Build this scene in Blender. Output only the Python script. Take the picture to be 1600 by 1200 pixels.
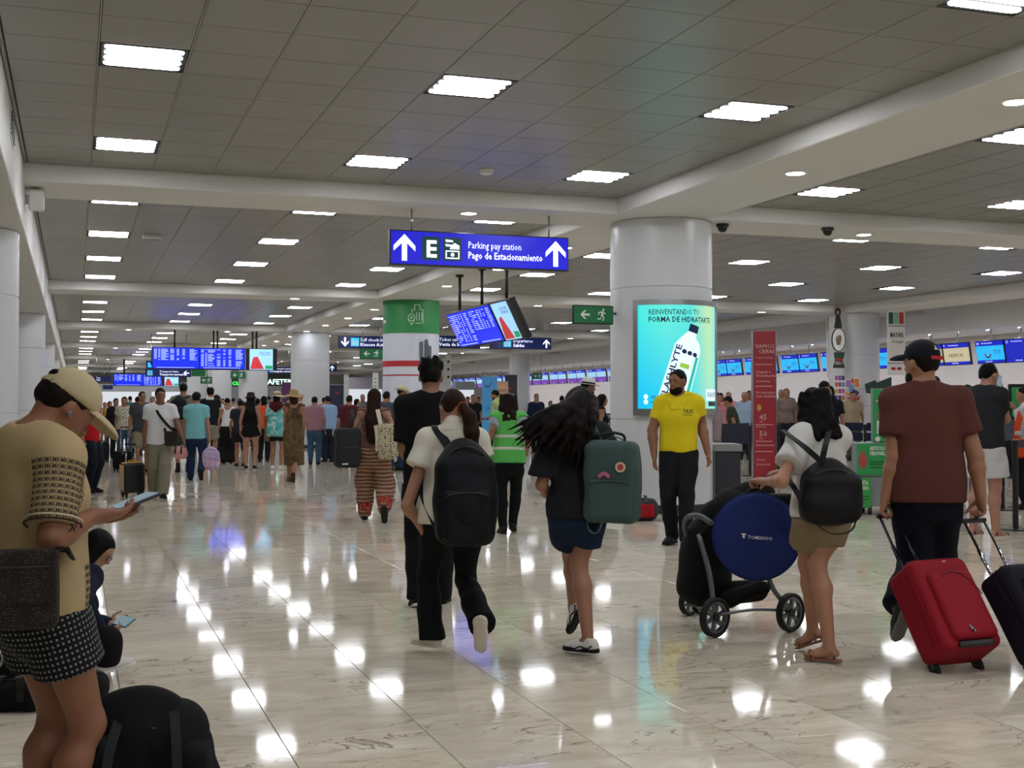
import bpy, bmesh, math, random
import numpy as np
from mathutils import Vector, Matrix
from mathutils.bvhtree import BVHTree
for o in list(bpy.data.objects): bpy.data.objects.remove(o, do_unlink=True)
scene = bpy.context.scene
COL = scene.collection
R_ = math.radians
# ------------------------------------------------------------------ camera
CAMH = 1.38; FPX = 1940.0; YAW = math.atan(683/FPX); PITCH = math.atan(35/FPX)
cam_d = bpy.data.cameras.new('camera'); cam = bpy.data.objects.new('camera', cam_d); COL.objects.link(cam)
cam_d.sensor_width = 36; cam_d.lens = 36*FPX/1600; cam_d.clip_start = .05; cam_d.clip_end = 400
cam.location = (0, 0, CAMH); cam.rotation_euler = (math.pi/2+PITCH, 0, -YAW)
scene.camera = cam
# ------------------------------------------------------------------ world, exposure
w = bpy.data.worlds.new('world'); scene.world = w; w.use_nodes = True
w.node_tree.nodes['Background'].inputs[0].default_value = (.8, .85, 1, 1)
w.node_tree.nodes['Background'].inputs[1].default_value = .02
vs = scene.view_settings
vs.view_transform = 'Standard'; vs.look = 'None'; vs.gamma = 1; vs.use_curve_mapping = False
vs.exposure = 0.0
TUBE_POWER = 31.0          # emission of the ceiling tubes
DOWN_POWER = 55.0          # round downlights
SCREEN_POWER = 1.5         # screens and light boxes
# ------------------------------------------------------------------ pixel <-> place helpers (1600 x 1200 frame)
cy_, sy_ = math.cos(YAW), math.sin(YAW); cp_, sp_ = math.cos(PITCH), math.sin(PITCH)
FWD = np.array([sy_*cp_, cy_*cp_, sp_]); RGT = np.array([cy_, -sy_, 0.]); UPV = np.cross(RGT, FWD)
CP = np.array([0, 0, CAMH])
def ray(px, py): return FWD + RGT*((px-800)/FPX) - UPV*((py-600)/FPX)
def W(px, py, d): return CP + ray(px, py)*d                 # point at depth d
def G(px, py):                                             # point on the floor
    r = ray(px, py); return CP + r*(-CAMH/r[2])
def GD(py): return float(-CAMH/ray(800, py)[2])             # floor depth of a picture row
def onY(px, py, Y): r = ray(px, py); return CP + r*(Y/r[1])
def onX(px, py, X): r = ray(px, py); return CP + r*(X/r[0])
def onZ(px, py, Z): r = ray(px, py); return CP + r*((Z-CAMH)/r[2])
def vaz(px):                                                # azimuth of the view ray, clockwise from +Y
    r = ray(px, 635); return math.atan2(r[0], r[1])
def unit(v): v = np.asarray(v, float); return v/(np.linalg.norm(v)+1e-9)
# ------------------------------------------------------------------ materials
MATS = {}
def srgb(c):
    if isinstance(c, str): c = tuple(int(c[i:i+2], 16)/255 for i in (0, 2, 4))
    return tuple((x/12.92 if x <= .04045 else ((x+.055)/1.055)**2.4) for x in c)+(1,)
def mat(name, col=None, rough=.6, metal=0, emit=0, spec=.5, var=.0, bump=0, scale=60, coat=0, alpha=1, trans=0, ecol=None):
    if name in MATS: return MATS[name]
    m = bpy.data.materials.new(name); m.use_nodes = True; nt = m.node_tree; b = nt.nodes['Principled BSDF']
    c = srgb(col); b.inputs['Base Color'].default_value = c; b.inputs['Roughness'].default_value = rough
    b.inputs['Metallic'].default_value = metal; b.inputs['Specular IOR Level'].default_value = spec
    b.inputs['Coat Weight'].default_value = coat; b.inputs['Alpha'].default_value = alpha
    b.inputs['Transmission Weight'].default_value = trans
    if emit:
        b.inputs['Emission Color'].default_value = srgb(ecol) if ecol else c; b.inputs['Emission Strength'].default_value = emit
    if var or bump:
        tc = nt.nodes.new('ShaderNodeTexCoord'); n = nt.nodes.new('ShaderNodeTexNoise')
        n.inputs['Scale'].default_value = scale; n.inputs['Detail'].default_value = 4
        nt.links.new(tc.outputs['Object'], n.inputs['Vector'])
        if var:
            mx = nt.nodes.new('ShaderNodeMix'); mx.data_type = 'RGBA'
            mx.inputs[6].default_value = tuple(x*(1-var) for x in c[:3])+(1,); mx.inputs[7].default_value = tuple(min(1, x*(1+var)) for x in c[:3])+(1,)
            nt.links.new(n.outputs['Fac'], mx.inputs[0]); nt.links.new(mx.outputs[2], b.inputs['Base Color'])
        if bump:
            bp = nt.nodes.new('ShaderNodeBump'); bp.inputs['Strength'].default_value = bump; bp.inputs['Distance'].default_value = .004
            nt.links.new(n.outputs['Fac'], bp.inputs['Height']); nt.links.new(bp.outputs[0], b.inputs['Normal'])
    MATS[name] = m; return m
def cloth(c, rough=.85, bump=.25, scale=220, var=.12):
    key = 'cloth_%s_%d_%d' % (c, int(rough*100), int(scale))
    return mat(key, c, rough, var=var, bump=bump, scale=scale, spec=.2)
def skin(c): return mat('skin_'+c, c, .48, var=.06, bump=.06, scale=90, spec=.4)
def hairmat(c):
    key = 'hair_'+c
    if key in MATS: return MATS[key]
    m = mat(key, c, .55, spec=.1); nt = m.node_tree; b = nt.nodes['Principled BSDF']
    tc = nt.nodes.new('ShaderNodeTexCoord'); mp = nt.nodes.new('ShaderNodeMapping'); mp.inputs['Scale'].default_value = (160, 160, 9)
    n = nt.nodes.new('ShaderNodeTexNoise'); n.inputs['Scale'].default_value = 1.0; n.inputs['Detail'].default_value = 3
    bp = nt.nodes.new('ShaderNodeBump'); bp.inputs['Strength'].default_value = .6; bp.inputs['Distance'].default_value = .006
    nt.links.new(tc.outputs['Object'], mp.inputs[0]); nt.links.new(mp.outputs[0], n.inputs['Vector'])
    nt.links.new(n.outputs['Fac'], bp.inputs['Height']); nt.links.new(bp.outputs[0], b.inputs['Normal'])
    return m
def emis(name, col, strength): return mat(name, '000000' if False else col, .4, emit=strength, spec=.2)
# ------------------------------------------------------------------ objects
ROOT = {}                                                   # object name -> world location of its root
def tag(o, label=None, cat=None, group=None, kind=None):
    if label: o['label'] = label
    if cat: o['category'] = cat
    if group: o['group'] = group
    if kind: o['kind'] = kind
    return o
def thing(name, loc, label, cat, group=None, kind=None):
    o = bpy.data.objects.new(name, None); COL.objects.link(o); o.location = tuple(loc); o.empty_display_size = .1
    ROOT[o.name] = np.array(loc, float); return tag(o, label, cat, group, kind)
def mesh_obj(name, verts, faces, material, parent=None, smooth=False, loc=None, sharp=None):
    me = bpy.data.meshes.new(name); off = ROOT[parent.name] if parent else (np.array(loc, float) if loc is not None else np.zeros(3))
    v = np.asarray(verts, float).reshape(-1, 3)-off
    me.from_pydata(v.tolist(), [], [list(map(int, f)) for f in faces] if not isinstance(faces, np.ndarray) else faces.tolist())
    if smooth: me.polygons.foreach_set('use_smooth', np.ones(len(me.polygons), bool))
    if sharp is not None:
        me.set_sharp_from_angle(angle=sharp)
    for m_ in (material if isinstance(material, (list, tuple)) else [material]): me.materials.append(m_)
    me.update()
    o = bpy.data.objects.new(name, me); COL.objects.link(o)
    if parent: o.parent = parent; ROOT[o.name] = ROOT[parent.name]
    else: o.location = tuple(off); ROOT[o.name] = off
    return o
def inst(src, loc, parent=None, name=None):
    c = src.copy(); COL.objects.link(c); c.location = tuple(loc); c.parent = parent
    return c
class MB:
    def __init__(s): s.v = []; s.f = []; s.m = []
    def add(s, vs, fs, mi=0):
        n = len(s.v); s.v += [tuple(map(float, p)) for p in vs]; s.f += [tuple(i+n for i in f) for f in fs]; s.m += [mi]*len(fs); return s
    def box(s, lo, hi, b=0, rot=None, c=None, mi=0):
        lo = np.array(lo, float); hi = np.array(hi, float); ce = (lo+hi)/2; h = (hi-lo)/2
        if rot is None: rot = np.eye(3)
        if b <= 0:
            vs = [ce+rot@(h*np.array(q)) for q in ((-1,-1,-1),(1,-1,-1),(1,1,-1),(-1,1,-1),(-1,-1,1),(1,-1,1),(1,1,1),(-1,1,1))]
            return s.add(vs, [(0,3,2,1),(4,5,6,7),(0,1,5,4),(1,2,6,5),(2,3,7,6),(3,0,4,7)], mi)
        b = min(b, min(h)*.95); vs = []; idx = {}
        for sx in (-1, 1):
            for sy in (-1, 1):
                for sz in (-1, 1):
                    for a in range(3):
                        q = np.array([sx, sy, sz])*(h-b); q[a] += (sx, sy, sz)[a]*b
                        idx[(sx, sy, sz, a)] = len(vs); vs.append(ce+rot@q)
        fs = []
        for a in range(3):
            u, v_ = (a+1) % 3, (a+2) % 3
            for sa in (-1, 1):
                q = []
                for (su, sv) in ((-1,-1),(1,-1),(1,1),(-1,1)):
                    k = [0, 0, 0]; k[a] = sa; k[u] = su; k[v_] = sv; q.append(idx[(k[0], k[1], k[2], a)])
                fs.append(tuple(q) if sa > 0 else tuple(q[::-1]))
        for a in range(3):
            u, v_ = (a+1) % 3, (a+2) % 3
            for su in (-1, 1):
                for sv in (-1, 1):
                    k0 = [0]*3; k1 = [0]*3; k0[a] = -1; k1[a] = 1; k0[u] = k1[u] = su; k0[v_] = k1[v_] = sv
                    q = (idx[(*k0, u)], idx[(*k1, u)], idx[(*k1, v_)], idx[(*k0, v_)])
                    fs.append(q if su*sv < 0 else q[::-1])
        for sx in (-1, 1):
            for sy in (-1, 1):
                for sz in (-1, 1):
                    t = tuple(idx[(sx, sy, sz, a)] for a in range(3)); fs.append(t if sx*sy*sz > 0 else t[::-1])
        return s.add(vs, fs, mi)
    def tube(s, pts, rad, seg=10, caps=True, flat=None, mi=0):
        pts = [np.array(p, float) for p in pts]; n = len(pts)
        rad = [rad]*n if np.isscalar(rad) else list(rad); vs = []; fs = []
        t0 = unit(pts[1]-pts[0]); up = np.array([0, 0, 1.]) if abs(t0[2]) < .9 else np.array([1., 0, 0]); x = unit(np.cross(up, t0))
        for i in range(n):
            t = unit((pts[min(i+1, n-1)]-pts[max(i-1, 0)])); x = unit(x-t*np.dot(x, t)); y = np.cross(t, x)
            for k in range(seg):
                a = 2*math.pi*k/seg; vs.append(pts[i]+x*math.cos(a)*rad[i]+y*math.sin(a)*rad[i])
        for i in range(n-1):
            for k in range(seg):
                fs.append((i*seg+k, i*seg+(k+1) % seg, (i+1)*seg+(k+1) % seg, (i+1)*seg+k))
        if caps: fs += [tuple(range(seg))[::-1], tuple((n-1)*seg+k for k in range(seg))]
        return s.add(vs, fs, mi)
    def ribbon(s, pts, width, thick, side, mi=0):
        # flat strap along pts; side: width direction, per point or one
        pts = [np.array(p, float) for p in pts]; n = len(pts); vs = []; fs = []
        sd = [np.array(q, float) for q in side] if np.ndim(side) == 2 else [np.array(side, float)]*n
        for i in range(n):
            t = unit(pts[min(i+1, n-1)]-pts[max(i-1, 0)]); x = unit(sd[i]-t*np.dot(sd[i], t)); y = np.cross(t, x)
            for a, b in ((-1,-1),(1,-1),(1,1),(-1,1)): vs.append(pts[i]+x*a*width/2+y*b*thick/2)
        for i in range(n-1):
            for k in range(4): fs.append((i*4+k, i*4+(k+1) % 4, i*4+4+(k+1) % 4, i*4+4+k))
        fs += [(3,2,1,0), tuple((n-1)*4+k for k in range(4))]
        return s.add(vs, fs, mi)
    def lathe(s, prof, c=(0,0,0), seg=32, rot=None, mi=0, caps=True):
        rot = np.eye(3) if rot is None else rot; vs = []; fs = []; n = len(prof); c = np.array(c, float)
        for (r, z) in prof:
            for k in range(seg):
                a = 2*math.pi*k/seg; vs.append(c+rot@np.array([r*math.cos(a), r*math.sin(a), z]))
        for i in range(n-1):
            for k in range(seg): fs.append((i*seg+k, i*seg+(k+1) % seg, (i+1)*seg+(k+1) % seg, (i+1)*seg+k))
        if caps: fs += [tuple(range(seg))[::-1], tuple((n-1)*seg+k for k in range(seg))]
        return s.add(vs, fs, mi)
    def prism(s, poly, o, ux, uy, depth, mi=0):
        # polygon (2D) placed at o with axes ux, uy, extruded along ux x uy by depth
        o = np.array(o, float); ux = np.array(ux, float); uy = np.array(uy, float); n = unit(np.cross(ux, uy)); k = len(poly)
        vs = [o+ux*p[0]+uy*p[1] for p in poly]+[o+ux*p[0]+uy*p[1]+n*depth for p in poly]
        fs = [tuple(range(k))[::-1], tuple(range(k, 2*k))]+[(i, (i+1) % k, k+(i+1) % k, k+i) for i in range(k)]
        return s.add(vs, fs, mi)
    def obj(s, name, material, parent=None, smooth=False, loc=None, sharp=None):
        o = mesh_obj(name, s.v, s.f, material, parent, smooth or sharp is not None, loc, sharp)
        if any(s.m): o.data.polygons.foreach_set('material_index', s.m)
        return o
def spline(pts, n=8):
    P = [np.array(p, float) for p in pts]; P = [2*P[0]-P[1]]+P+[2*P[-1]-P[-2]]; out = []
    for i in range(1, len(P)-2):
        for k in range(n):
            t = k/n; a, b, c, d = P[i-1:i+3]
            out.append(.5*((2*b)+(-a+c)*t+(2*a-5*b+4*c-d)*t*t+(-a+3*b-3*c+d)*t**3))
    out.append(P[-2]); return out
def text_geo(body, size=1.0, align='LEFT', bold=0.0, res=2, italic=0, space=1.0):
    cu = bpy.data.curves.new('t', 'FONT'); cu.body = body; cu.size = size; cu.align_x = align; cu.offset = bold; cu.resolution_u = res; cu.shear = italic; cu.space_character = space
    o = bpy.data.objects.new('t', cu); me = bpy.data.meshes.new_from_object(o)
    v = np.zeros(len(me.vertices)*3); me.vertices.foreach_get('co', v); v = v.reshape(-1, 3)
    f = [tuple(p.vertices) for p in me.polygons]; bpy.data.objects.remove(o); bpy.data.curves.remove(cu); bpy.data.meshes.remove(me)
    return v, f
def text(name, body, o, ux, uy, size, material, parent, align='LEFT', bold=0.0, width=None, lift=.003, fn=None, space=1.0):
    # flat lettering lying at o with unit axes ux (reading direction) and uy (up)
    v, f = text_geo(body, 1.0, align, bold, 1, 0, space)
    if len(v) == 0: return None
    k = size/.72; sx = k
    if width: sx = width/max(1e-6, v[:, 0].max()-v[:, 0].min())
    ux = np.array(ux, float); uy = np.array(uy, float); n = unit(np.cross(ux, uy)); o = np.array(o, float)
    if fn: P = np.array([fn(a*sx, b*k) for a, b in v[:, :2]])
    else: P = o+np.outer(v[:, 0]*sx, ux)+np.outer(v[:, 1]*k, uy)+n*lift
    return mesh_obj(name, P, f, material, parent)
# ------------------------------------------------------------------ smooth solid modelling (distance fields -> quads)
f32 = np.float32
class Sdf:
    def __init__(s): s.ops = []; s.lo = np.array([9e9]*3); s.hi = -s.lo
    def _b(s, pts, r):
        for p in pts: s.lo = np.minimum(s.lo, np.array(p)-r); s.hi = np.maximum(s.hi, np.array(p)+r)
    def cap(s, a, b, ra, rb=None, k=.02, n=None, q=1.0, op='u'):
        rb = ra if rb is None else rb; a = np.array(a, float); b = np.array(b, float); ba = b-a; L = max(1e-9, ba@ba); nn = None if n is None else unit(n).astype(f32)
        a32, ba32 = a.astype(f32), ba.astype(f32)
        def fn(P):
            v = P-a32; t = np.clip(v@ba32/f32(L), 0, 1); v -= t[:, None]*ba32
            if nn is not None: v += np.outer(v@nn, nn)*f32(q-1)
            d = np.sqrt(np.einsum('ij,ij->i', v, v))-(ra+t*f32(rb-ra))
            return d if nn is None or q <= 1 else d/f32(.5+.5*q)
        s.ops.append((op, k, fn))
        if op == 'u': s._b([a, b], max(ra, rb)*max(1, 1/q))
        return s
    def ell(s, c, r, R=None, k=.02, op='u'):
        c = np.array(c, float); r = np.array(r, float); M = (np.eye(3) if R is None else np.array(R)).astype(f32); ir = (1/r).astype(f32); mn = f32(min(r)*.6+.4*np.mean(r))
        c32 = c.astype(f32)
        def fn(P):
            v = ((P-c32)@M)*ir; return (np.sqrt(np.einsum('ij,ij->i', v, v))-1)*mn
        s.ops.append((op, k, fn))
        if op == 'u': s._b([c], max(r))
        return s
    def rbox(s, c, h, R=None, r=.02, k=.01, op='u'):
        c = np.array(c, float); h = np.array(h, float); M = (np.eye(3) if R is None else np.array(R)).astype(f32); hh = np.maximum(h-r, 1e-4).astype(f32); c32 = c.astype(f32)
        def fn(P):
            q = np.abs((P-c32)@M)-hh; o = np.maximum(q, 0)
            return np.sqrt(np.einsum('ij,ij->i', o, o))+np.minimum(q.max(1), 0)-f32(r)
        s.ops.append((op, k, fn))
        if op == 'u': s._b([c], float(np.linalg.norm(h)))
        return s
    def cut(s, o, n, k=.004):                                # keep the side n points away from
        o = np.array(o, f32); n = unit(n).astype(f32); s.ops.append(('i', k, lambda P: (P-o)@n)); return s
    def folds(s, amp, freq, seed=0, n=5, zs=1.0):
        rng = np.random.RandomState(seed); D = rng.normal(size=(n, 3)); D /= np.linalg.norm(D, axis=1)[:, None]; D[:, 2] *= zs
        D = (D*freq*rng.uniform(.6, 1.6, (n, 1))).astype(f32); ph = rng.uniform(0, 6.28, n).astype(f32)
        s.ops.append(('d', 0, lambda P: (np.sin(P@D.T+ph).sum(1)*f32(amp/math.sqrt(n))))); return s
    def ev(s, P, cull=None):
        # cull: (coarse values per op, coarse result, coarse index of each point, slack)
        d = np.full(len(P), 9.0, f32); rec = []
        for i, (op, k, fn) in enumerate(s.ops):
            if op == 'd': d = d+fn(P).astype(f32); rec.append(None); continue
            m = None
            if cull is not None and op != 'i':
                ec, dc, ci, sl = cull; mc = (ec[i]-dc < k+sl) if op == 'u' else (ec[i] < k+sl)
                m = np.flatnonzero(mc[ci])
                if len(m) == 0: continue
            e = fn(P if m is None else P[m]).astype(f32)
            if cull is None: rec.append(e)
            dd = d if m is None else d[m]; ik_ = f32(1/max(k, 1e-6))
            if op == 'u': h = np.maximum(k-np.abs(dd-e), 0)*ik_; r = np.minimum(dd, e)-h*h*f32(k/4)
            else:
                if op == 's': e = -e
                h = np.maximum(k-np.abs(dd-e), 0)*ik_; r = np.maximum(dd, e)+h*h*f32(k/4)
            if m is None: d = r
            else: d[m] = r
        return (d, rec) if cull is None else d
    def val(s, P): return s.ev(P)[0]
    def join(s, o, k=.02):
        s.ops.append(('u', k, o.val)); s.lo = np.minimum(s.lo, o.lo); s.hi = np.maximum(s.hi, o.hi); return s
    def minus(s, other, off=.005, k=.002):                    # keep inside the other solid's skin
        s.ops.append(('s', k, lambda P: other.val(P)+f32(off))); return s
    def mesh(s, h):
        C = 4; lo = s.lo-2.5*h; n = np.ceil((s.hi-s.lo+5*h)/(C*h)).astype(int)+1
        ax = [(lo[i]+np.arange(n[i])*C*h).astype(f32) for i in range(3)]
        g = np.stack(np.meshgrid(*ax, indexing='ij'), -1).reshape(-1, 3); Fc, rec = s.ev(g); F = Fc.reshape(n)
        nb = n-1; act = np.zeros(nb, bool); th = C*h*1.5
        A = np.abs(F) < th
        for i in (0, 1):
            for j in (0, 1):
                for k in (0, 1): act |= A[i:nb[0]+i, j:nb[1]+j, k:nb[2]+k]
        sg = F < 0; cs = sg[:-1, :-1, :-1]
        for i in (0, 1):
            for j in (0, 1):
                for k in (0, 1): act |= sg[i:nb[0]+i, j:nb[1]+j, k:nb[2]+k] != cs
        # drop blocks that cannot hold the surface
        mn = None
        for i in (0, 1):
            for j in (0, 1):
                for k in (0, 1):
                    q = np.abs(F[i:nb[0]+i, j:nb[1]+j, k:nb[2]+k]); mn = q if mn is None else np.minimum(mn, q)
        act &= mn < th
        fn_ = nb*C+1; FF = np.repeat(np.repeat(np.repeat(cs, C, 0), C, 1), C, 2)
        full = np.full(fn_, 1.0, f32); full[:-1, :-1, :-1][FF] = -1
        need = np.zeros(fn_, bool); B = np.argwhere(act)
        if len(B) == 0: return np.zeros((0, 3)), np.zeros((0, 4), int)
        for i in range(C+1):
            for j in range(C+1):
                for k in range(C+1): need[B[:, 0]*C+i, B[:, 1]*C+j, B[:, 2]*C+k] = True
        I = np.argwhere(need); P = (lo+I*h).astype(f32)
        J = np.minimum((I+C//2)//C, n-1); ci = (J[:, 0]*n[1]+J[:, 1])*n[2]+J[:, 2]
        full[need] = s.ev(P, (rec, Fc, ci, f32(C*h*2.2)))
        return surfnet(full, lo, h)
def surfnet(F, lo, h):
    S = F < 0; n = np.array(F.shape); c = np.zeros(n-1, np.int8)
    for i in (0, 1):
        for j in (0, 1):
            for k in (0, 1): c += S[i:n[0]-1+i, j:n[1]-1+j, k:n[2]-1+k]
    A = np.argwhere((c > 0) & (c < 8))
    if len(A) == 0: return np.zeros((0, 3)), np.zeros((0, 4), int)
    vid = np.full(n-1, -1, np.int32); vid[A[:, 0], A[:, 1], A[:, 2]] = np.arange(len(A))
    acc = np.zeros((len(A), 3)); cnt = np.zeros(len(A))
    for ax in range(3):
        u, v = (ax+1) % 3, (ax+2) % 3
        for du in (0, 1):
            for dv in (0, 1):
                o = np.zeros(3, int); o[u] = du; o[v] = dv; p = A+o; q = p.copy(); q[:, ax] += 1
                a = F[p[:, 0], p[:, 1], p[:, 2]]; b = F[q[:, 0], q[:, 1], q[:, 2]]; m = (a < 0) != (b < 0)
                t = np.clip(a/(a-b+1e-12), 0, 1); e = np.tile(o.astype(float), (len(A), 1)); e[:, ax] = t
                acc[m] += e[m]; cnt[m] += 1
    V = lo+(A+acc/np.maximum(cnt, 1)[:, None])*h; quads = []
    for ax in range(3):
        u, v = (ax+1) % 3, (ax+2) % 3
        sl0 = [slice(None)]*3; sl1 = [slice(None)]*3; sl0[ax] = slice(0, n[ax]-1); sl1[ax] = slice(1, n[ax])
        d = S[tuple(sl0)] != S[tuple(sl1)]; E = np.argwhere(d)
        E = E[(E[:, u] > 0) & (E[:, v] > 0) & (E[:, u] < n[u]-1) & (E[:, v] < n[v]-1)]
        if len(E) == 0: continue
        ins = S[E[:, 0], E[:, 1], E[:, 2]]; Q = []
        for du, dv in ((-1,-1),(0,-1),(0,0),(-1,0)):
            p = E.copy(); p[:, u] += du; p[:, v] += dv; Q.append(vid[p[:, 0], p[:, 1], p[:, 2]])
        Q = np.stack(Q, 1); Q[~ins] = Q[~ins][:, ::-1]; quads.append(Q)
    Q = np.concatenate(quads); Q = Q[(Q >= 0).all(1)]
    return V, Q
def smooth_v(V, Q, it=1, lam=.5):
    a = Q.ravel(); b = np.roll(Q, -1, 1).ravel(); n = len(V); c = np.maximum(np.bincount(a, minlength=n), 1)[:, None]
    for _ in range(it):
        S = np.stack([np.bincount(a, V[b, i], n) for i in range(3)], 1); V = V*(1-lam)+lam*S/c
    return V
def quads_obj(name, V, Q, material, parent=None, loc=None):
    me = bpy.data.meshes.new(name); off = ROOT[parent.name] if parent else (np.array(loc, float) if loc is not None else np.zeros(3))
    nV, nQ = len(V), len(Q)
    me.vertices.add(nV); me.vertices.foreach_set('co', (V-off).astype(f32).ravel())
    me.loops.add(nQ*4); me.loops.foreach_set('vertex_index', Q.astype(np.int32).ravel())
    me.polygons.add(nQ); me.polygons.foreach_set('loop_start', np.arange(0, nQ*4, 4, dtype=np.int32))
    me.update(calc_edges=True)
    me.polygons.foreach_set('use_smooth', np.ones(len(me.polygons), bool))
    for m_ in (material if isinstance(material, (list, tuple)) else [material]): me.materials.append(m_)
    o = bpy.data.objects.new(name, me); COL.objects.link(o)
    if parent: o.parent = parent; ROOT[o.name] = ROOT[parent.name]
    else: o.location = tuple(off); ROOT[o.name] = off
    return o
def sobj(name, sdf, h, material, parent=None, loc=None, sm=1):
    V, Q = sdf.mesh(h)
    if len(V) == 0: return None
    if sm: V = smooth_v(V, Q, sm)
    return quads_obj(name, V, Q, material, parent, loc)
# ------------------------------------------------------------------ the hall
ZC, ZS, ZL = 4.02, 3.83, 3.33          # tiled ceiling, beam soffit, low soffit at the sides
BX = [(6.5, 7.77), (18.95, 20.25)]     # longitudinal beams
BY = [1.8+13.2*k for k in range(-1, 8)]  # transverse beam centres
YB, YF = -13.0, 100.0
ORD = ['nearest', 'second', 'third', 'fourth', 'fifth', 'sixth', 'seventh', 'eighth', 'ninth', 'tenth', 'eleventh', 'twelfth']
def project(p):
    v = np.array(p, float)-CP; d = v@FWD
    return 800+FPX*(v@RGT)/d, 600-FPX*(v@UPV)/d, d
def in_view(p, m=40):
    x, y, d = project(p); return d > .3 and -m < x < 1600+m and -m < y < 1200+m

def cells(nt, sx, sy, ox, oy):
    g = nt.nodes.new('ShaderNodeNewGeometry'); a = nt.nodes.new('ShaderNodeVectorMath'); a.operation = 'SUBTRACT'; a.inputs[1].default_value = (ox, oy, 0)
    d = nt.nodes.new('ShaderNodeVectorMath'); d.operation = 'DIVIDE'; d.inputs[1].default_value = (sx, sy, 1000)
    f = nt.nodes.new('ShaderNodeVectorMath'); f.operation = 'FLOOR'; wn = nt.nodes.new('ShaderNodeTexWhiteNoise'); wn.noise_dimensions = '3D'
    nt.links.new(g.outputs['Position'], a.inputs[0]); nt.links.new(a.outputs[0], d.inputs[0]); nt.links.new(d.outputs[0], f.inputs[0]); nt.links.new(f.outputs[0], wn.inputs[0])
    return g, wn
FTX, FTY, FOX, FOY = .6, .64, .215, .64*.05
def floor_material():
    m = bpy.data.materials.new('polished_marble'); m.use_nodes = True; nt = m.node_tree; b = nt.nodes['Principled BSDF']; L = nt.links.new
    g, wn = cells(nt, FTX, FTY, FOX, FOY)
    sc = nt.nodes.new('ShaderNodeVectorMath'); sc.operation = 'SCALE'; sc.inputs['Scale'].default_value = 37.0; L(wn.outputs['Color'], sc.inputs[0])
    ad = nt.nodes.new('ShaderNodeVectorMath'); ad.operation = 'ADD'; L(g.outputs['Position'], ad.inputs[0]); L(sc.outputs[0], ad.inputs[1])
    mp = nt.nodes.new('ShaderNodeMapping'); mp.inputs['Scale'].default_value = (1.1, 2.6, 1); mp.inputs['Rotation'].default_value = (0, 0, .25); L(ad.outputs[0], mp.inputs[0])
    n1 = nt.nodes.new('ShaderNodeTexNoise'); n1.inputs['Scale'].default_value = 2.4; n1.inputs['Detail'].default_value = 8; n1.inputs['Roughness'].default_value = .62; n1.inputs['Distortion'].default_value = .8; L(mp.outputs[0], n1.inputs['Vector'])
    cr = nt.nodes.new('ShaderNodeValToRGB'); e = cr.color_ramp.elements; e[0].position = .28; e[0].color = srgb('c3b9a2'); e[1].position = .72; e[1].color = srgb('e4dccb')
    x = cr.color_ramp.elements.new(.5); x.color = srgb('d6ccb8'); L(n1.outputs['Fac'], cr.inputs[0])
    # veins
    n2 = nt.nodes.new('ShaderNodeTexNoise'); n2.inputs['Scale'].default_value = 1.7; n2.inputs['Detail'].default_value = 5; n2.inputs['Distortion'].default_value = 1.6; L(mp.outputs[0], n2.inputs['Vector'])
    s = nt.nodes.new('ShaderNodeMath'); s.operation = 'SUBTRACT'; s.inputs[1].default_value = .5; L(n2.outputs['Fac'], s.inputs[0])
    ab = nt.nodes.new('ShaderNodeMath'); ab.operation = 'ABSOLUTE'; L(s.outputs[0], ab.inputs[0])
    vr = nt.nodes.new('ShaderNodeValToRGB'); v = vr.color_ramp.elements; v[0].position = 0; v[0].color = (1, 1, 1, 1); v[1].position = .014; v[1].color = (0, 0, 0, 1); L(ab.outputs[0], vr.inputs[0])
    n3 = nt.nodes.new('ShaderNodeTexNoise'); n3.inputs['Scale'].default_value = 1.3; L(ad.outputs[0], n3.inputs['Vector'])
    vm = nt.nodes.new('ShaderNodeMapRange'); vm.inputs[1].default_value = .44; vm.inputs[2].default_value = .62; L(n3.outputs['Fac'], vm.inputs[0])
    mu = nt.nodes.new('ShaderNodeMath'); mu.operation = 'MULTIPLY'; L(vr.outputs[0], mu.inputs[0]); L(vm.outputs[0], mu.inputs[1])
    m2 = nt.nodes.new('ShaderNodeMath'); m2.operation = 'MULTIPLY'; m2.inputs[1].default_value = .9; L(mu.outputs[0], m2.inputs[0])
    mx = nt.nodes.new('ShaderNodeMix'); mx.data_type = 'RGBA'; mx.inputs[7].default_value = srgb('66563f'); L(m2.outputs[0], mx.inputs[0]); L(cr.outputs[0], mx.inputs[6])
    # tone of each slab
    hv = nt.nodes.new('ShaderNodeHueSaturation'); mr = nt.nodes.new('ShaderNodeMapRange'); mr.inputs[3].default_value = .88; mr.inputs[4].default_value = 1.1
    L(wn.outputs['Value'], mr.inputs[0]); L(mr.outputs[0], hv.inputs['Value']); L(mx.outputs[2], hv.inputs['Color']); L(hv.outputs[0], b.inputs['Base Color'])
    rr = nt.nodes.new('ShaderNodeMapRange'); rr.inputs[3].default_value = .03; rr.inputs[4].default_value = .085; L(n3.outputs['Fac'], rr.inputs[0]); L(rr.outputs[0], b.inputs['Roughness'])
    b.inputs['Specular IOR Level'].default_value = .2
    nb = nt.nodes.new('ShaderNodeTexNoise'); nb.inputs['Scale'].default_value = 5; nb.inputs['Detail'].default_value = 2; L(ad.outputs[0], nb.inputs['Vector'])
    bp = nt.nodes.new('ShaderNodeBump'); bp.inputs['Strength'].default_value = .03; bp.inputs['Distance'].default_value = .004; L(nb.outputs['Fac'], bp.inputs['Height']); L(bp.outputs[0], b.inputs['Normal'])
    return m
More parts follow.
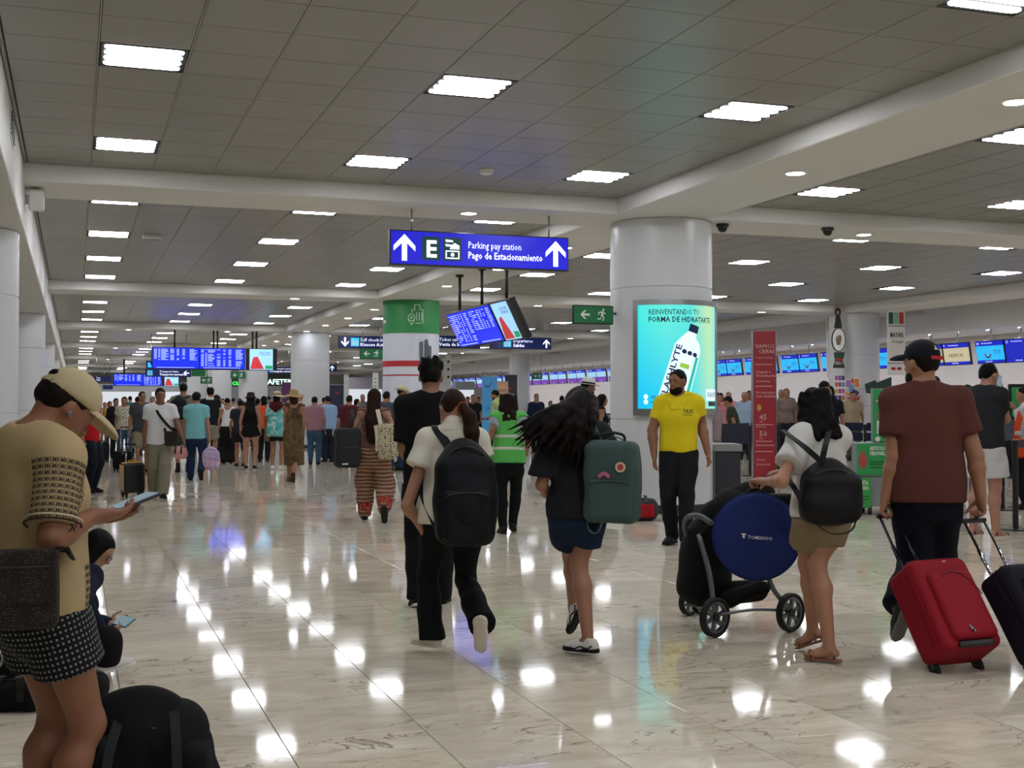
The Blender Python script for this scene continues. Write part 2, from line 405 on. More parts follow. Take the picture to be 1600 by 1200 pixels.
def ceil_material():
    m = mat('painted_metal_ceiling_panel', '8f8c82', .34, spec=.5); nt = m.node_tree; b = nt.nodes['Principled BSDF']; L = nt.links.new
    g, wn = cells(nt, .648, .667, .15, 0)
    mr = nt.nodes.new('ShaderNodeMapRange'); mr.inputs[3].default_value = .93; mr.inputs[4].default_value = 1.05; L(wn.outputs['Value'], mr.inputs[0])
    hv = nt.nodes.new('ShaderNodeHueSaturation'); hv.inputs['Color'].default_value = srgb('84837b'); L(mr.outputs[0], hv.inputs['Value']); L(hv.outputs[0], b.inputs['Base Color'])
    return m
M_FLOOR = floor_material(); M_CEIL = ceil_material()
M_WHITE = mat('white_wall_paint', 'd2d1cd', .55, var=.03, scale=3)
M_COLUMN = mat('satin_white_column_cladding', 'cdcfd2', .3, var=.02, scale=2, spec=.5)
M_GROUT = mat('floor_joint', '6b6252', .8); M_GAP = mat('ceiling_joint', '45433d', .8)
M_BLACK = mat('black_plastic', '0c0d0f', .45); M_DARK = mat('dark_grey_plastic', '23262a', .5); M_STEEL = mat('brushed_steel', 'a9acae', .28, metal=1)
M_CHROME = mat('chrome', 'd0d2d4', .12, metal=1); M_PWHITE = mat('white_plastic', 'dcdcd8', .4); M_RUBBER = mat('black_rubber', '111111', .8)
M_TUBE = mat('lit_led_tube', 'ffffff', .4, emit=TUBE_POWER, ecol='f8faff'); M_DOWN = mat('lit_downlight_lens', 'ffffff', .4, emit=DOWN_POWER, ecol='eef0ff')
M_DOWN2 = mat('lit_check_in_lamp', 'ffffff', .4, emit=DOWN_POWER*3.0, ecol='f4f2ff')
M_PAN = mat('troffer_reflector', '242423', .6, spec=.1)

# floor: joint bed, slabs near the camera as single pieces, the rest joined
fl = MB().box((-7, YB, -.2), (25, YF, -.006)).obj('floor', M_GROUT); tag(fl, kind='structure')
ids = []
for i in range(-13, 42):
    for j in range(int(YB/FTY)-1, int(YF/FTY)+1):
        x0, y0 = FOX+i*FTX, FOY+j*FTY; c = (x0+FTX/2, y0+FTY/2, 0)
        if x0 < -7 or x0+FTX > 25 or y0 < YB or y0+FTY > YF: continue
        ids.append((math.hypot(c[0], c[1]) if in_view(c, 80) else 1e6+j, x0, y0))
ids.sort(); first = None; G_ = .0016
tm = MB().box((-FTX/2+G_, -FTY/2+G_, -.02), (FTX/2-G_, FTY/2-G_, 0), b=.0012); rest = MB()
for n, (dd, x0, y0) in enumerate(ids):
    if n < 300:
        c = (x0+FTX/2, y0+FTY/2, 0)
        if first is None: first = tm.obj('floor_tile', M_FLOOR); first.parent = fl; first.location = c
        else: inst(first, c, fl)
    else:
        rest.add([(x0+G_, y0+G_, 0), (x0+FTX-G_, y0+G_, 0), (x0+FTX-G_, y0+FTY-G_, 0), (x0+G_, y0+FTY-G_, 0)], [(0, 1, 2, 3)])
rs = rest.obj('floor_tiles', M_FLOOR, fl); rs['kind'] = 'stuff'

# ceiling slab, panels, lights
ce = MB().box((-1.0, YB, ZC+.015), (21.6, YF, ZC+.3)).obj('ceiling', M_GAP); tag(ce, kind='structure')
TX, TY = .648, .667
LX = [.474, 3.066, 5.658]; LXR = [8.75, 11.65, 14.5, 17.35]
lights = []; panels = []
for bi, by in enumerate(BY[:-1]):
    ya, yb = by+.58, BY[bi+1]-.58; off = -.36 if abs(by-1.8) < .1 else 0
    lys = [by+1.66+off+3.335*k for k in range(4)]
    for (xa, xb, lx, ox) in ((-.54, 6.5, LX, .15), (7.77, 18.95, LXR, LXR[0]-TX/2)):
        ls = [(x, y) for x in lx for y in lys if ya < y-.33 and y+.33 < yb]; lights += ls
        oy = lys[0]-TY/2; iy0 = math.floor((ya-oy)/TY); ix0 = math.floor((xa-ox)/TX)
        for ix in range(ix0, 60):
            px0 = max(xa, ox+ix*TX); px1 = min(xb, ox+(ix+1)*TX)
            if px0 >= xb-.03: break
            for iy in range(iy0, 60):
                py0 = max(ya, oy+iy*TY); py1 = min(yb, oy+(iy+1)*TY)
                if py0 >= yb-.03: break
                if px1-px0 < .03 or py1-py0 < .03: continue
                cx, cyy = (px0+px1)/2, (py0+py1)/2
                if any(abs(cx-a) < .3 and abs(cyy-b) < .3 for a, b in ls): continue
                c = (cx, cyy, ZC); panels.append((math.hypot(cx, cyy) if in_view(c, 60) else 1e6, px0, px1, py0, py1))
panels.sort(); shared = {}; rest = MB()
for n, (dd, a, b_, c_, d_) in enumerate(panels):
    gx, gy = .007, .003
    if n < 300:
        key = (round(b_-a, 3), round(d_-c_, 3)); ctr = ((a+b_)/2, (c_+d_)/2, ZC)
        if key not in shared:
            hx, hy = (b_-a)/2-gx, (d_-c_)/2-gy
            o = MB().box((-hx, -hy, 0), (hx, hy, .014), b=.003).obj('ceiling_panel', M_CEIL); o.parent = ce; o.location = ctr; shared[key] = o
        else: inst(shared[key], ctr, ce)
    else: rest.add([(a+gx, c_+gy, ZC), (a+gx, d_-gy, ZC), (b_-gx, d_-gy, ZC), (b_-gx, c_+gy, ZC)], [(0, 1, 2, 3)])
o = rest.obj('ceiling_panels', M_CEIL, ce); o['kind'] = 'stuff'
# painted T-runners along the hall between panel columns
rn = MB()
for k in range(0, 11):
    x = .15+TX*k
    if x < 6.45:
        for bi, by in enumerate(BY[:-1]): rn.box((x-.004, by+.58, ZC-.002), (x+.004, BY[bi+1]-.58, ZC+.014))
o = rn.obj('ceiling_runner', mat('runner_paint', 'a5a296', .4), ce); o['kind'] = 'stuff'
# light fittings
def tube_geo(mb, y):                                        # flat lens with round ends, just proud of the dark louvre
    p = [(.238+.046*math.cos(a), .046*math.sin(a)) for a in np.linspace(-1.5708, 1.5708, 7)]+[(-.238+.046*math.cos(a), .046*math.sin(a)) for a in np.linspace(1.5708, 4.7124, 7)]
    mb.prism([(x, q) for x, q in p], (0, y, .006), (1, 0, 0), (0, -1, 0), .008)
pan = MB(); H_ = .318
pan.box((-H_, -H_, .007), (H_, H_, .06)); t_ = .012
for (a, b_) in (((-H_, -H_, .0), (H_, -H_+t_, .0069)), ((-H_, H_-t_, .0), (H_, H_, .0069)), ((-H_, -H_+t_, .0), (-H_+t_, H_-t_, .0069)), ((H_-t_, -H_+t_, .0), (H_, H_-t_, .0069))): pan.box(a, b_)
pan_o = None; strips = None
lights = [l for l in lights if YB+1 < l[1] < 98]
rows_y = sorted(set(round(y, 2) for x, y in lights if y > 5))
for (x, y) in sorted(lights, key=lambda l: math.hypot(*l)):
    r = rows_y.index(round(y, 2)) if round(y, 2) in rows_y else -1
    vis = in_view((x, y, ZC), 20)
    side = 'centre hall' if x < 7 else 'right hall'
    colw = (['left', 'middle', 'right'][LX.index(x)] if x < 7 else ['first', 'second', 'third', 'fourth'][LXR.index(x)])+' column'
    if not vis: lab, gr = 'square four-tube ceiling light outside the picture', 'ceiling lights out of view'
    elif y < 41: lab, gr = 'square four-tube ceiling light, %s row from camera, %s of the %s' % (ORD[r], colw, side), 'square ceiling lights'
    else: lab, gr = 'small bright ceiling light far down the hall, %s of the %s' % (colw, side), 'far ceiling lights of %s %s' % (side, colw)
    t = thing('ceiling_light', (x, y, ZC), lab, 'ceiling light', gr)
    if pan_o is None:
        pan_o = pan.obj('housing', M_PAN); pan_o.parent = t; tubes = []
        for yy in (-.225, -.075, .075, .225):
            m_ = MB(); tube_geo(m_, yy); q = m_.obj('light_tube', M_TUBE); q.parent = t; tubes.append(q)
        sm = MB()
        for yy in (-.225, -.075, .075, .225): sm.add([(-.285, yy-.046, .002), (-.285, yy+.046, .002), (.285, yy+.046, .002), (.285, yy-.046, .002)], [(0, 1, 2, 3)])
    elif vis and y < 28:
        inst(pan_o, (0, 0, 0), t)
        for q in tubes: inst(q, (0, 0, 0), t)
    else:
        inst(pan_o, (0, 0, 0), t)
        if strips is None: strips = sm.obj('light_tubes', M_TUBE); strips.parent = t
        else: inst(strips, (0, 0, 0), t)
# beams
for i, (a, b_) in enumerate(BX):
    tag(MB().box((a, YB, ZS), (b_, YF, ZC+.1), b=.012).obj('beam_%d' % (i+1), M_WHITE), kind='structure')
for i, y in enumerate(BY): tag(MB().box((-.6, y-.58, ZS+.002), (21.5, y+.58, ZC+.1), b=.012).obj('cross_beam_%d' % (i+1), M_WHITE), kind='structure')
tag(MB().box((-2.2, YB, ZL), (-.54, YF, ZC+.1), b=.01).obj('trim_1', M_WHITE), kind='structure')       # header along the left columns
tag(MB().box((21.4, YB, ZL), (22.0, YF, ZC+.1), b=.01).obj('trim_2', mat('white_paint_lightened_as_lit', 'efeff2', .5)), kind='structure')       # bulkhead over the check-in desks
tag(MB().box((22.0, YB, ZL+.12), (25, YF, ZL+.3)).obj('ceiling_low_right', mat('white_paint_lightened_as_lit', 'efeff2', .5)), kind='structure')  # same whitened paint: brightness from lamps is put into the colour
tag(MB().box((-7, YB, ZL+.1), (-2.2, YF, ZL+.3)).obj('ceiling_low_left', M_WHITE), kind='structure')
tag(MB().box((25, YB, 0), (25.3, YF, ZC+.3)).obj('wall_right', mat('grey_wall_paint', 'e0ddd6', .6, var=.03, scale=2)), kind='structure')
tag(MB().box((-7.3, YB, 0), (-7, YF, ZC+.3)).obj('wall_left', M_WHITE), kind='structure')
tag(MB().box((-7.3, YF, 0), (25.3, YF+.3, ZC+.3)).obj('wall_far', M_WHITE), kind='structure')
tag(MB().box((-7.3, YB-.3, 0), (25.3, YB, ZC+.3)).obj('wall_behind', M_WHITE), kind='structure')
# round downlights in the beam soffits and in the low soffit on the right
ring = MB().lathe([(.085, .0), (.125, -.012), (.135, -.004), (.135, .004)], seg=24, caps=False); lens = MB().lathe([(.001, -.009), (.095, -.006)], seg=12, caps=False)
r0 = l0 = l2 = None
dl = [(7.13, 4.8+3.24*k, ZS, 'long beam') for k in range(-4, 28)]+[(x, y, ZS, 'cross beam') for y in BY[1:] for x in (1.6, 4.7, 10.6, 13.7, 16.8)]+[(23.2, y, ZL+.12, 'check-in soffit') for y in np.arange(8, 70, 1.21)]
dl = [d for d in dl if not any(abs(d[1]-y) < .8 for y in BY) or d[3] != 'long beam']
dl = [d for d in dl if not (d[3] == 'cross beam' and d[0] == 1.6 and d[1] < 40)]
nb = {}
for (x, y, z, kd) in sorted(dl, key=lambda d: d[1]):
    vis = in_view((x, y, z), 10); nb[kd] = nb.get(kd, -1)+(1 if vis else 0)
    lab = 'round recessed downlight in white %s, %s from camera' % (kd, ORD[nb[kd]]) if vis and nb[kd] < 12 else ('tiny round downlight far along the %s' % kd if vis else 'round downlight in %s outside the picture' % kd)
    t = thing('downlight', (x, y, z-.001), lab, 'downlight', 'round downlights in the %s' % kd)
    if r0 is None: r0 = ring.obj('trim_ring', M_PWHITE, smooth=True); r0.parent = t; l0 = lens.obj('lens', M_DOWN, smooth=True); l0.parent = t
    else:
        inst(r0, (0, 0, 0), t)
        if kd != 'check-in soffit': inst(l0, (0, 0, 0), t)
        elif l2 is None: l2 = lens.obj('lens', M_DOWN2, smooth=True); l2.parent = t
        else: inst(l2, (0, 0, 0), t)
# columns
def column(x, y, r, ztop, name, joints, skirt=True, n=48):
    t = thing(name, (x, y, 0), None, None, kind='structure'); zs = [0.0]+joints+[ztop]
    for a, b_ in zip(zs[:-1], zs[1:]):
        g = .006; MB().lathe([(r-.012, a), (r-.012, a+g), (r, a+g+.006), (r, b_-g-.006), (r-.012, b_-g), (r-.012, b_)], (x, y, 0), n).obj('drum', M_COLUMN, t, sharp=.6)
    if skirt: MB().lathe([(r+.012, .003), (r+.012, .10), (r+.002, .11)], (x, y, 0), n).obj('skirting', M_DARK, t, sharp=.6)
    return t
COLA = (7.42, 15.05, .68)
column(*COLA[:2], COLA[2], ZS, 'column_1', [1.21, 2.93])
column(7.42, 28.2, .65, ZS, 'column_2', [1.0, 2.45, 3.2]); column(7.42, 41.4, .64, ZS, 'column_3', [1.2, 2.9])
for k in range(3): column(7.3, 54.6+13.2*k, .62, ZS, 'column_%d' % (4+k), [1.2, 2.9], n=28)
column(19.6, 28.2, .66, ZS, 'column_7', [1.4, 2.72]); column(19.6, 15.0, .64, ZS, 'column_8', [1.2, 2.9])
for k in range(3): column(19.6, 41.4+13.2*k, .48, ZS, 'column_%d' % (9+k), [1.2, 2.9], n=28)
for k in range(6): column(-1.26, 15.0+13.2*k, .66, ZL, 'column_%d' % (12+k), [1.3, 2.6], n=40)
# ------------------------------------------------------------------ people
def rotz(a): c, s = math.cos(a), math.sin(a); return np.array([[c, -s, 0], [s, c, 0], [0, 0, 1.]])
def axrot(ax, a):
    ax = unit(ax); K = np.array([[0, -ax[2], ax[1]], [ax[2], 0, -ax[0]], [-ax[1], ax[0], 0]]); return np.eye(3)+math.sin(a)*K+(1-math.cos(a))*K@K
def ik(a, b, l1, l2, pole):
    d = b-a; D = np.linalg.norm(d); m = (l1+l2)*.999
    if D > m: b = a+d*(m/D); d = b-a; D = m
    x = (l1*l1-l2*l2+D*D)/(2*D); y = math.sqrt(max(0, l1*l1-x*x)); u = d/D; p = unit(pole-u*np.dot(pole, u))
    return a+u*x+p*y, b
class Body: pass
def skeleton(base, h, face, az, o):
    """joints of a standing figure; base on the floor, face in degrees clockwise from 'away from the viewer'"""
    B = Body(); B.h = h; s = B.s = h/1.75; B.base = np.array(base, float); B.fem = o.get('fem', 0)
    a = -(az+math.radians(face)); B.R = rotz(a); Rv = rotz(-az); B.Rv = Rv
    L = lambda x, y, z: B.base+B.R@np.array([x, y, z])*s            # body frame (x own right, y front)
    V = lambda x, y, z: B.base+Rv@np.array([x, y, 0])+np.array([0, 0, z])   # view frame in metres
    def pt(q):                                                      # (px,py,dv) picture point at own depth + dv
        d = (B.base-CP)@FWD+(q[2] if len(q) > 2 else 0); return W(q[0], q[1], d)
    B.fwd = B.R@np.array([0, 1., 0]); B.rt = B.R@np.array([1., 0, 0]); up = np.array([0, 0, 1.])
    lean = o.get('lean', 3); side = o.get('side', 0); drop = o.get('drop', 0); sw = .155 if B.fem else .178; hw = .088 if B.fem else .085
    pel = L(0, 0, .94-drop) if 'pel' not in o else pt(o['pel'])
    Rl = axrot(B.rt, -math.radians(lean))@axrot(B.fwd, math.radians(side)); B.Rl = Rl
    T = lambda x, y, z: pel+Rl@B.R@np.array([x, y, z])*s; B.T = T
    tw = o.get('twist', 0); Tw = axrot(Rl@up, -math.radians(tw)); TT = lambda x, y, z: T(0, 0, z)+Tw@(T(x, y, z)-T(0, 0, z)); B.TT = TT
    B.tf = unit(Tw@Rl@B.fwd); B.tr = unit(Tw@Rl@B.rt); B.tu = unit(Rl@up)
    B.pel = pel; B.waist = T(0, 0, .14); B.chest = TT(0, .005, .36); B.neck = TT(0, -.015, .53); B.shz = .49
    B.sh = {+1: TT(sw, -.01, .475), -1: TT(-sw, -.01, .475)}; B.sw = sw
    hy, hp, hr = o.get('head', (0, 0, 0)) if len(o.get('head', (0, 0, 0))) == 3 else (*o['head'], 0)
    RH = axrot(B.tu, -math.radians(hy))@Tw@Rl@B.R; RH = RH@axrot(np.array([1., 0, 0]), -math.radians(hp))@axrot(np.array([0, 1., 0]), math.radians(hr))
    B.RH = RH; nb = TT(0, -.012, .55); B.head = nb+RH@np.array([0, .022, .135])*s if 'headp' not in o else pt(o['headp'])
    B.hip = {k: T(k*hw, 0, -.03) for k in (1, -1)}
    B.knee = {}; B.ank = {}; B.ff = {}; B.elb = {}; B.wri = {}
    st = o.get('step', 0)                                           # walking: own right leg forward when positive
    for k, nm in ((1, 'r'), (-1, 'l')):
        yy = k*st*.5; q = o.get('a'+nm)
        A = pt(q) if q is not None else L(k*(.095), yy, .085+(.10*abs(st) if yy < 0 and abs(st) > .15 else 0))
        fd = o.get('foot'+nm); pitch = 0
        if q is None and yy < 0 and abs(st) > .15: pitch = -55*min(1, abs(st)/.5)
        yawf = k*8
        if fd is not None: yawf, pitch = fd
        kn, A = ik(B.hip[k], A, .43*s, .43*s, B.fwd+B.rt*k*.12+np.array(o.get('pole'+nm, (0, 0, 0))))
        if 'k'+nm in o: kn = pt(o['k'+nm])
        B.knee[k] = kn; B.ank[k] = A
        f = rotz(-math.radians(yawf))@B.fwd; r_ = np.cross(f, up); Mf = axrot(r_, math.radians(pitch)); B.ff[k] = (Mf@f, r_, Mf@up)
        sh = B.sh[k]; q = o.get('w'+nm)
        if q is not None: Wr = pt(q)
        else: Wr = sh+Rl@B.R@np.array([k*.075, -k*st*.42+.03, -.535+.10*abs(st)])*s
        pole = np.array(o.get('ep'+nm, (0, 0, 0)), float); pole = B.R@pole if pole.any() else -B.fwd*.8+B.rt*k*.35-up*.2
        el, Wr = ik(sh, Wr, .29*s, .26*s, pole)
        if 'e'+nm in o: el = pt(o['e'+nm])
        B.elb[k] = el; B.wri[k] = Wr
    B.pt = pt; B.L = L; B.V = V; B.o = o
    return B
def torso(S, B, e=0., low=-.06, loose=0., top=True, k=.04, wide=1.0):
    s = B.s; T, TT, n = B.T, B.TT, B.tf
    if B.fem: w = dict(p=.165, w=.128, c=.142, u=.128)
    else: w = dict(p=.160, w=.150, c=.168, u=.160)
    bl = B.o.get('build', 1.0)*wide
    for q in w: w[q] = w[q]*s*bl+e
    S.cap(T(0, -.005, low), T(0, 0, .04), w['p']+loose, w['p']*.98+loose*.9, k, n, 1.38); S.cap(T(0, 0, .04), T(0, .0, .16), w['p']*.98+loose*.9, w['w']+loose*.6, k, n, 1.38)
    S.cap(T(0, 0, .16), TT(0, .005, .33), w['w']+loose*.6, w['c']+loose*.3, k, n, 1.36); S.cap(TT(0, .005, .33), TT(0, -.01, .42), w['c']+loose*.3, w['u']*.92, k, n, 1.4)
    if B.fem:
        for q in (1, -1): S.ell(TT(q*.07, .085, .30), np.array([.068, .06, .068])*s+e, np.stack([B.tr, B.tf, B.tu], 1), .04)
    if top:
        for q in (1, -1): S.cap(TT(0, -.015, .475), B.sh[q], .062*s+e, .058*s+e, .05); S.cap(TT(q*.03, -.02, .53), B.sh[q]+B.tu*.0, .048*s+e*.5, .05*s+e, .06)
def hand(S, B, k, h):
    s = B.s*(.94 if B.fem else 1.0); o = B.o; nm = 'r' if k > 0 else 'l'
    wd = unit(B.wri[k]-B.elb[k]); hd = o.get('hd'+nm); hd = unit(B.R@np.array(hd, float)) if hd is not None else unit(wd+B.tf*.12-np.array([0, 0, .15]))
    pn = o.get('pn'+nm); pn = B.R@np.array(pn, float) if pn is not None else -B.rt*k
    pn = unit(pn-hd*np.dot(pn, hd)); sd = np.cross(hd, pn)          # thumb side
    if np.dot(sd, B.fwd)+.2*np.dot(sd, np.array([0, 0, 1.])) < 0: sd = -sd
    cu = o.get('cu'+nm, .35); w0 = B.wri[k]; M = np.stack([sd, hd, pn], 1)
    if h > .011:                                                   # far figures: mitten with a thumb
        S.ell(w0+hd*.055*s, np.array([.036, .055, .02])*s, M, .02); S.cap(w0+hd*.10*s, w0+hd*.14*s+pn*cu*.06*s, .022*s, .016*s, .02)
        S.cap(w0+hd*.035*s+sd*.03*s, w0+hd*.085*s+sd*.05*s+pn*.02*s, .013*s, .011*s, .01); return
    S.ell(w0+hd*.052*s, np.array([.041, .056, .0175])*s, M, .016); S.cap(w0, w0+hd*.03*s, .026*s, .027*s, .02, pn, 1.25)
    for i, ln in enumerate((.078, .086, .08, .064)):
        off = .031-.0205*i; b0 = w0+hd*(.092-.004*abs(i-1.2))*s+sd*off*s; d = hd; p = b0; r = .0094*s
        for j, (f, c) in enumerate(((.45, .75), (.30, 1.0), (.25, .8))):
            ax = np.cross(d, pn); d = axrot(np.cross(hd, pn), cu*c)@d; q = p+d*ln*f*s; S.cap(p, q, r, r*.93, .003 if j else .006); p = q; r *= .93
    b0 = w0+hd*.026*s+sd*.03*s; d1 = unit(hd*.62+sd*.7+pn*(.25+.25*cu)); q1 = b0+d1*.048*s; d2 = unit(hd*.85+sd*(.35-.35*cu)+pn*(.2+.5*cu)); q2 = q1+d2*.034*s; q3 = q2+unit(d2+pn*.2*cu)*.024*s
    S.cap(b0, q1, .0135*s, .0115*s, .012); S.cap(q1, q2, .0112*s, .010*s, .003); S.cap(q2, q3, .010*s, .0085*s, .003)
def head_sdf(S, B, h, fine):
    s = B.s*(.96 if B.fem else 1.0)*B.o.get('hs', 1.0); c = B.head; M = B.RH; Q = lambda x, y, z: c+M@np.array([x, y, z])*s
    B.Q = Q; B.hsz = s
    S.ell(Q(0, -.008, .028), np.array([.077, .096, .092])*s, M, .03); S.ell(Q(0, .022, -.042), np.array([.060, .072, .075])*s, M, .035)
    S.cap(Q(-.022, .055, -.088), Q(.022, .055, -.088), .03*s, k=.02)
    S.cap(Q(-.035, .072, .018), Q(.035, .072, .018), .018*s, k=.02)                       # brow
    S.cap(Q(0, .088, .012), Q(0, .106, -.022), .009*s, .0145*s, .012)                     # nose
    for q in (1, -1):
        S.ell(Q(q*.079, -.006, -.008), np.array([.010, .019, .031])*s, M, .006)           # ears
        if fine:
            S.ell(Q(q*.032, .098, .002), np.array([.017, .012, .010])*s, M, .012, op='s'); S.ell(Q(q*.032, .079, .001), np.array([.0135, .0135, .0125])*s, M, .004)
            S.ell(Q(q*.014, .098, -.026), np.array([.008, .009, .007])*s, M, .005)
    if fine:
        S.cap(Q(-.018, .087, -.053), Q(.018, .087, -.053), .0085*s, k=.006); S.cap(Q(-.015, .085, -.064), Q(.015, .085, -.064), .009*s, k=.006)
        S.cap(Q(-.02, .098, -.0585), Q(.02, .098, -.0585), .0035*s, k=.004, op='s')
    S.cap(Q(0, -.022, -.06), B.neck-B.tu*.03*B.s, .052*s if not B.fem else .046*s, .06*s if not B.fem else .052*s, .03)
def limb_arm(S, B, k, e=0, t=1.0):
    s = B.s*(.88 if B.fem else 1.0)*B.o.get('arm', 1.0); sh, el, wr = B.sh[k], B.elb[k], B.wri[k]
    S.cap(sh, el, .052*s+e, .042*s+e, .03); m = el+(wr-el)*.3
    if t > .5: S.cap(el, m, .041*s+e, .043*s+e, .02); S.cap(m, wr, .043*s+e, .027*s+e, .02)
def limb_leg(S, B, k, e=0):
    s = B.s*B.o.get('leg', 1.0); hp, kn, an = B.hip[k], B.knee[k], B.ank[k]
    S.cap(hp, hp+(kn-hp)*.35, .092*s+e, .085*s+e, .04); S.cap(hp+(kn-hp)*.35, kn, .085*s+e, .056*s+e, .03)
    ax = unit(an-kn); bk = unit(-B.fwd+ax*np.dot(B.fwd, ax)); m = kn+(an-kn)*.3+bk*.018*s
    S.cap(kn, m, .054*s+e, .058*s+e, .03); S.cap(m, an, .058*s+e, .036*s+e, .03)
def foot_sdf(S, B, k, e=0):
    s = B.s*(.92 if B.fem else 1.0); f, r, u = B.ff[k]; a = B.ank[k]
    S.cap(a-u*.035*s-f*.035*s, a-u*.045*s+f*.09*s, .036*s+e, .034*s+e, .02, u, 1.15); S.cap(a-u*.052*s+f*.08*s, a-u*.06*s+f*.155*s, .042*s+e, .032*s+e, .02, u, 1.7)
    S.cap(a, a+f*.06*s-u*.03*s, .034*s+e, .03*s+e, .02)
def shoe(B, k, h, par, spec):
    # spec: (kind, colour, sole colour)
    kd, c1, c2 = spec; s = B.s*(.92 if B.fem else 1.0); f, r, u = B.ff[k]; a = B.ank[k]; S = Sdf()
    if kd == 'sandal':
        M = np.stack([r, f, u], 1); S.rbox(a-u*.085*s+f*.045*s, np.array([.040, .128, .009])*s, M, .008*s, 0)
        so = sobj('sandal', S, max(h*.7, .005), cloth(c1), par); m = MB()
        for yy, wd in ((.10, .014), (.135, .012), (-.02, .012)):
            p0 = a-u*.08*s+f*yy*s; pts = [p0-r*.043*s, p0-r*.03*s+u*(.045 if yy > 0 else .075)*s, p0+u*(.055 if yy > 0 else .085)*s, p0+r*.03*s+u*(.045 if yy > 0 else .075)*s, p0+r*.043*s]
            m.ribbon(spline(pts, 4), wd, .004, f)
        if so: m.obj('strap', cloth(c1), so)
        return
    S.cap(a-u*.04*s-f*.035*s, a-u*.045*s+f*.09*s, .046*s, .042*s, .02, u, 1.0); S.cap(a-u*.05*s+f*.07*s, a-u*.058*s+f*.15*s, .05*s, .04*s, .02, u, 1.5)
    S.cap(a-u*.02*s-f*.012*s, a+u*(.022 if kd != 'boot' else .10)*s-f*.016*s, .046*s, .044*s, .02)
    S.cut(a+u*(.022 if kd != 'boot' else .11)*s, u+f*-.15); S.cut(a-u*.072*s, -u)
    so = sobj('shoe', S, h, cloth(c1, .6, .1), par)
    if so is None: return
    q = Sdf(); M = np.stack([r, f, u], 1); th = .0115 if kd != 'chunky' else .02
    q.cap(a-u*.074*s-f*.04*s, a-u*.074*s+f*.15*s, .048*s, .047*s, .01); q.cut(a-u*(.085-2*th)*s, u, .003); q.cut(a-u*.0845*s, -u, .003)
    sobj('sole', q, h, cloth(c2, .7, .1), so)
    if h < .009 and kd != 'plain':
        m = MB()
        for i in range(4):
            p = a+f*(.045+.022*i)*s-u*(.004+.0105*i)*s; m.tube([p-r*.024*s-u*.006*s, p+u*.006*s, p+r*.024*s-u*.006*s], .0028*s, 5)
        m.obj('lace', cloth(c2 if c1 != c2 else 'cccccc'), so, smooth=True)
    if kd == 'chunky':
        m = MB()
        for q_ in (1, -1):
            pts = [a+f*y*s+r*q_*(.052-.006*(y > .1))*s-u*z*s for y, z in ((-.05, .03), (-.01, .055), (.04, .04), (.08, .06), (.12, .055), (.15, .066))]; m.tube(spline(pts, 4), .005*s, 6)
        m.obj('side_stripe', cloth('16171a'), so, smooth=True)
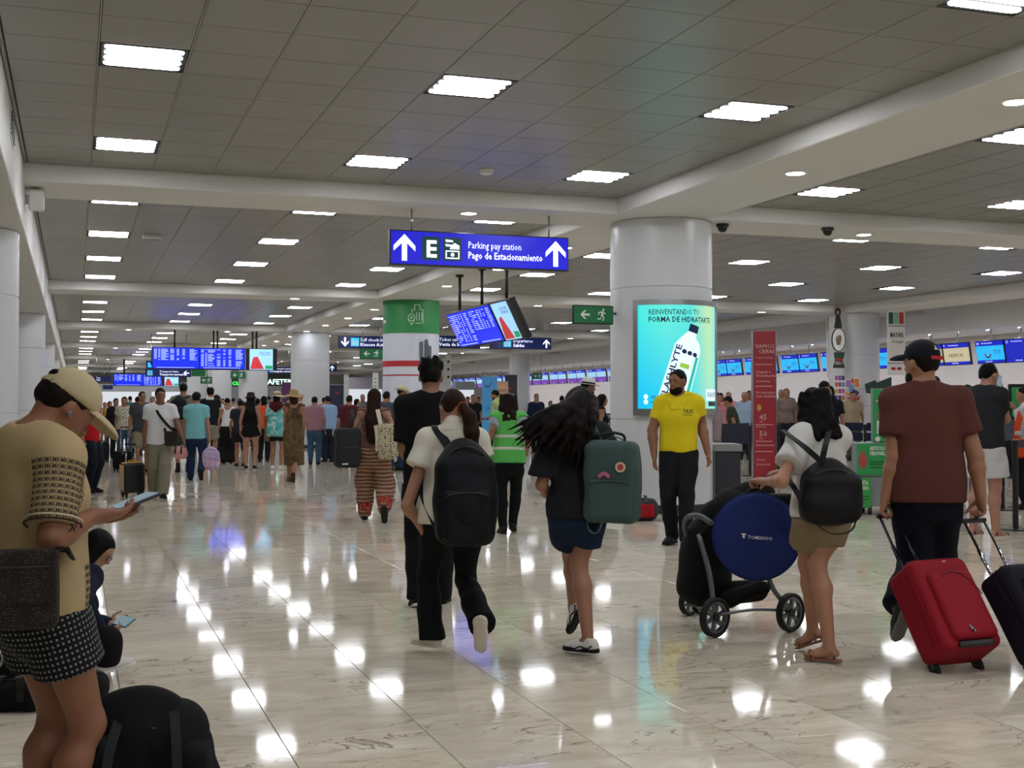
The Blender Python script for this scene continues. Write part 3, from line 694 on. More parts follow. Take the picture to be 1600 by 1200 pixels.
def hair_sdf(B, style, h):
    S = Sdf(); s = B.hsz; M = B.RH; Q = B.Q; back = M@np.array([0, -1., 0]); up = np.array([0, 0, 1.])
    S.ell(Q(0, -.012, .034), np.array([.082, .101, .094])*s, M, .02)
    if style in ('short', 'crop', 'messy', 'quiff'):
        S.cap(Q(0, -.05, .0), Q(0, -.072, -.05), .062*s, .042*s, .03)
        S.ell(Q(0, .098, -.045), np.array([.11, .088, .122])*s, M, .01, op='s'); S.cut(Q(0, 0, -.078), M@np.array([0, -.45, -1.]), .01)
        for q in (1, -1): S.ell(Q(q*.085, .012, -.03), np.array([.03, .034, .045])*s, M, .01, op='s')
        if style in ('messy', 'quiff'):
            rg = np.random.RandomState(3)
            for i in range(26):
                a, z = rg.uniform(0, 6.28), rg.uniform(.055, .12); rr = math.sqrt(max(0.02, 1-((z-.03)/.1)**2)); d = np.array([.078*rr*math.cos(a), -.015+.095*rr*math.sin(a), z])
                if d[1] > .05 and z < .08: continue
                S.cap(Q(*d), Q(d[0]*1.06+rg.uniform(-.012, .012), d[1]*1.06+rg.uniform(-.012, .012), z+.03), .026*s, .013*s, .014)
        if style == 'crop': pass
    else:
        S.ell(Q(0, .10, -.05), np.array([.075, .085, .12])*s, M, .01, op='s')
        if style == 'bun': S.ell(Q(0, -.09, .075), np.array([.045, .045, .042])*s, M, .01); S.cut(Q(0, 0, -.07), M@np.array([0, -.3, -1.]), .01)
        if style == 'ponytail':
            S.cut(Q(0, 0, -.085), M@np.array([0, -.4, -1.]), .012)
        if style == 'long':
            ln = B.o.get('hairlen', .40); p0 = Q(0, -.06, .0); p1 = B.TT(0, -.135, .46-.12); p2 = B.TT(0, -.14, .50-ln)
            S.cap(p0, p1, .085*s, .10*s, .05, B.tf, 1.7); S.cap(p1, p2, .10*s, .075*s, .04, B.tf, 2.2)
            for q in (1, -1): S.cap(Q(q*.062, .01, .0), B.TT(q*.09, -.06, .40), .03*s, .034*s, .04)
            rg = np.random.RandomState(1)
            for i in range(9): x = -.085+.021*i; S.cap(B.TT(x, -.145, .40), B.TT(x*1.05, -.15, .47-ln+rg.uniform(-.03, .06)), .022*s, .008*s, .012)
        if style == 'curly':
            rg = np.random.RandomState(5)
            for i in range(150):
                a = rg.uniform(.15*math.pi, .85*math.pi)*-1 if i % 4 else rg.uniform(-math.pi, 0); z = rg.uniform(-.24, .09); rr = .098+.035*max(0, -z)/.24*1.5
                x, y = math.cos(a)*rr*1.05, math.sin(a)*rr; p = Q(x, y, z); S.ell(p, np.array([.019, .019, .022])*s*rg.uniform(.8, 1.3), None, .005)
            S.cap(Q(0, -.04, 0), Q(0, -.055, -.19), .09*s, .10*s, .04, M@np.array([0, 1., 0]), 1.4)
            for q in (1, -1): S.cap(Q(q*.08, -.01, .03), Q(q*.10, -.01, -.18), .035*s, .04*s, .03)
        if style == 'bob':
            S.cap(Q(0, -.035, .0), Q(0, -.045, -.10), .085*s, .08*s, .04); S.ell(Q(0, .105, -.06), np.array([.068, .085, .12])*s, M, .01, op='s')
    S.folds(.0035*s, 90, 2, 6, .3)
    return S
def hat(B, kind, par, c, band=None, h=.01):
    s = B.hsz; M = B.RH; Q = B.Q; m = cloth(c, .8, .3, 160)
    if kind == 'cap':
        bk = B.o.get('capdir', 1); S = Sdf(); S.ell(Q(0, -.008, .045), np.array([.09, .109, .096])*s, M, .0); S.cut(Q(0, 0, .030), M@np.array([0, .12*bk, -1.]), .004)
        o = sobj('cap', S, h, m, par); b = Sdf(); b.ell(Q(0, .115*bk, .034), np.array([.078, .098, .03])*s, M, 0); b.ell(Q(0, .115*bk, .016), np.array([.085, .11, .03])*s, M, .003, op='s'); b.cut(Q(0, .05*bk, .03), M@np.array([0, -bk, 0.]))
        if o: sobj('brim', b, max(.005, h*.6), m, o)
        return o
    if kind in ('fedora', 'sunhat', 'cowboy', 'bucket'):
        br, cr, hh = {'fedora': (.165, .088, .11), 'sunhat': (.215, .092, .10), 'cowboy': (.18, .09, .115), 'bucket': (.15, .092, .09)}[kind]
        mb = MB(); dz = {'fedora': .0, 'sunhat': -.035, 'cowboy': .03, 'bucket': -.05}[kind]; n = 36
        prof = [(cr*1.02, .0), (br*.75, dz*.45-.004), (br, dz), (br, dz+.006), (br*.75, dz*.45+.004), (cr*1.05, .008), (cr*1.03, .05), (cr*.92, hh*.85), (cr*.62, hh), (.002, hh-.016 if kind != 'sunhat' else hh+.01)]
        base = Q(0, -.008, .045); vs_ = []; fs = []
        for (r_, z) in prof:
            for k in range(n):
                a = 2*math.pi*k/n; zz = z+(.035*math.cos(2*a)*-(r_/br)**2*-1 if kind == 'cowboy' and r_ > cr*1.1 else 0)
                if kind == 'cowboy' and r_ > cr*1.1: zz = z*.2+.045*(math.cos(a)**2)*(r_/br)**2-.01
                if kind == 'sunhat' and r_ > cr*1.1: zz += .012*math.sin(3*a+1)
                vs_.append(base+M@np.array([r_*math.cos(a)*(.95), r_*math.sin(a)*1.12, zz])*s)
        for i in range(len(prof)-1):
            for k in range(n): fs.append((i*n+k, i*n+(k+1) % n, (i+1)*n+(k+1) % n, (i+1)*n+k))
        mb.add(vs_, fs); o = mb.obj('hat', m, par, smooth=True)
        if band:
            b2 = MB(); b2.add([base+M@np.array([r_*math.cos(2*math.pi*k/n)*.95, r_*math.sin(2*math.pi*k/n)*1.12, z])*s for (r_, z) in ((cr*1.055, .008), (cr*1.075, .010), (cr*1.06, .034), (cr*1.04, .034)) for k in range(n)],
                   [(i*n+k, i*n+(k+1) % n, (i+1)*n+(k+1) % n, (i+1)*n+k) for i in range(3) for k in range(n)]); b2.obj('hat_band', cloth(band), o, smooth=True)
        return o
def person(label, base, top=None, face=0, d=None, h=None, **o):
    """base=(px,py) feet in the picture; top = picture row of the crown"""
    if d is None: g = G(*base); d = float((g-CP)@FWD)
    else: g = W(base[0], 635, d); g[2] = 0
    if h is None: h = (base[1]-top)*d/FPX*1.0
    B = skeleton(g, h, face, vaz(base[0]), o); s = B.s
    hb = o.get('res', .0095 if d < 9 else (.0125 if d < 16 else (.019 if d < 24 else (.028 if d < 34 else .038)))); fine = hb <= .013
    t = thing('person', g, label, 'person', o.get('group')); B.root = t; sk = skin(o.get('skin', '9c6f55'))
    S = Sdf(); head_sdf(S, B, hb, fine)
    torso(S, B, -.008)
    for k, nm in ((1, 'r'), (-1, 'l')):
        limb_arm(S, B, k); hand(S, B, k, hb); limb_leg(S, B, k); foot_sdf(S, B, k, -.002)
    B.body = sobj('body', S, hb, sk, t, sm=1 if hb > .012 else 0)
    hc = hb*1.3
    # upper garment
    B.ssdf = None
    tp = o.get('top_', ('tee', '888888')); kind, col = tp[0], tp[1]; mt = col if not isinstance(col, str) else cloth(col)
    if kind:
        S = Sdf(); ll = o.get('loose', .012 if kind != 'tank' else .0); hem = o.get('hem', -.09); torso(S, B, .012, hem+.02, ll, top=True, wide=o.get('wide', 1.0))
        sl = {'tee': .62, 'tank': 0, 'long': 2, 'cap': .42, 'vest': 0, 'rolled': 1.2, 'half': .85}[kind]
        if sl:
            for k in (1, -1):
                sh, el, wr = B.sh[k], B.elb[k], B.wri[k]; sr = o.get('sleeve', .0)
                if sl <= 1: e_ = sh+(el-sh)*sl; Z = Sdf(); Z.cap(sh, e_+(el-sh)*.15, .062*s+.010, .060*s+.012+sr, .03); Z.cut(e_, el-sh, .005); S.join(Z, .03)
                else:
                    S.cap(sh, el, .06*s+.01, .05*s+.012, .03); e_ = el+(wr-el)*min(.93, sl-1); S.cap(el, e_, .05*s+.012, (.038 if sl > 1.9 else .046)*s+.01, .02)
        S.folds(.006 if fine else .004, 24, 7, 7, .35)
        S.cut(B.T(0, 0, hem), -B.tu, .006)
        # neckline
        nk = o.get('neckline', .062); S.ell(B.neck+B.tu*.045*s+B.tf*.02*s, np.array([nk, nk*1.05, .06])*s, np.stack([B.tr, B.tf, B.tu], 1), .008, op='s')
        if kind in ('tank', 'vest'):
            for k in (1, -1): S.cap(B.TT(k*(B.sw+.028), -.2, .43), B.TT(k*(B.sw+.028), .2, .43), .082*s, k=.01, op='s')
            if kind == 'tank': S.ell(B.TT(0, .02, .56), np.array([.085, .3, .10])*s, np.stack([B.tr, B.tf, B.tu], 1), .01, op='s')
        B.ssdf = S; B.shirt = sobj({'tee': 'shirt', 'tank': 'tank_top', 'vest': 'vest', 'cap': 'blouse'}.get(kind, 'shirt'), S, hc, mt, t)
    # lower garment
    bt = o.get('bot', ('pants', '1b1c20')); kind, col = bt[0], bt[1]; mt = col if not isinstance(col, str) else cloth(col); S = Sdf()
    if kind == 'skirt':
        zt = B.T(0, 0, .10); zl = np.array(B.base)+np.array([0, 0, o.get('skirt', .2)]); r1 = o.get('skirtw', .19)*s; S.cap(B.T(0, 0, .14), B.T(0, 0, -.02), .15*s, .175*s, .04, B.fwd, 1.3); m_ = (B.T(0, 0, -.02)+zl)/2
        S.cap(B.T(0, 0, -.02), zl, .18*s, r1, .03, B.fwd, 1.2); [S.cap(B.hip[k], B.knee[k], .1*s, .075*s, .05) for k in (1, -1)]; S.folds(.007, 22, 4, 6, .2); S.cut(zl, (0, 0, -1))
        sobj('skirt', S, hc, mt, t)
    elif kind:
        wt = o.get('waist', .10)
        S.cap(B.T(0, -.012, -.05), B.T(0, 0, .05), .168*s+.006, .16*s+.004, .04, B.tf, 1.3); S.cap(B.T(0, 0, .04), B.T(0, 0, wt+.05), .158*s, .15*s, .03, B.tf, 1.3)
        for k in (1, -1):
            e = o.get('ease', .014); hp, kn, an = B.hip[k], B.knee[k], B.ank[k]
            if kind == 'shorts':
                ln = o.get('shortlen', .62); e_ = hp+(kn-hp)*ln; Z = Sdf(); Z.cap(hp, e_+(kn-hp)*.2, .096*s+e, .088*s+e*1.8, .03); Z.cut(e_, kn-hp, .005); S.join(Z, .016)
            elif kind == 'pants':
                lw = o.get('legw', (.062, .052)); Z = Sdf(); tq = o.get('thigh', .93 if B.fem else 1.0); Z.cap(hp, hp+(kn-hp)*.4, .097*s*tq+e, .088*s*tq+e, .04); Z.cap(hp+(kn-hp)*.4, kn, .088*s*tq+e, lw[0]*s+e, .03); ad = unit(an-kn); ft = an+ad*.09*s; mw = (lw[0]*.5+lw[1]*.5)*s+e
                limb_leg(Z, B, k, .008); Z.cap(kn, kn+(an-kn)*.55, lw[0]*s+e, mw, .03); Z.cap(kn+(an-kn)*.55, ft, mw, lw[1]*s+e, .03); Z.cut(an+ad*.032*s, ad, .005); S.join(Z, .03)
        if not o.get('tuck'): S.cut(B.T(0, 0, wt), B.tu)
        if B.ssdf is not None and not o.get('tuck'): S.cut(B.T(0, 0, o.get('hem', -.09)+.02+hc*.6), B.tu, .004)
        if B.ssdf is not None and not o.get('tuck'): S.minus(B.ssdf, max(.006, hc*1.25))
        S.folds(.0035, 34, 11, 6, .8)
        B.pants = sobj('shorts' if kind == 'shorts' else 'trousers', S, hc, mt, t)
    for k, nm in ((1, 'r'), (-1, 'l')):
        sp = o.get('shoes', ('plain', '17181a', '2a2a2a'))
        if sp: shoe(B, k, min(hb, .018), t, sp)
    hs = o.get('hair', ('short', '14100e'))
    if hs: B.hair = sobj('hair', hair_sdf(B, hs[0], hb), hb*1.0, hairmat(hs[1]), t)
    if 'hat' in o: hat(B, *([o['hat'][0], t]+list(o['hat'][1:])), h=max(.006, hb))
    if o.get('facial') and fine or o.get('eyes'):
        m = MB()
        for q in (1, -1):
            e = Sdf(); e.ell(B.Q(q*.032, .0865, .001), np.array([.011, .0065, .006])*B.hsz, B.RH); sobj('eye', e, .0035, mat('dark_eye', '120c09', .2), B.body)
            e = Sdf(); e.cap(B.Q(q*.016, .0925, .021), B.Q(q*.048, .083, .023), .0048*B.hsz, .0035*B.hsz); sobj('eyebrow', e, .0035, hairmat('15100d'), B.body)
    if o.get('beard'):
        S = Sdf(); M = B.RH; Q = B.Q; z = B.hsz
        S.ell(Q(0, .024, -.078), np.array([.0665, .075, .062])*z, M, .01); S.ell(Q(0, .12, -.004), np.array([.12, .078, .053])*z, M, .008, op='s'); S.cut(Q(0, .03, 0), M@np.array([0, -1., .25]), .01)
        S.cap(Q(-.02, .096, -.0585), Q(.02, .096, -.0585), .0125*z, k=.004, op='s')
        S.cap(Q(-.024, .088, -.045), Q(.024, .088, -.045), .005*z, k=.006)
        sobj('beard', S, .0045 if fine else .008, hairmat('100c0b'), t)
    return B
# ------------------------------------------------------------------ signs, screens, totems
class Fr:                                                   # flat drawing surface: origin, reading axis, up axis
    def __init__(s, o, ux, uy): s.o = np.array(o, float); s.ux = unit(ux); s.uy = unit(uy); s.n = unit(np.cross(s.ux, s.uy))
    def P(s, x, y, l=0): return s.o+s.ux*x+s.uy*y+s.n*l
    def R(s): return np.stack([s.ux, s.uy, s.n], 1)
    def slab(s, name, x0, y0, x1, y1, z0, z1, m, par, b=0):
        lo, hi = np.array([x0, y0, z0]), np.array([x1, y1, z1]); c = s.P(*((lo+hi)/2)[:2], (z0+z1)/2); h = (hi-lo)/2
        return MB().box(c-h, c+h, b=b, rot=s.R()).obj(name, m, par)
    def poly(s, name, pts, m, par, l=.003, t=.002): return MB().prism(pts, s.P(0, 0, l), s.ux, s.uy, t).obj(name, m, par)
    def polys(s, name, lst, m, par, l=.003, t=.002):
        mb = MB()
        for p in lst: mb.prism(p, s.P(0, 0, l), s.ux, s.uy, t)
        return mb.obj(name, m, par)
    def text(s, body, x, y, size, m, par, align='LEFT', bold=0., width=None, l=.006, name='lettering'):
        return text(name, body, s.P(x, y), s.ux, s.uy, size, m, par, align, bold, width, l)
def rect(x0, y0, x1, y1): return [(x0, y0), (x1, y0), (x1, y1), (x0, y1)]
def disc(x, y, r, n=16, ry=None): return [(x+r*math.cos(2*math.pi*i/n), y+(ry or r)*math.sin(2*math.pi*i/n)) for i in range(n)]
def arrow(cx, cy, h, ang=0):
    p = [(0, .5), (.42, .06), (.42, -.14), (.1, .16), (.1, -.5), (-.1, -.5), (-.1, .16), (-.42, -.14), (-.42, .06)]
    c, s_ = math.cos(ang), math.sin(ang); return [(cx+h*(x*c-y*s_), cy+h*(x*s_+y*c)) for x, y in p]
def runner(cx, cy, h):
    k = lambda pts: [(cx+h*x, cy+h*y) for x, y in pts]
    return [k(disc(.12, .40, .09, 10)), k([(-.05, .28), (.12, .30), (.10, -.02), (-.08, -.04)]), k([(.08, .26), (.3, .14), (.32, .05), (.1, .12)]), k([(-.05, .28), (-.3, .22), (-.34, .0), (-.26, .0), (-.22, .14), (-.02, .16)]),
            k([(-.06, -.02), (.10, -.02), (.2, -.2), (.12, -.46), (.03, -.44), (.1, -.22)]), k([(-.08, -.02), (.02, -.04), (-.12, -.26), (-.4, -.28), (-.4, -.36), (-.08, -.36)])]
E_BLUE = mat('lit_blue_sign', '1414c8', .35, emit=.55, ecol='1a1ad8'); E_NAVY = mat('navy_sign_face', '0b1a55', .4, emit=.25, ecol='0c1e66'); E_WHITE = mat('lit_white_print', 'e8ecff', .4, emit=1.1, ecol='dfe6ff')
E_GREEN = mat('green_exit_sign', '0c5b33', .4, emit=.18, ecol='0c6b3a'); M_TEAL = mat('dark_green_square', '0d4a45', .4, emit=.12, ecol='0d5a50'); E_SCREEN = mat('blue_flight_screen', '0a22d8', .2, emit=1.0, ecol='0a24e0')
E_ROWS = mat('pale_screen_text', '9db4ff', .3, emit=.9, ecol='a8bcff'); E_SKY = mat('pale_blue_screen', '8fc3e8', .2, emit=.85, ecol='9acbee'); E_RED = mat('red_screen_print', 'c83038', .3, emit=.5, ecol='d83a40')
E_CYAN = mat('cyan_screen', '28b0ee', .2, emit=.9, ecol='2ab4f2'); E_CREAM = mat('cream_screen', 'd8cda8', .2, emit=.6, ecol='dcd2b0'); E_DBLUE = mat('deep_blue_screen', '1424b0', .2, emit=.8, ecol='1828c0')
M_INK = mat('dark_print', '15181c', .6); M_RED = mat('red_print', 'b3262e', .5); M_PGREEN = mat('green_print', '2f8a4a', .5); M_PRINTW = mat('white_print', 'e6e6e4', .5)
XZ = ((1, 0, 0), (0, 0, 1))
def rods(par, pts, z1, r=.012, m=None, name='hanging_rod'):
    for p in pts: MB().tube([p, (p[0], p[1], z1)], r, 8).obj(name, m or M_STEEL, par, smooth=True)
def hang_sign(name, label, pl, pr, ytop, ybot, Y, face, cat='sign', thick=.14, rod=True, group=None, ztop=None):
    ztop = (ZS if any(abs(Y-b_) < .6 for b_ in BY) else ZC+.02) if ztop is None or ztop == ZC else ztop
    a = onY(pl, ytop, Y); b = onY(pr, ytop, Y); zb = onY(pl, ybot, Y)[2]; w_ = b[0]-a[0]; h_ = a[2]-zb
    t = thing(name, (a[0]+w_/2, Y, zb), label, cat, group); f = Fr((a[0], Y, zb), *XZ)
    MB().box((a[0]-.015, Y+.002, zb-.015), (b[0]+.015, Y+thick, a[2]+.015), b=.008).obj('housing', M_DARK, t)
    f.slab('face', 0, 0, w_, h_, -.002, .004, face, t)
    if rod: rods(t, [(a[0]+.12*w_ if rod != 2 else a[0]+.08*w_, Y+thick/2, a[2]), (b[0]-.1*w_, Y+thick/2, a[2])], ztop or ZS)
    return t, f, w_, h_
# the large lit sign over the hall
t, f, w_, h_ = hang_sign('overhead_sign', 'large lit blue sign for the parking pay station hanging overhead', 611, 887, 360, 411, 14.84, E_BLUE)
k = h_
for x in (.42*k, w_-.42*k): f.poly('arrow', arrow(x, .5*k, .82*k), E_WHITE, t, .005)
f.slab('letter_square', .98*k, .14*k, 1.56*k, .86*k, .003, .007, M_TEAL, t); f.text('E', 1.27*k, .24*k, .52*k, E_WHITE, t, 'CENTER', .03, l=.009)
f.slab('pictogram_square', 1.66*k, .14*k, 2.24*k, .86*k, .003, .007, M_TEAL, t)
f.polys('pay_pictogram', [rect(1.73*k, .2*k, 2.18*k, .24*k), rect(1.73*k, .42*k, 2.18*k, .46*k), rect(1.73*k, .24*k, 1.77*k, .42*k), rect(2.14*k, .24*k, 2.18*k, .42*k), disc(1.955*k, .33*k, .06*k),
  [(1.72*k, .80*k), (1.74*k, .72*k), (1.98*k, .72*k), (1.96*k, .78*k)], [(1.72*k, .66*k), (1.74*k, .58*k), (1.95*k, .58*k), (1.95*k, .64*k)], [(1.86*k, .5*k), (2.18*k, .5*k), (2.18*k, .62*k), (2.02*k, .70*k), (1.92*k, .62*k)]], E_WHITE, t, .008)
f.text('Parking pay station', 2.46*k, .56*k, .22*k, E_WHITE, t, bold=.004, width=1.75*k); f.text('Pago de Estacionamiento', 2.46*k, .24*k, .22*k, E_WHITE, t, bold=.016, width=2.48*k)
# emergency exit signs
def exit_sign(label, pl, pr, yt, yb, Y, top=ZS, rod=True, arm=None):
    t, f, w_, h_ = hang_sign('exit_sign', label, pl, pr, yt, yb, Y, E_GREEN, thick=.05, rod=rod, group='green exit signs', ztop=top)
    f.poly('arrow', arrow(w_*.28, h_*.5, h_*.62, math.pi/2), M_PRINTW, t, .005); f.polys('running_figure', runner(w_*.72, h_*.5, h_*.78), M_PRINTW, t, .005)
    if arm: MB().tube([arm[0], arm[1]], .014, 8).obj('bracket', M_DARK, t)
    return t
p = onY(960, 490, 15.0); exit_sign('green exit sign fixed to the side of the advertising column', 897, 957, 478, 504, 14.98, rod=False, arm=((p[0]-.1, 15.01, p[2]), (COLA[0]-COLA[2]+.01, 15.01, p[2])))
exit_sign('green exit sign left of the green and white column', 563, 598, 545, 560, 34.5, ZC); exit_sign('small green exit sign right of the flight board supports', 361, 383, 581, 591, 54.0)
exit_sign('tiny green exit sign below the dark transport sign', 314, 331, 589, 599, 62.0, ZC); exit_sign('green exit sign between the far check-in monitors and white column', 833, 847, 583, 592, 56.0, ZC)
# blue direction signs across the hall
def dir_sign(label, pl, pr, yt, yb, Y, lines, x0, arr=None, icon=None, face=E_NAVY, sz=.3):
    t, f, w_, h_ = hang_sign('direction_sign', label, pl, pr, yt, yb, Y, face, group='blue direction signs')
    if arr: f.poly('arrow', arrow(arr[0]*w_, h_*.5, h_*.8, arr[1]), E_WHITE, t, .005)
    if icon: f.slab('pictogram_square', icon*w_, h_*.14, icon*w_+h_*.72, h_*.86, .003, .006, E_CYAN, t); f.polys('pictogram', [disc(icon*w_+h_*.22, h_*.68, h_*.09, 10), rect(icon*w_+h_*.13, h_*.2, icon*w_+h_*.31, h_*.56), rect(icon*w_+h_*.42, h_*.2, icon*w_+h_*.62, h_*.62)], M_PRINTW, t, .007)
    if lines:
        f.text(lines[0], x0*w_, h_*.58, h_*sz, E_WHITE, t)
        if len(lines) > 1: f.text(lines[1], x0*w_, h_*.16, h_*sz, E_WHITE, t, bold=.015)
    return t
dir_sign('navy sign reading self check-in with a down arrow', 530, 620, 525, 543, 41.0, ('Self check-in', 'Kioscos Autoservicio'), .36, (.1, math.pi), .20)
dir_sign('navy sign reading ticket sales beside the green column', 682, 750, 525, 543, 41.0, ('Ticket sales', 'Venta de boletos'), .06)
dir_sign('navy departures sign with an up arrow behind tilted screens', 768, 861, 527, 544, 41.0, ('Departures', 'Salidas'), .36, (.92, 0), .2)
dir_sign('distant blue sign between two white columns', 419, 456, 573, 583, 56.0, ('Domestic arrivals', 'Llegadas nacionales'), .24, None, .04)
dir_sign('small blue arrow sign right of the third column', 512, 526, 570, 580, 56.0, None, 0, (.5, 0)); dir_sign('distant navy sign left of the far flight board', 148, 174, 588, 596, 66.0, ('Taxi', 'Taxi'), .1); dir_sign('low distant navy strip sign under far flight board', 161, 176, 602, 608, 80.0, None, 0)
t = dir_sign('dark transport sign with white left arrow under flight board', 228, 298, 577, 588, 47.0, ('Transport Auto', 'Transporte terrestre'), .30, (.90, math.pi/2), .03)
q = onY(228, 577, 47.0); f = Fr(onY(228, 577, 47.0)+np.array([0, 0, .02]), *XZ); f.slab('upper_square', 0, 0, .28, .29, 0, .1, E_NAVY, t); f.polys('upper_pictogram', [disc(.1, .18, .05, 10), rect(.06, .05, .22, .14)], E_CYAN, t, .102)
q = onY(299, 588, 47.0); Fr(q, *XZ).slab('green_square', 0, 0, .5, .33, 0, .1, E_GREEN, t)
# flight boards
def ad_screen(f, x0, y0, x1, y1, par):
    f.slab('advert_screen', x0, y0, x1, y1, -.002, .004, E_SKY, par); w_, h_ = x1-x0, y1-y0
    f.poly('advert_figure', [(x0+.03*w_, y0+.03*h_), (x0+.16*w_, y0+.60*h_), (x0+.34*w_, y0+.64*h_), (x0+.62*w_, y0+.03*h_)], E_RED, par, .005); f.slab('advert_strip', x0+.68*w_, y0+.04*h_, x0+.98*w_, y0+.2*h_, .004, .007, mat('green_screen_print', '1c9a60', .3, emit=.5, ecol='1ca868'), par)
    f.text('DESCUBRE', x0+.42*w_, y0+.80*h_, .08*h_, mat('blue_screen_print', '2a4a8a', .4), par); f.text('SUPERHEROE', x0+.42*w_, y0+.70*h_, .08*h_, mat('blue_screen_print', '2a4a8a', .4), par, width=.5*w_)
def rows(f, x0, y0, x1, y1, par, seed):
    rg = random.Random(seed); ps = []; w_, h_ = x1-x0, y1-y0; n = 15
    for i in range(n):
        y = y1-h_*(.06+.84*i/n); xx = [.03, .12, .18, .38, .52, .64, .80]
        if i > 9 and seed % 2: continue
        for j, a in enumerate(xx):
            ww = [.06, .04, rg.uniform(.09, .17), .08, .05, .06, rg.uniform(.1, .17)][j]
            if i and rg.random() < .12: continue
            ps.append(rect(x0+a*w_, y-h_*.026, x0+(a+ww)*w_, y))
    ps.append(rect(x0+.08*w_, y0+.035*h_, x0+.9*w_, y0+.06*h_))
    f.polys('flight_rows', ps, E_ROWS, par, .005, .001)['kind'] = 'stuff'
def board(name, label, f, w_, h_, cat='flight board', split=(.372, .74, .775, .965), root=None):
    t = thing(name, root if root is not None else f.P(w_/2, 0), label, cat, 'flight information screens')
    for i, (a, b_) in enumerate(((0, split[0]), (split[0], split[1]), (split[1]+.005, 1))):
        f.slab('screen_housing', a*w_+.002, 0, b_*w_-.002, h_, -.09, -.003, M_BLACK, t, b=.006)
    for i, (a, b_) in enumerate(((.008, split[0]-.004), (split[0]+.004, split[1]-.006))):
        f.slab('screen', a*w_, .05*h_, b_*w_, .975*h_, -.004, .003, E_SCREEN, t); rows(f, a*w_, .05*h_, b_*w_, .975*h_, t, i+int(w_*10))
    ad_screen(f, split[2]*w_, .03*h_, split[3]*w_, .97*h_, t)
    return t
Y = 41.0; a = onY(237, 542, Y); b_ = onY(433, 542, Y); zb = onY(237, 577, Y)[2]; f = Fr((a[0], Y, zb), *XZ)
t = board('flight_board', 'row of bright blue flight screens and advert hung over crowd', f, b_[0]-a[0], a[2]-zb)
rods(t, [(onY(px, 541, Y)[0], Y+.05, a[2]-.01) for px in (273, 334, 340, 395, 401)], ZS, .03, M_BLACK, 'ceiling_pole')
Y = 67.4; a = onY(177, 584, Y); b_ = onY(282, 584, Y); zb = onY(177, 603, Y)[2]; f = Fr((a[0], Y, zb), *XZ)
t = board('flight_board', 'smaller farther flight screens at the end of the hall', f, b_[0]-a[0], a[2]-zb, split=(.44, .72, .76, .97)); rods(t, [(onY(194, 584, Y)[0], Y+.05, a[2]-.01), (onY(250, 584, Y)[0], Y+.05, a[2]-.01)], ZS, .05, M_BLACK, 'ceiling_pole')
# tilted trio under the long beam, facing the left side of the hall
tl, tr, bl, br = W(703, 491, 23.4), W(803, 466, 20.2), W(721, 545, 23.6), W(832, 530, 20.4)
ux = unit(tr-tl); uy = unit((tl-bl)+(tr-br)); uy = unit(uy-ux*np.dot(ux, uy)); w_ = np.linalg.norm(tr-tl)*1.02; h_ = (np.linalg.norm(tl-bl)+np.linalg.norm(tr-br))/2*.98
f = Fr(bl, ux, uy); t = board('flight_board', 'tilted flight screens on three black poles near the centre', f, w_, h_, split=(.345, .69, .715, .93), root=(f.P(w_/2, h_/2)[0], f.P(w_/2, h_/2)[1], bl[2]))
rods(t, [f.P(w_*q, h_*.93, -.11) for q in (.14, .5, .86)], ZS, .028, M_BLACK, 'ceiling_pole')
for q in (.14, .5, .86): p = f.P(w_*q, h_*.93, -.11); MB().box((p[0]-.06, p[1]-.06, ZS-.05), (p[0]+.06, p[1]+.06, ZS), b=.01).obj('pole_plate', M_BLACK, t)
# ---------------- advertising light box on the big column
def cyl(px, py, c, r):
    d = ray(px, py); ox, oy = -c[0], -c[1]; A = d[0]**2+d[1]**2; Bq = 2*(ox*d[0]+oy*d[1]); Cq = ox*ox+oy*oy-r*r; q = Bq*Bq-4*A*Cq
    k = (-Bq-math.sqrt(max(q, 0)))/(2*A); return CP+d*k
def cylpt(c, r, a, z): return np.array([c[0]+r*math.cos(a), c[1]+r*math.sin(a), z])
def cang(px, c, r): p = cyl(px, 560, c, r); return math.atan2(p[1]-c[1], p[0]-c[0])
def curved(name, c, r0, r1, a0, a1, z0, z1, m, par, n=24, cols=None):
    vs_ = []; fs = []
    for i in range(n+1):
        a = a0+(a1-a0)*i/n
        for (r, z) in ((r1, z0), (r1, z1), (r0, z1), (r0, z0)): vs_.append(cylpt(c, r, a, z))
    for i in range(n):
        for k in range(4): fs.append((i*4+k, i*4+(k+1) % 4, i*4+4+(k+1) % 4, i*4+4+k)[::-1])
    fs += [(0, 1, 2, 3), tuple(n*4+k for k in (3, 2, 1, 0))]; return mesh_obj(name, vs_, fs, m, par, True, sharp=.5)
AC, AR = COLA[:2], COLA[2]; a0 = cang(990, AC, AR+.05); a1 = a0+2.12; zt, zb = 1.38+(635-460)*15.25/FPX, 1.38+(635-650)*15.25/FPX
AD = thing('advert_light_box', (AC[0], AC[1]-AR, zb), 'curved backlit bottled drink advert on the big white column', 'advert')
curved('back_panel', AC, AR+.002, AR+.03, a0, a1, zb, zt, M_STEEL, AD); fw = .055
curved('frame', AC, AR+.002, AR+.065, a0, a1, zt-fw*1.2, zt, M_STEEL, AD); curved('frame', AC, AR+.002, AR+.065, a0, a1, zb, zb+fw*1.6, M_STEEL, AD)
curved('frame', AC, AR+.002, AR+.065, a0, a0+fw/AR, zb+fw*1.6, zt-fw*1.2, M_STEEL, AD, 3); curved('frame', AC, AR+.002, AR+.065, a1-fw/AR, a1, zb+fw*1.6, zt-fw*1.2, M_STEEL, AD, 3)
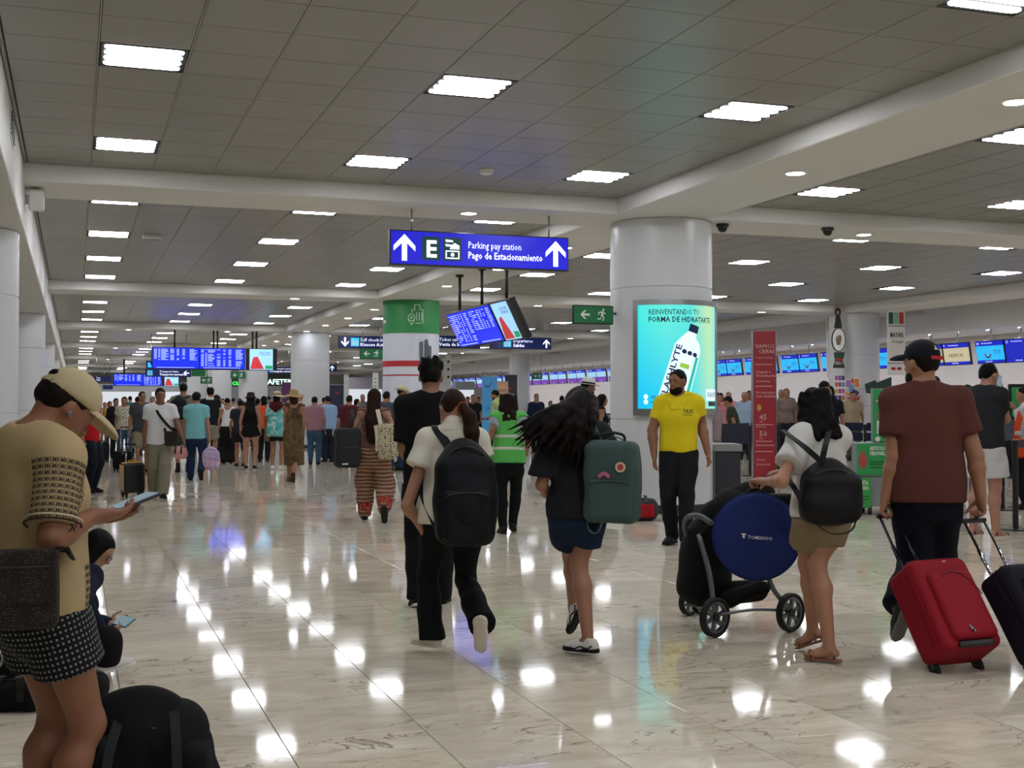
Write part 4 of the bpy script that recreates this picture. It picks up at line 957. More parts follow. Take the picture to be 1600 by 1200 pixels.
m = bpy.data.materials.new('backlit_advert_print'); m.use_nodes = True; nt = m.node_tree; bs = nt.nodes['Principled BSDF']; at = nt.nodes.new('ShaderNodeVertexColor'); at.layer_name = 'print'
bs.inputs['Base Color'].default_value = (.02, .02, .02, 1); nt.links.new(at.outputs[0], bs.inputs['Emission Color']); bs.inputs['Emission Strength'].default_value = 1.0; bs.inputs['Roughness'].default_value = .3
NU, NV = 40, 24; vs_ = []; fs = []; cols = []; r = AR+.033; aa, ab, za, zz = a0+fw/AR, a1-fw/AR, zb+fw*1.6, zt-fw*1.2
def lerp(a, b, t): return tuple(x+(y-x)*t for x, y in zip(a, b))
def adcol(u, v):
    low = [(0, .55, .95), (.0, .62, .92), (.05, .72, .85), (.35, .80, .55), (.1, .75, .8)]; high = [(.05, .82, .78), (.12, .85, .72), (.10, .80, .75), (.55, .82, .42), (.08, .75, .78)]
    x = min(3.999, u*4); i = int(x); return lerp(lerp(low[i], low[i+1], x-i), lerp(high[i], high[i+1], x-i), min(1, max(0, v*1.25-.1)))
for i in range(NU+1):
    for j in range(NV+1): vs_.append(cylpt(AC, r, aa+(ab-aa)*i/NU, za+(zz-za)*j/NV)); cols.append(adcol(i/NU, j/NV))
for i in range(NU):
    for j in range(NV): fs.append((i*(NV+1)+j, (i+1)*(NV+1)+j, (i+1)*(NV+1)+j+1, i*(NV+1)+j+1))
o = mesh_obj('lit_print', vs_, fs, m, AD, True); at_ = o.data.color_attributes.new('print', 'FLOAT_COLOR', 'POINT'); at_.data.foreach_set('color', np.array([c+(1,) for c in cols], f32).ravel())
PW = lambda u, v, l=.036: cylpt(AC, AR+l, aa+(ab-aa)*u, za+(zz-za)*v)      # unit square on the print
ADW, ADH = (ab-aa)*AR, zz-za
def adpoly(name, pts, m_, l=.036, sub=6):
    bm = bmesh.new(); dense = []
    for i in range(len(pts)):
        p, q = pts[i], pts[(i+1) % len(pts)]
        for k in range(sub): dense.append((p[0]+(q[0]-p[0])*k/sub, p[1]+(q[1]-p[1])*k/sub))
    vv = [bm.verts.new((p[0], p[1], 0)) for p in dense]; bm.faces.new(vv); bmesh.ops.triangulate(bm, faces=bm.faces[:])
    for k in range(1, 16):                                       # cut into strips so that it follows the curve
        bmesh.ops.bisect_plane(bm, geom=bm.verts[:]+bm.edges[:]+bm.faces[:], plane_co=(k/16, 0, 0), plane_no=(1, 0, 0))
    v_ = [PW(v.co.x, v.co.y, l) for v in bm.verts]; bm.verts.index_update(); f_ = [[v.index for v in fc.verts] for fc in bm.faces]; bm.free(); return mesh_obj(name, v_, f_, m_, AD)
def adtext(body, u, v, size, m_, rot=0, bold=0.006, width=None, l=.04):
    gv, gf = text_geo(body, 1, 'LEFT', bold, 1); k = size/.72; sx = k if not width else width/(gv[:, 0].max()-gv[:, 0].min()); c, s_ = math.cos(rot), math.sin(rot)
    P = [PW(u+(x*sx*c-y*k*s_)/ADW, v+(x*sx*s_+y*k*c)/ADH, l) for x, y in gv[:, :2]]; return mesh_obj('lettering', P, gf, m_, AD)
A_INK = mat('advert_dark_print', '083a52', .4); A_NAVY = mat('advert_navy_print', '122a5a', .4); A_PALE = mat('advert_bottle_print', 'd4eaf6', .3, emit=.8, ecol='d8eefa'); A_TEAL = mat('advert_teal_print', '2fbfa8', .3, emit=.5, ecol='2fc9b0'); A_LIME = mat('advert_lime_print', '9ac84a', .3, emit=.5, ecol='a0d050')
adtext('REINVENTANDO TU', .10, .905, .072, A_INK, width=.62*ADW*.8); adtext('FORMA DE HIDRATARTE', .10, .835, .07, A_NAVY, bold=.02, width=.66*ADW)
bc = (.42, .385); br_ = math.radians(-17)
def bt(x, y):
    x *= 1.12; c, s_ = math.cos(br_), math.sin(br_); return (bc[0]+(x*c-y*s_)/ADW, bc[1]+(x*s_+y*c)/ADH)
adpoly('bottle_print', [bt(x, y) for x, y in ((-.17, -.50), (-.14, -.56), (.14, -.56), (.17, -.50), (.17, .28), (.13, .37), (.06, .43), (.055, .5), (-.055, .5), (-.06, .43), (-.13, .37), (-.17, .28))], A_PALE, .036)
adpoly('bottle_cap', [bt(x, y) for x, y in ((-.062, .49), (.062, .49), (.062, .59), (-.062, .59))], A_NAVY, .038)
adpoly('bottle_stripe', [bt(x, y) for x, y in ((.115, -.42), (.155, -.42), (.155, .2), (.115, .2))], A_TEAL, .038)
for (x0, x1, y) in ((-.045, .07, .04), (-.045, .03, -.05), (-.045, -.01, -.13)): adpoly('bottle_bar', [bt(x0, y-.03), bt(x1, y-.03), bt(x1, y+.03), bt(x0, y+.03)], A_LIME if y > 0 else A_TEAL, .038)
for x in (-.04, .03, .10): adpoly('bottle_dot', [bt(x+.03*math.cos(q*.6283), .22+.03*math.sin(q*.6283)) for q in range(10)], A_NAVY, .038, 1)
p = bt(-.085, -.44); adtext('FLASHLYTE', p[0], p[1], .075, A_NAVY, rot=math.pi/2+br_, bold=.02, width=.72)
adpoly('corner_tag', [(.70, .08), (.97, .08), (.97, .19), (.70, .19)], A_PALE, .036, 4); adtext('FLASHLYTE', .72, .115, .065, A_NAVY, width=.30); adpoly('corner_bar', [(.74, .025), (.95, .025), (.95, .07), (.74, .07)], A_NAVY, .037, 4)
for v, s_ in ((.115, '@flashlytemx'), (.065, 'flashlyte')): adpoly('round_icon', [(.075+.022*math.cos(q*.6283), v+.025*math.sin(q*.6283)) for q in range(10)], A_PALE, .037, 1); adtext(s_, .12, v-.012, .03, A_INK)
# ---------------- wrapped column (green, white and red)
c2 = (7.42, 28.2); rr = .65; t = thing('column_wrap', (c2[0], c2[1]-rr, 1.0), 'green white and red printed wrap around the second column', 'wrap'); full = 2*math.pi
z_ = lambda y: 1.38+(635-y)*28.7/FPX
curved('green_band', c2, rr-.001, rr+.012, 0, full, z_(521), z_(462), M_PGREEN, t, 40); curved('white_band', c2, rr-.001, rr+.01, 0, full, z_(640), z_(522), mat('white_wrap', 'd2d6e2', .4), t, 40)
curved('red_band', c2, rr+.0102, rr+.014, 0, full, z_(573), z_(564), M_RED, t, 40); curved('thin_red_band', c2, rr+.0102, rr+.014, 0, full, z_(587.5), z_(585.5), M_RED, t, 40)
def on2(name, polys, m_, l=.02):
    mb = MB()
    for pl in polys:
        v_ = [cyl(x, y, c2, rr+l) for x, y in pl]; mb.add(v_, [tuple(range(len(v_)))[::-1]])
    return mb.obj(name, m_, t)
def line(p, q, w_=1.2): dx, dy = q[0]-p[0], q[1]-p[1]; L_ = math.hypot(dx, dy); nx, ny = -dy/L_*w_/2, dx/L_*w_/2; return [(p[0]+nx, p[1]+ny), (q[0]+nx, q[1]+ny), (q[0]-nx, q[1]-ny), (p[0]-nx, p[1]-ny)]
lug = [line((649, 505), (659, 505)), line((661, 484), (661, 505)), line((644, 484), (644, 488)), line((644, 484), (661, 484)), line((648, 476), (648, 484)), line((656, 476), (656, 484)), line((648, 476), (656, 476)), line((651, 488), (651, 501)), line((655, 488), (655, 501)), line((659, 488), (659, 501))]
lug += [line((643+5.5*math.cos(a), 496+5.5*math.sin(a)), (643+5.5*math.cos(a+.7), 496+5.5*math.sin(a+.7)), 1.3) for a in np.arange(0, 6.3, .7)]+[line((638, 499), (643, 508)), line((643, 508), (648, 499))]+[line((643+2*math.cos(a), 496+2*math.sin(a)), (643+2*math.cos(a+1.6), 496+2*math.sin(a+1.6)), 1.2) for a in np.arange(0, 6.3, 1.57)]
on2('luggage_pin_icon', [p[::-1] for p in lug], mat('pale_green_line', 'bfe0c8', .5)); on2('tower_graphic', [[(656, 565), (655, 535), (661, 533), (661, 565)], [(663, 565), (663, 532), (668, 529), (670, 540), (674, 541), (674, 565)]], mat('grey_graphic', '5a616c', .5)); on2('white_patch', [[(599, 505), (603, 505), (603, 500), (599, 500)]], M_PRINTW)
# ---------------- column with folk decorations on the right
c7 = (19.6, 28.2); r7 = .66; d7 = 33.0
t = thing('hanging_ornament', W(1305, 575, d7-.9), 'tall painted ornament with oval eagle crest on right column', 'ornament'); o7 = W(1305, 575, d7-.75); s7 = d7/FPX; f = Fr(o7, RGT, (0, 0, 1)); u = s7
def P7(lst): return [((x-1305)*u, (575-y)*u) for x, y in lst]
f.polys('wooden_body', [P7([(1301, 575), (1319, 575), (1315, 561), (1305, 561)]), P7([(1304, 561), (1317, 561), (1319, 551), (1303, 551)]), P7([(1303, 514), (1315, 514), (1314, 505), (1305, 505)]), P7([(1305, 505), (1314, 505), (1312, 496), (1306, 496)])], mat('dark_painted_wood', '2c2a2c', .6), t, 0, .05)
f.polys('top_ring', [P7([(1309+4.4*math.cos(a), 490+7*math.sin(a)), (1309+4.4*math.cos(a+.5), 490+7*math.sin(a+.5)), (1309+2.0*math.cos(a+.5), 490+4*math.sin(a+.5)), (1309+2.0*math.cos(a), 490+4*math.sin(a))]) for a in np.arange(0, 6.28, .5)], mat('maroon_paint', '4a1d22', .5), t, 0, .05)
f.polys('oval_border', [[((1309.5-1305+10.5*math.cos(a))*u, (575-532+18.5*math.sin(a))*u) for a in np.linspace(0, 6.1, 24)]], M_INK, t, .01, .05); f.polys('oval_plate', [[((1309.5-1305+9.2*math.cos(a))*u, (575-532+17*math.sin(a))*u) for a in np.linspace(0, 6.1, 24)]], M_PRINTW, t, .06, .012)
f.polys('eagle_crest', [disc((1309-1305)*u, (575-532)*u, 4.5*u, 10, 7*u)], mat('grey_crest', '9a8f84', .6), t, .072, .004); f.polys('crest_wing', [P7([(1306, 540), (1312, 540), (1314, 528), (1311, 524), (1309, 531), (1306, 527)])], mat('brown_crest', '75634f', .6), t, .076, .003)
f.polys('green_block', [P7([(1303, 560), (1317, 560), (1318, 553), (1302, 553)])], mat('green_paint', '1e4a38', .5), t, .05, .02); f.polys('red_block', [P7([(1306, 564), (1313, 564), (1313, 560), (1306, 560)])], M_RED, t, .05, .012); f.text('MEXICO', (1304-1305)*u, (575-570)*u, 5*u, M_PRINTW, t, width=11*u, l=.055)
t = thing('card_display', W(1325, 630, d7-.75), 'colourful lottery cards and red ribbon stuck on right column', 'wall decoration'); f = Fr(W(1325, 630, d7-.72), RGT, (0, 0, 1)); P8 = lambda lst: [((x-1325)*u, (630-y)*u) for x, y in lst]
f.polys('red_ribbon', [P8([(1324, 594), (1342, 590), (1342, 597), (1330, 602)]), P8([(1322, 622), (1343, 618), (1342, 625), (1333, 626)])], M_RED, t, 0, .02)
f.slab('card_sheet', (1304-1325)*u, (630-630)*u, (1321-1325)*u, (630-587)*u, 0, .015, M_PRINTW, t); cc = ['b85a8a', '6a5aa8', '3a3a6a', 'd06a3a', 'b04060', '4a90c0', 'c8a23a', 'a04a90']
for i in range(4):
    for j in range(3): f.slab('small_card', (1305+5.2*j-1325)*u, (630-596-10*i+1)*u, (1309.4+5.2*j-1325)*u, (630-588-10*i)*u, .015, .02, mat('card_'+cc[(i*3+j) % 8], cc[(i*3+j) % 8], .5), t)
for (x, y, w_, h_, a, c) in ((1330, 607, 10, 15, .15, '6a9ac8'), (1338, 599, 9, 16, -.1, 'd8783a'), (1336, 614, 13, 10, .5, '3a3f6a'), (1325, 600, 9, 14, .1, 'b070b0'), (1325, 616, 12, 6, .3, 'd89a4a')):
    ca, sa = math.cos(a), math.sin(a); q = [(x+dx*ca-dy*sa, y+dx*sa+dy*ca) for dx, dy in ((-w_/2, h_/2), (w_/2, h_/2), (w_/2, -h_/2), (-w_/2, -h_/2))]; f.polys('large_card', [P8(q)], M_PRINTW, t, .02+.004*(x % 5), .003)
    q = [(x+dx*ca*.8-dy*sa*.8, y+dx*sa*.8+dy*ca*.8) for dx, dy in ((-w_/2, h_/2), (w_/2, h_/2), (w_/2, -h_/2), (-w_/2, -h_/2))]; f.polys('card_picture', [P8(q)], mat('card_'+c, c, .5), t, .024+.004*(x % 5), .003)
def vert_panel(label, px, y0, y1, w_, d, items, name='sign_panel', z0=None):
    o = W(px, y1, d); f = Fr(o, RGT, (0, 0, 1)); u = d/FPX; H = (y1-y0)*u; t = thing(name, o+RGT*w_*u/2, label, 'sign panel'); f.slab('panel', 0, 0, w_*u, H, -.05, 0, M_PRINTW, t, b=.005)
    for it in items: it(f, u, t)
    return t
vert_panel('tall white hanging panel with flag squares and boutique lettering', 1387, 483, 586, 28, 31.5, [
    lambda f, u, t: [f.slab('flag_square', (2+8.2*i)*u, 80*u, (9+8.2*i)*u, 98*u, .0, .006, mat('flag_'+c, c, .5), t) for i, c in enumerate(('1f5a4c', '8fc0a4', 'c0403a'))], lambda f, u, t: f.slab('divider', 0, 76*u, 28*u, 77*u, 0, .004, M_INK, t),
    lambda f, u, t: f.text('MAYAN', 4*u, 59*u, 8*u, M_INK, t, bold=.02, width=20*u), lambda f, u, t: f.text('Boutique', 8*u, 50*u, 5*u, M_INK, t, width=16*u), lambda f, u, t: f.slab('divider', 0, 18*u, 28*u, 19*u, 0, .004, M_INK, t), lambda f, u, t: f.polys('red_mark', [disc(9*u, 10*u, 4*u, 12, 2.5*u), disc(18*u, 10*u, 4*u, 12, 2.5*u)], M_RED, t, .002)])
vert_panel('narrow white panel with green emblem left of right column', 1292, 495, 590, 8, 33.6, [lambda f, u, t: f.slab('emblem_square', .5*u, 72*u, 7.5*u, 92*u, 0, .005, mat('yellow_green', 'b8b878', .5), t), lambda f, u, t: f.poly('emblem', [(2*u, 76*u), (4*u, 84*u), (6*u, 80*u)], M_PGREEN, t, .006)])
t = thing('green_board', W(1375, 617, 30), 'dark green arrow shaped board beside the luggage gauge', 'board'); f = Fr(W(1351, 617, 30), RGT, (0, 0, 1)); u = 30/FPX; f.polys('board', [[(x*u, y*u) for x, y in ((2, 3), (0, 17), (16, 23), (18, 19), (41, 28), (41, 2), (14, 1))]], mat('dark_green_board', '12362e', .5), t, 0, .06)
f.polys('board_post', [rect(38*u, -ROOT[t.name][2], 41*u, 2*u)], M_DARK, t, 0, .04)
# ---------------- check-in monitors, desks
def monitor_pair(Y, kind, lab):
    X = 22.7; zt, zb = 3.05, 2.50; t = thing('checkin_monitor', (X, Y, zb), lab, 'monitor', 'monitors over the check-in desks'); tilt = unit(np.array([-.22, 0, 1])); tilt2 = tilt
    for i in (0, 1):
        y0 = Y+1.09-1.1*i; f = Fr((X, y0, zb), (0, -1, 0), np.array([-.16, 0, 1.])); w_, h_ = 1.07, .62
        f.slab('screen_housing', 0, 0, w_, h_, -.07, -.004, M_BLACK, t, b=.006); f.slab('screen_header', .02, h_*.78, w_-.02, h_-.02, -.004, .003, E_DBLUE, t)
        m_ = {'cyan': E_CYAN, 'cream': E_CREAM, 'blue': E_DBLUE, 'purple': E_SKY}[kind[i]]; f.slab('screen', .02, .10 if kind[i] != 'purple' else .24, w_-.02, h_*.77, -.004, .003, m_, t); f.slab('screen_footer', .02, .02, w_-.02, .095 if kind[i] != 'purple' else .235, -.004, .003, E_DBLUE if kind[i] != 'purple' else mat('purple_screen', '7a3ab8', .3, emit=.6, ecol='8040c0'), t)
        f.text('%d' % (30-int(Y/2.4)*2+i), .05, h_*.82, .08, E_WHITE, t); f.text('Documentacion', .25, h_*.86, .045, E_WHITE, t)
        if kind[i] == 'cyan':
            f.polys('smile_logo', [[(w_*.42+.13*math.cos(a), h_*.48+.15*math.sin(a)) for a in np.linspace(3.3, 6.0, 8)]+[(w_*.42+.10*math.cos(a), h_*.50+.12*math.sin(a)) for a in np.linspace(6.0, 3.3, 8)]], M_RED, t, .004); f.text('TUI', w_*.62, h_*.40, .12, mat('tui_blue', '2a5a9a', .4), t)
        if kind[i] == 'cream': f.text('PREMIUM', w_*.22, h_*.36, .10, mat('brown_print', '6a5a3a', .5), t)
        if kind[i] == 'blue': pass
        f.text('CHECK-IN', w_*.3, .04, .04, E_WHITE, t); MB().tube([f.P(w_/2, h_*.9, -.05), (f.P(w_/2, h_, -.05)[0]+.05, y0-w_/2, ZL+.12)], .02, 8).obj('ceiling_pole', M_STEEL, t)
mk = {0: ('cyan', 'blue'), 1: ('cream', 'cream')}
for i in range(26):
    Y = 26.0+2.42*i; kd = mk.get(i, ('cyan', 'cyan') if i < 9 else ('purple', 'purple')); nm = {'cyan': 'cyan and blue', 'cream': 'cream', 'purple': 'white and purple'}[kd[0]]
    monitor_pair(Y, kd, 'pair of %s check-in monitors, %s pair from the right edge' % (nm, ORD[i]) if i < 12 else ('distant white and purple check-in monitors along the right wall' ))
M_DESK = mat('desk_laminate', 'a8a6a2', .4); M_NAVY = cloth('111a34', .6)
for i in range(16):
    Y = 24.8+2.42*i; t = thing('checkin_desk', (22.4, Y, 0), 'grey check-in desk under the monitors, %s from the right edge' % ORD[min(i, 11)] if i < 11 else 'grey check-in desk far along the right wall', 'desk', 'check-in desks')
    MB().box((22.05, Y-.85, 0), (22.75, Y+.85, 1.02), b=.02).obj('body', M_DESK, t); MB().box((21.98, Y-.9, 1.021), (22.8, Y+.9, 1.07), b=.01).obj('top', M_DARK, t); MB().box((22.03, Y-.8, .1), (22.049, Y+.8, .95), b=.004).obj('front_panel', mat('blue_grey_panel', '5a6a80', .5), t)
# ---------------- red totem, counter by the column, gauge stands
d = 22.5; a = W(1177, 600, d); u = d/FPX; t = thing('red_totem', (W(1195, 600, d)[0], W(1195, 600, d)[1], 0), 'tall red information totem between counter and curly haired woman', 'totem'); o = W(1177, 600, d); o[2] = 0; f = Fr(o, RGT, (0, 0, 1)); ht = 1.38+(635-517)*u; wd = 35*u
f.slab('body', 0, .04, wd, ht, -.12, 0, mat('red_totem_panel', 'a02a34', .35), t, b=.006); f.slab('edge_strip', -.015, .04, .0, ht, -.12, .005, M_STEEL, t); f.slab('edge_strip', wd, .04, wd+.015, ht, -.12, .005, M_STEEL, t); f.slab('foot', -.08, 0.002, wd+.08, .04, -.3, .18, M_STEEL, t, b=.008)
Zp = lambda y: 1.38+(635-y)*u
for (s_, y, sz, x) in (('VAMOS AL', 544, 6.5, 3), ('CIERRE', 552, 6, 8), ('counter closing', 560, 3, 4), ('Llegada a', 583, 4.5, 4), ('documentacion', 589, 5, 4), ('checked bags', 597, 3, 4), ('Documentacion', 615, 4, 4), ('con maleta', 621, 5, 4), ('45', 656, 9, 9), ('min', 660, 3, 9), ('Nacional', 668, 3, 4), ('50', 682, 9, 9), ('min', 686, 3, 9), ('Internacional', 697, 4, 4), ('Cierre', 720, 4, 4), ('de puerta', 727, 4, 4)): f.text(s_, x*u, Zp(y), sz*u, mat('pale_pink_print', 'e0bcb8', .5), t)
for y in (570, 604, 664, 690, 706): f.slab('rule', 3*u, Zp(y), 30*u, Zp(y)+.012, .0, .004, mat('pale_pink_print', 'e0bcb8', .5), t)
f.polys('clock_icon', [disc(9*u, Zp(637), 3.6*u, 14, 5*u)], mat('gold_print', 'c8963a', .5), t, .003)
d = GD(797); t = thing('service_counter', (W(1138, 635, d)[0], W(1120, 635, d)[1], 0), 'dark service counter with grey stone top beside the column', 'counter'); o = W(1118, 635, d+.3); o[2] = 0; f = Fr(o, RGT, (0, 0, 1)); u = d/FPX; Hc = 1.38-(695-635)*u
f.slab('body', .0, .0, 40*u, Hc-.1, -.6, 0, mat('dark_blue_grey_panel', '22272f', .45), t, b=.01); f.slab('stone_top', -.02, Hc-.099, 42*u, Hc, -.62, .03, mat('grey_stone', '8d8f91', .4, var=.15, scale=30), t, b=.008); f.slab('kick_plate', .02, .003, 39*u, .09, .0005, .012, M_BLACK, t)
# luggage gauge with green boards
d = 15.8; o = W(1330, 635, d); o[2] = 0; u = d/FPX; f = Fr(o, RGT, (0, 0, 1)); t = thing('luggage_gauge', o+RGT*.5, 'grey luggage size gauge with green airline boards', 'luggage gauge'); Zg = lambda y: 1.38+(635-y)*u
G1 = mat('bright_green_board', '2f9a50', .45); GREY = mat('grey_metal_box', '83878d', .45)
f.slab('lower_box', .02, .11, 72*u, Zg(745), -.42, 0, GREY, t, b=.01); f.slab('middle_box', 14*u, Zg(744.5), 86*u, Zg(692), -.42, 0, GREY, t, b=.01); f.slab('back_panel', 34*u, Zg(691.5), 86*u, Zg(607), -.1, -.02, GREY, t, b=.006)
f.slab('lower_board', -.01, Zg(793), 30*u, Zg(747), .001, .02, mat('lime_green_board', '3aa24a', .45), t, b=.004); f.slab('middle_board', 8*u, Zg(742), 55*u, Zg(693), .001, .02, G1, t, b=.004); f.slab('upper_board', 34*u, Zg(690), 84*u, Zg(608), -.019, .0, G1, t, b=.004)
for (s_, x, y, sz, w_) in (('ARTICULO', 28, 703, 6, 24), ('PERSONAL', 28, 711, 6, 24), ('MALETA', 6, 757, 6, 19), ('DE MANO', 4, 765, 6, 22), ('Documentacion', 42, 622, 4, 34), ('automatica', 38, 628, 5, 38)): f.text(s_, x*u, Zg(y), sz*u, M_PRINTW, t, bold=.025, width=w_*u, l=.024)
DG = mat('dark_green_print', '14502c', .5)
f.polys('small_print', [rect(28*u, Zg(y), x*u, Zg(y)+1.6*u) for y, x in ((722, 52), (726, 52), (731, 48))], DG, t, .021); f.polys('small_print', [rect(8*u, Zg(y), x*u, Zg(y)+1.6*u) for y, x in ((776, 26), (781, 26), (786, 20))], DG, t, .021)
f.polys('bag_picture', [disc(17*u, Zg(720), 6.5*u, 16, 12*u), rect(14*u, Zg(708), 20*u, Zg(705))], mat('coral_print', 'b8454e', .5), t, .022); f.polys('bag_picture', [rect(42*u, Zg(655), 47*u, Zg(645))], mat('coral_print', 'b8454e', .5), t, .002); f.slab('white_notice', 40*u, Zg(678), 51*u, Zg(657), .001, .004, M_PRINTW, t); f.polys('notice_icon', [disc(45*u, Zg(665), 2*u, 8), rect(42*u, Zg(674), 49*u, Zg(672))], M_INK, t, .005); f.polys('round_badge', [disc(41*u, Zg(686), 4*u, 12)], M_PRINTW, t, .002)
for x in (.08, 30*u, 66*u):
    for z in (-.05, -.37):
        p = f.P(x, .045, z); mb = MB().lathe([(.045, -.015), (.045, .015)], p, 14, rot=np.stack([np.array([0, 0, 1.]), f.n, f.ux], 1)); mb.box(p+np.array([-.02, -.02, .045]), p+np.array([.02, .02, .068])); mb.obj('caster', M_BLACK, t)
# second green sign in a black frame at the right edge
d = 17.0; o = W(1577, 655, d); f = Fr(o, RGT, (0, 0, 1)); u = d/FPX; t = thing('framed_notice', (o[0]+.2, o[1], 0), 'green notice in black frame on a post at right edge', 'notice'); f.slab('frame', 0, 0, 44*u, 55*u, -.05, 0, M_BLACK, t, b=.008); f.slab('board', 4*u, 4*u, 40*u, 50*u, .0005, .006, G1, t)
f.polys('small_print', [rect(12*u, y*u, x*u, (y+3)*u) for y, x in ((43, 34), (38, 32), (33, 28))], M_PRINTW, t, .007)
MB().tube([f.P(22*u, 0, -.03), (f.P(22*u, 0, -.03)[0], f.P(22*u, 0, -.03)[1], .02)], .025, 10).obj('post', M_BLACK, t); q = f.P(22*u, 0, -.03); MB().lathe([(.2, .0), (.2, .012), (.03, .03)], (q[0], q[1], 0.001), 24).obj('base', M_BLACK, t, sharp=.5)
# stanchions with navy belts
ps = MB().lathe([(.17, .0), (.17, .012), (.06, .03), (.032, .034), (.032, .93), (.042, .94), (.042, 1.0), (.02, 1.01)], seg=20)
def stanchion(p, lab, to=None, double=True, bw=.09):
    t = thing('queue_post', (p[0], p[1], 0), lab, 'queue post', 'black queue posts'); mb = MB(); mb.v = [(v[0]+p[0], v[1]+p[1], v[2]+.0005) for v in ps.v]; mb.f = ps.f; mb.m = ps.m; mb.obj('post', M_BLACK, t, sharp=.5)
    if to is not None:
        dv = unit(np.array([to[0]-p[0], to[1]-p[1], 0])); a = np.array([p[0], p[1], 0])+dv*.045; b_ = np.array([to[0], to[1], 0])-dv*.06
        for z in ((.955, .75) if double else (.955,)): MB().ribbon([a+(0, 0, z), b_+(0, 0, z)], bw if z > .9 else bw*1.0, .004, (0, 0, 1)).obj('belt', M_NAVY, t)
g = [G(1587, 828), G(1640, 806), G(1566, 797), G(1607, 775)]; stanchion(g[0], 'black queue post nearest the right edge', g[1], False); stanchion(g[1], 'queue post just outside the right edge', None); stanchion(g[2], 'black queue post behind the man in white shorts', g[3], False); stanchion(g[3], 'queue post behind the white shirt at right edge')
row = [G(1278, 735), G(1316, 737), G(1352, 739), G(1398, 742), G(1452, 746)]
for i, p in enumerate(row): stanchion(p, 'queue post with navy belts before right column, %s from the left' % ['first', 'second', 'third', 'fourth', 'fifth'][i], row[i+1] if i < 4 else None, True, .17)
row = [G(1128, 752), G(1172, 744), G(1216, 738)]
for i, p in enumerate(row): stanchion(p, 'queue post with navy belts behind counter, %s from the left' % ['first', 'second', 'third'][i], row[i+1] if i < 2 else None, True, .2)
# ---------------- banners and totems in the middle distance
def banner(label, px, y0, yfoot, w_, col, items=(), d=None):
    d = d or GD(yfoot); u = d/FPX; o = W(px, 635, d); o[2] = 0; f = Fr(o, RGT, (0, 0, 1)); t = thing('roll_up_banner', o+RGT*w_*u/2, label, 'banner'); H = 1.38+(635-y0)*u; f.slab('sheet', 0, .06, w_*u, H, -.012, 0, mat('banner_'+col, col, .5), t); f.slab('base', 0, 0.001, w_*u, .06, -.1, .08, M_STEEL, t, b=.006); f.slab('top_rail', 0, H, w_*u, H+.025, -.02, .012, M_STEEL, t)
    for it in items: it(f, u, t, lambda y: 1.38+(635-y)*u)
def smile(x, y, s_, m_): return lambda f, u, t, Z: (f.polys('smile_logo', [[((x+s_*math.cos(a))*u, Z(y)+s_*1.2*u*math.sin(a)) for a in np.linspace(3.3, 6.0, 8)]+[((x+s_*.75*math.cos(a))*u, Z(y)+s_*u*math.sin(a)+.15*s_*u) for a in np.linspace(6.0, 3.3, 8)], disc((x+s_*1.1)*u, Z(y)+.3*s_*u, s_*.22*u, 8)], m_, t, .002))
banner('tall light blue check-in banner with smile logo', 753, 588, 716, 24, '4a9ad4', [smile(9, 600, 4.5, mat('navy_print', '1a2a6a', .5)), lambda f, u, t, Z: f.text('Check-in', 5*u, Z(640), 6*u, mat('navy_print', '1a2a6a', .5), t, width=18*u, l=.004), lambda f, u, t, Z: f.slab('navy_strip', 0, Z(656), 24*u, Z(653), .001, .003, mat('navy_print', '1a2a6a', .5), t)])
banner('peach coloured banner behind the man in a vest', 769, 597, 712, 25, 'd8ab8e', [lambda f, u, t, Z: f.text('PREMIUM', 6*u, Z(612), 4*u, mat('brown_print', '6a5a3a', .5), t, l=.004)]); banner('dark grey banner with red smile logo beside white column', 789, 586, 708, 19, '2d3340', [smile(9, 603, 4, M_RED)])
banner('dark blue banner with red smile logo near third column', 515, 602, 706, 24, '17223c', [smile(12, 611, 4, M_RED)]); banner('white framed totem with small print near green column', 582, 583, 712, 9, 'c8ccc6', [lambda f, u, t, Z: f.polys('small_print', [rect(3*u, Z(y), 6*u, Z(y)+1.2*u) for y in (592, 598, 604, 610, 616, 622)], M_INK, t, .002)]); banner('white framed totem left of the long haired woman', 537, 586, 708, 8, 'c4c8c4')
banner('white post panel with red hanger emblem by green column', 630, 578, 705, 9, 'd2cfca', [lambda f, u, t, Z: f.polys('red_emblem', [rect(2*u, Z(603), 7*u, Z(588)), [(3*u, Z(588)), (6*u, Z(588)), (4.5*u, Z(583))]], M_RED, t, .002)]); banner('red poster stand right of the hat wearer', 640, 602, 704, 17, 'b02a34', [lambda f, u, t, Z: f.polys('white_mark', [[(4*u, Z(606)), (7*u, Z(614)), (10*u, Z(606)), (8*u, Z(606)), (7*u, Z(610)), (6*u, Z(606))]], M_PRINTW, t, .002)]); banner('purple poster on stand left of third column', 440, 598, 690, 16, '5a2a5c')
banner('white pillar panel right of the wrapped column', 696, 555, 700, 9, 'cfcfca', [lambda f, u, t, Z: f.polys('small_logos', [disc(4.5*u, Z(y), 2*u, 10) for y in (565, 577, 589)], M_INK, t, .002)])
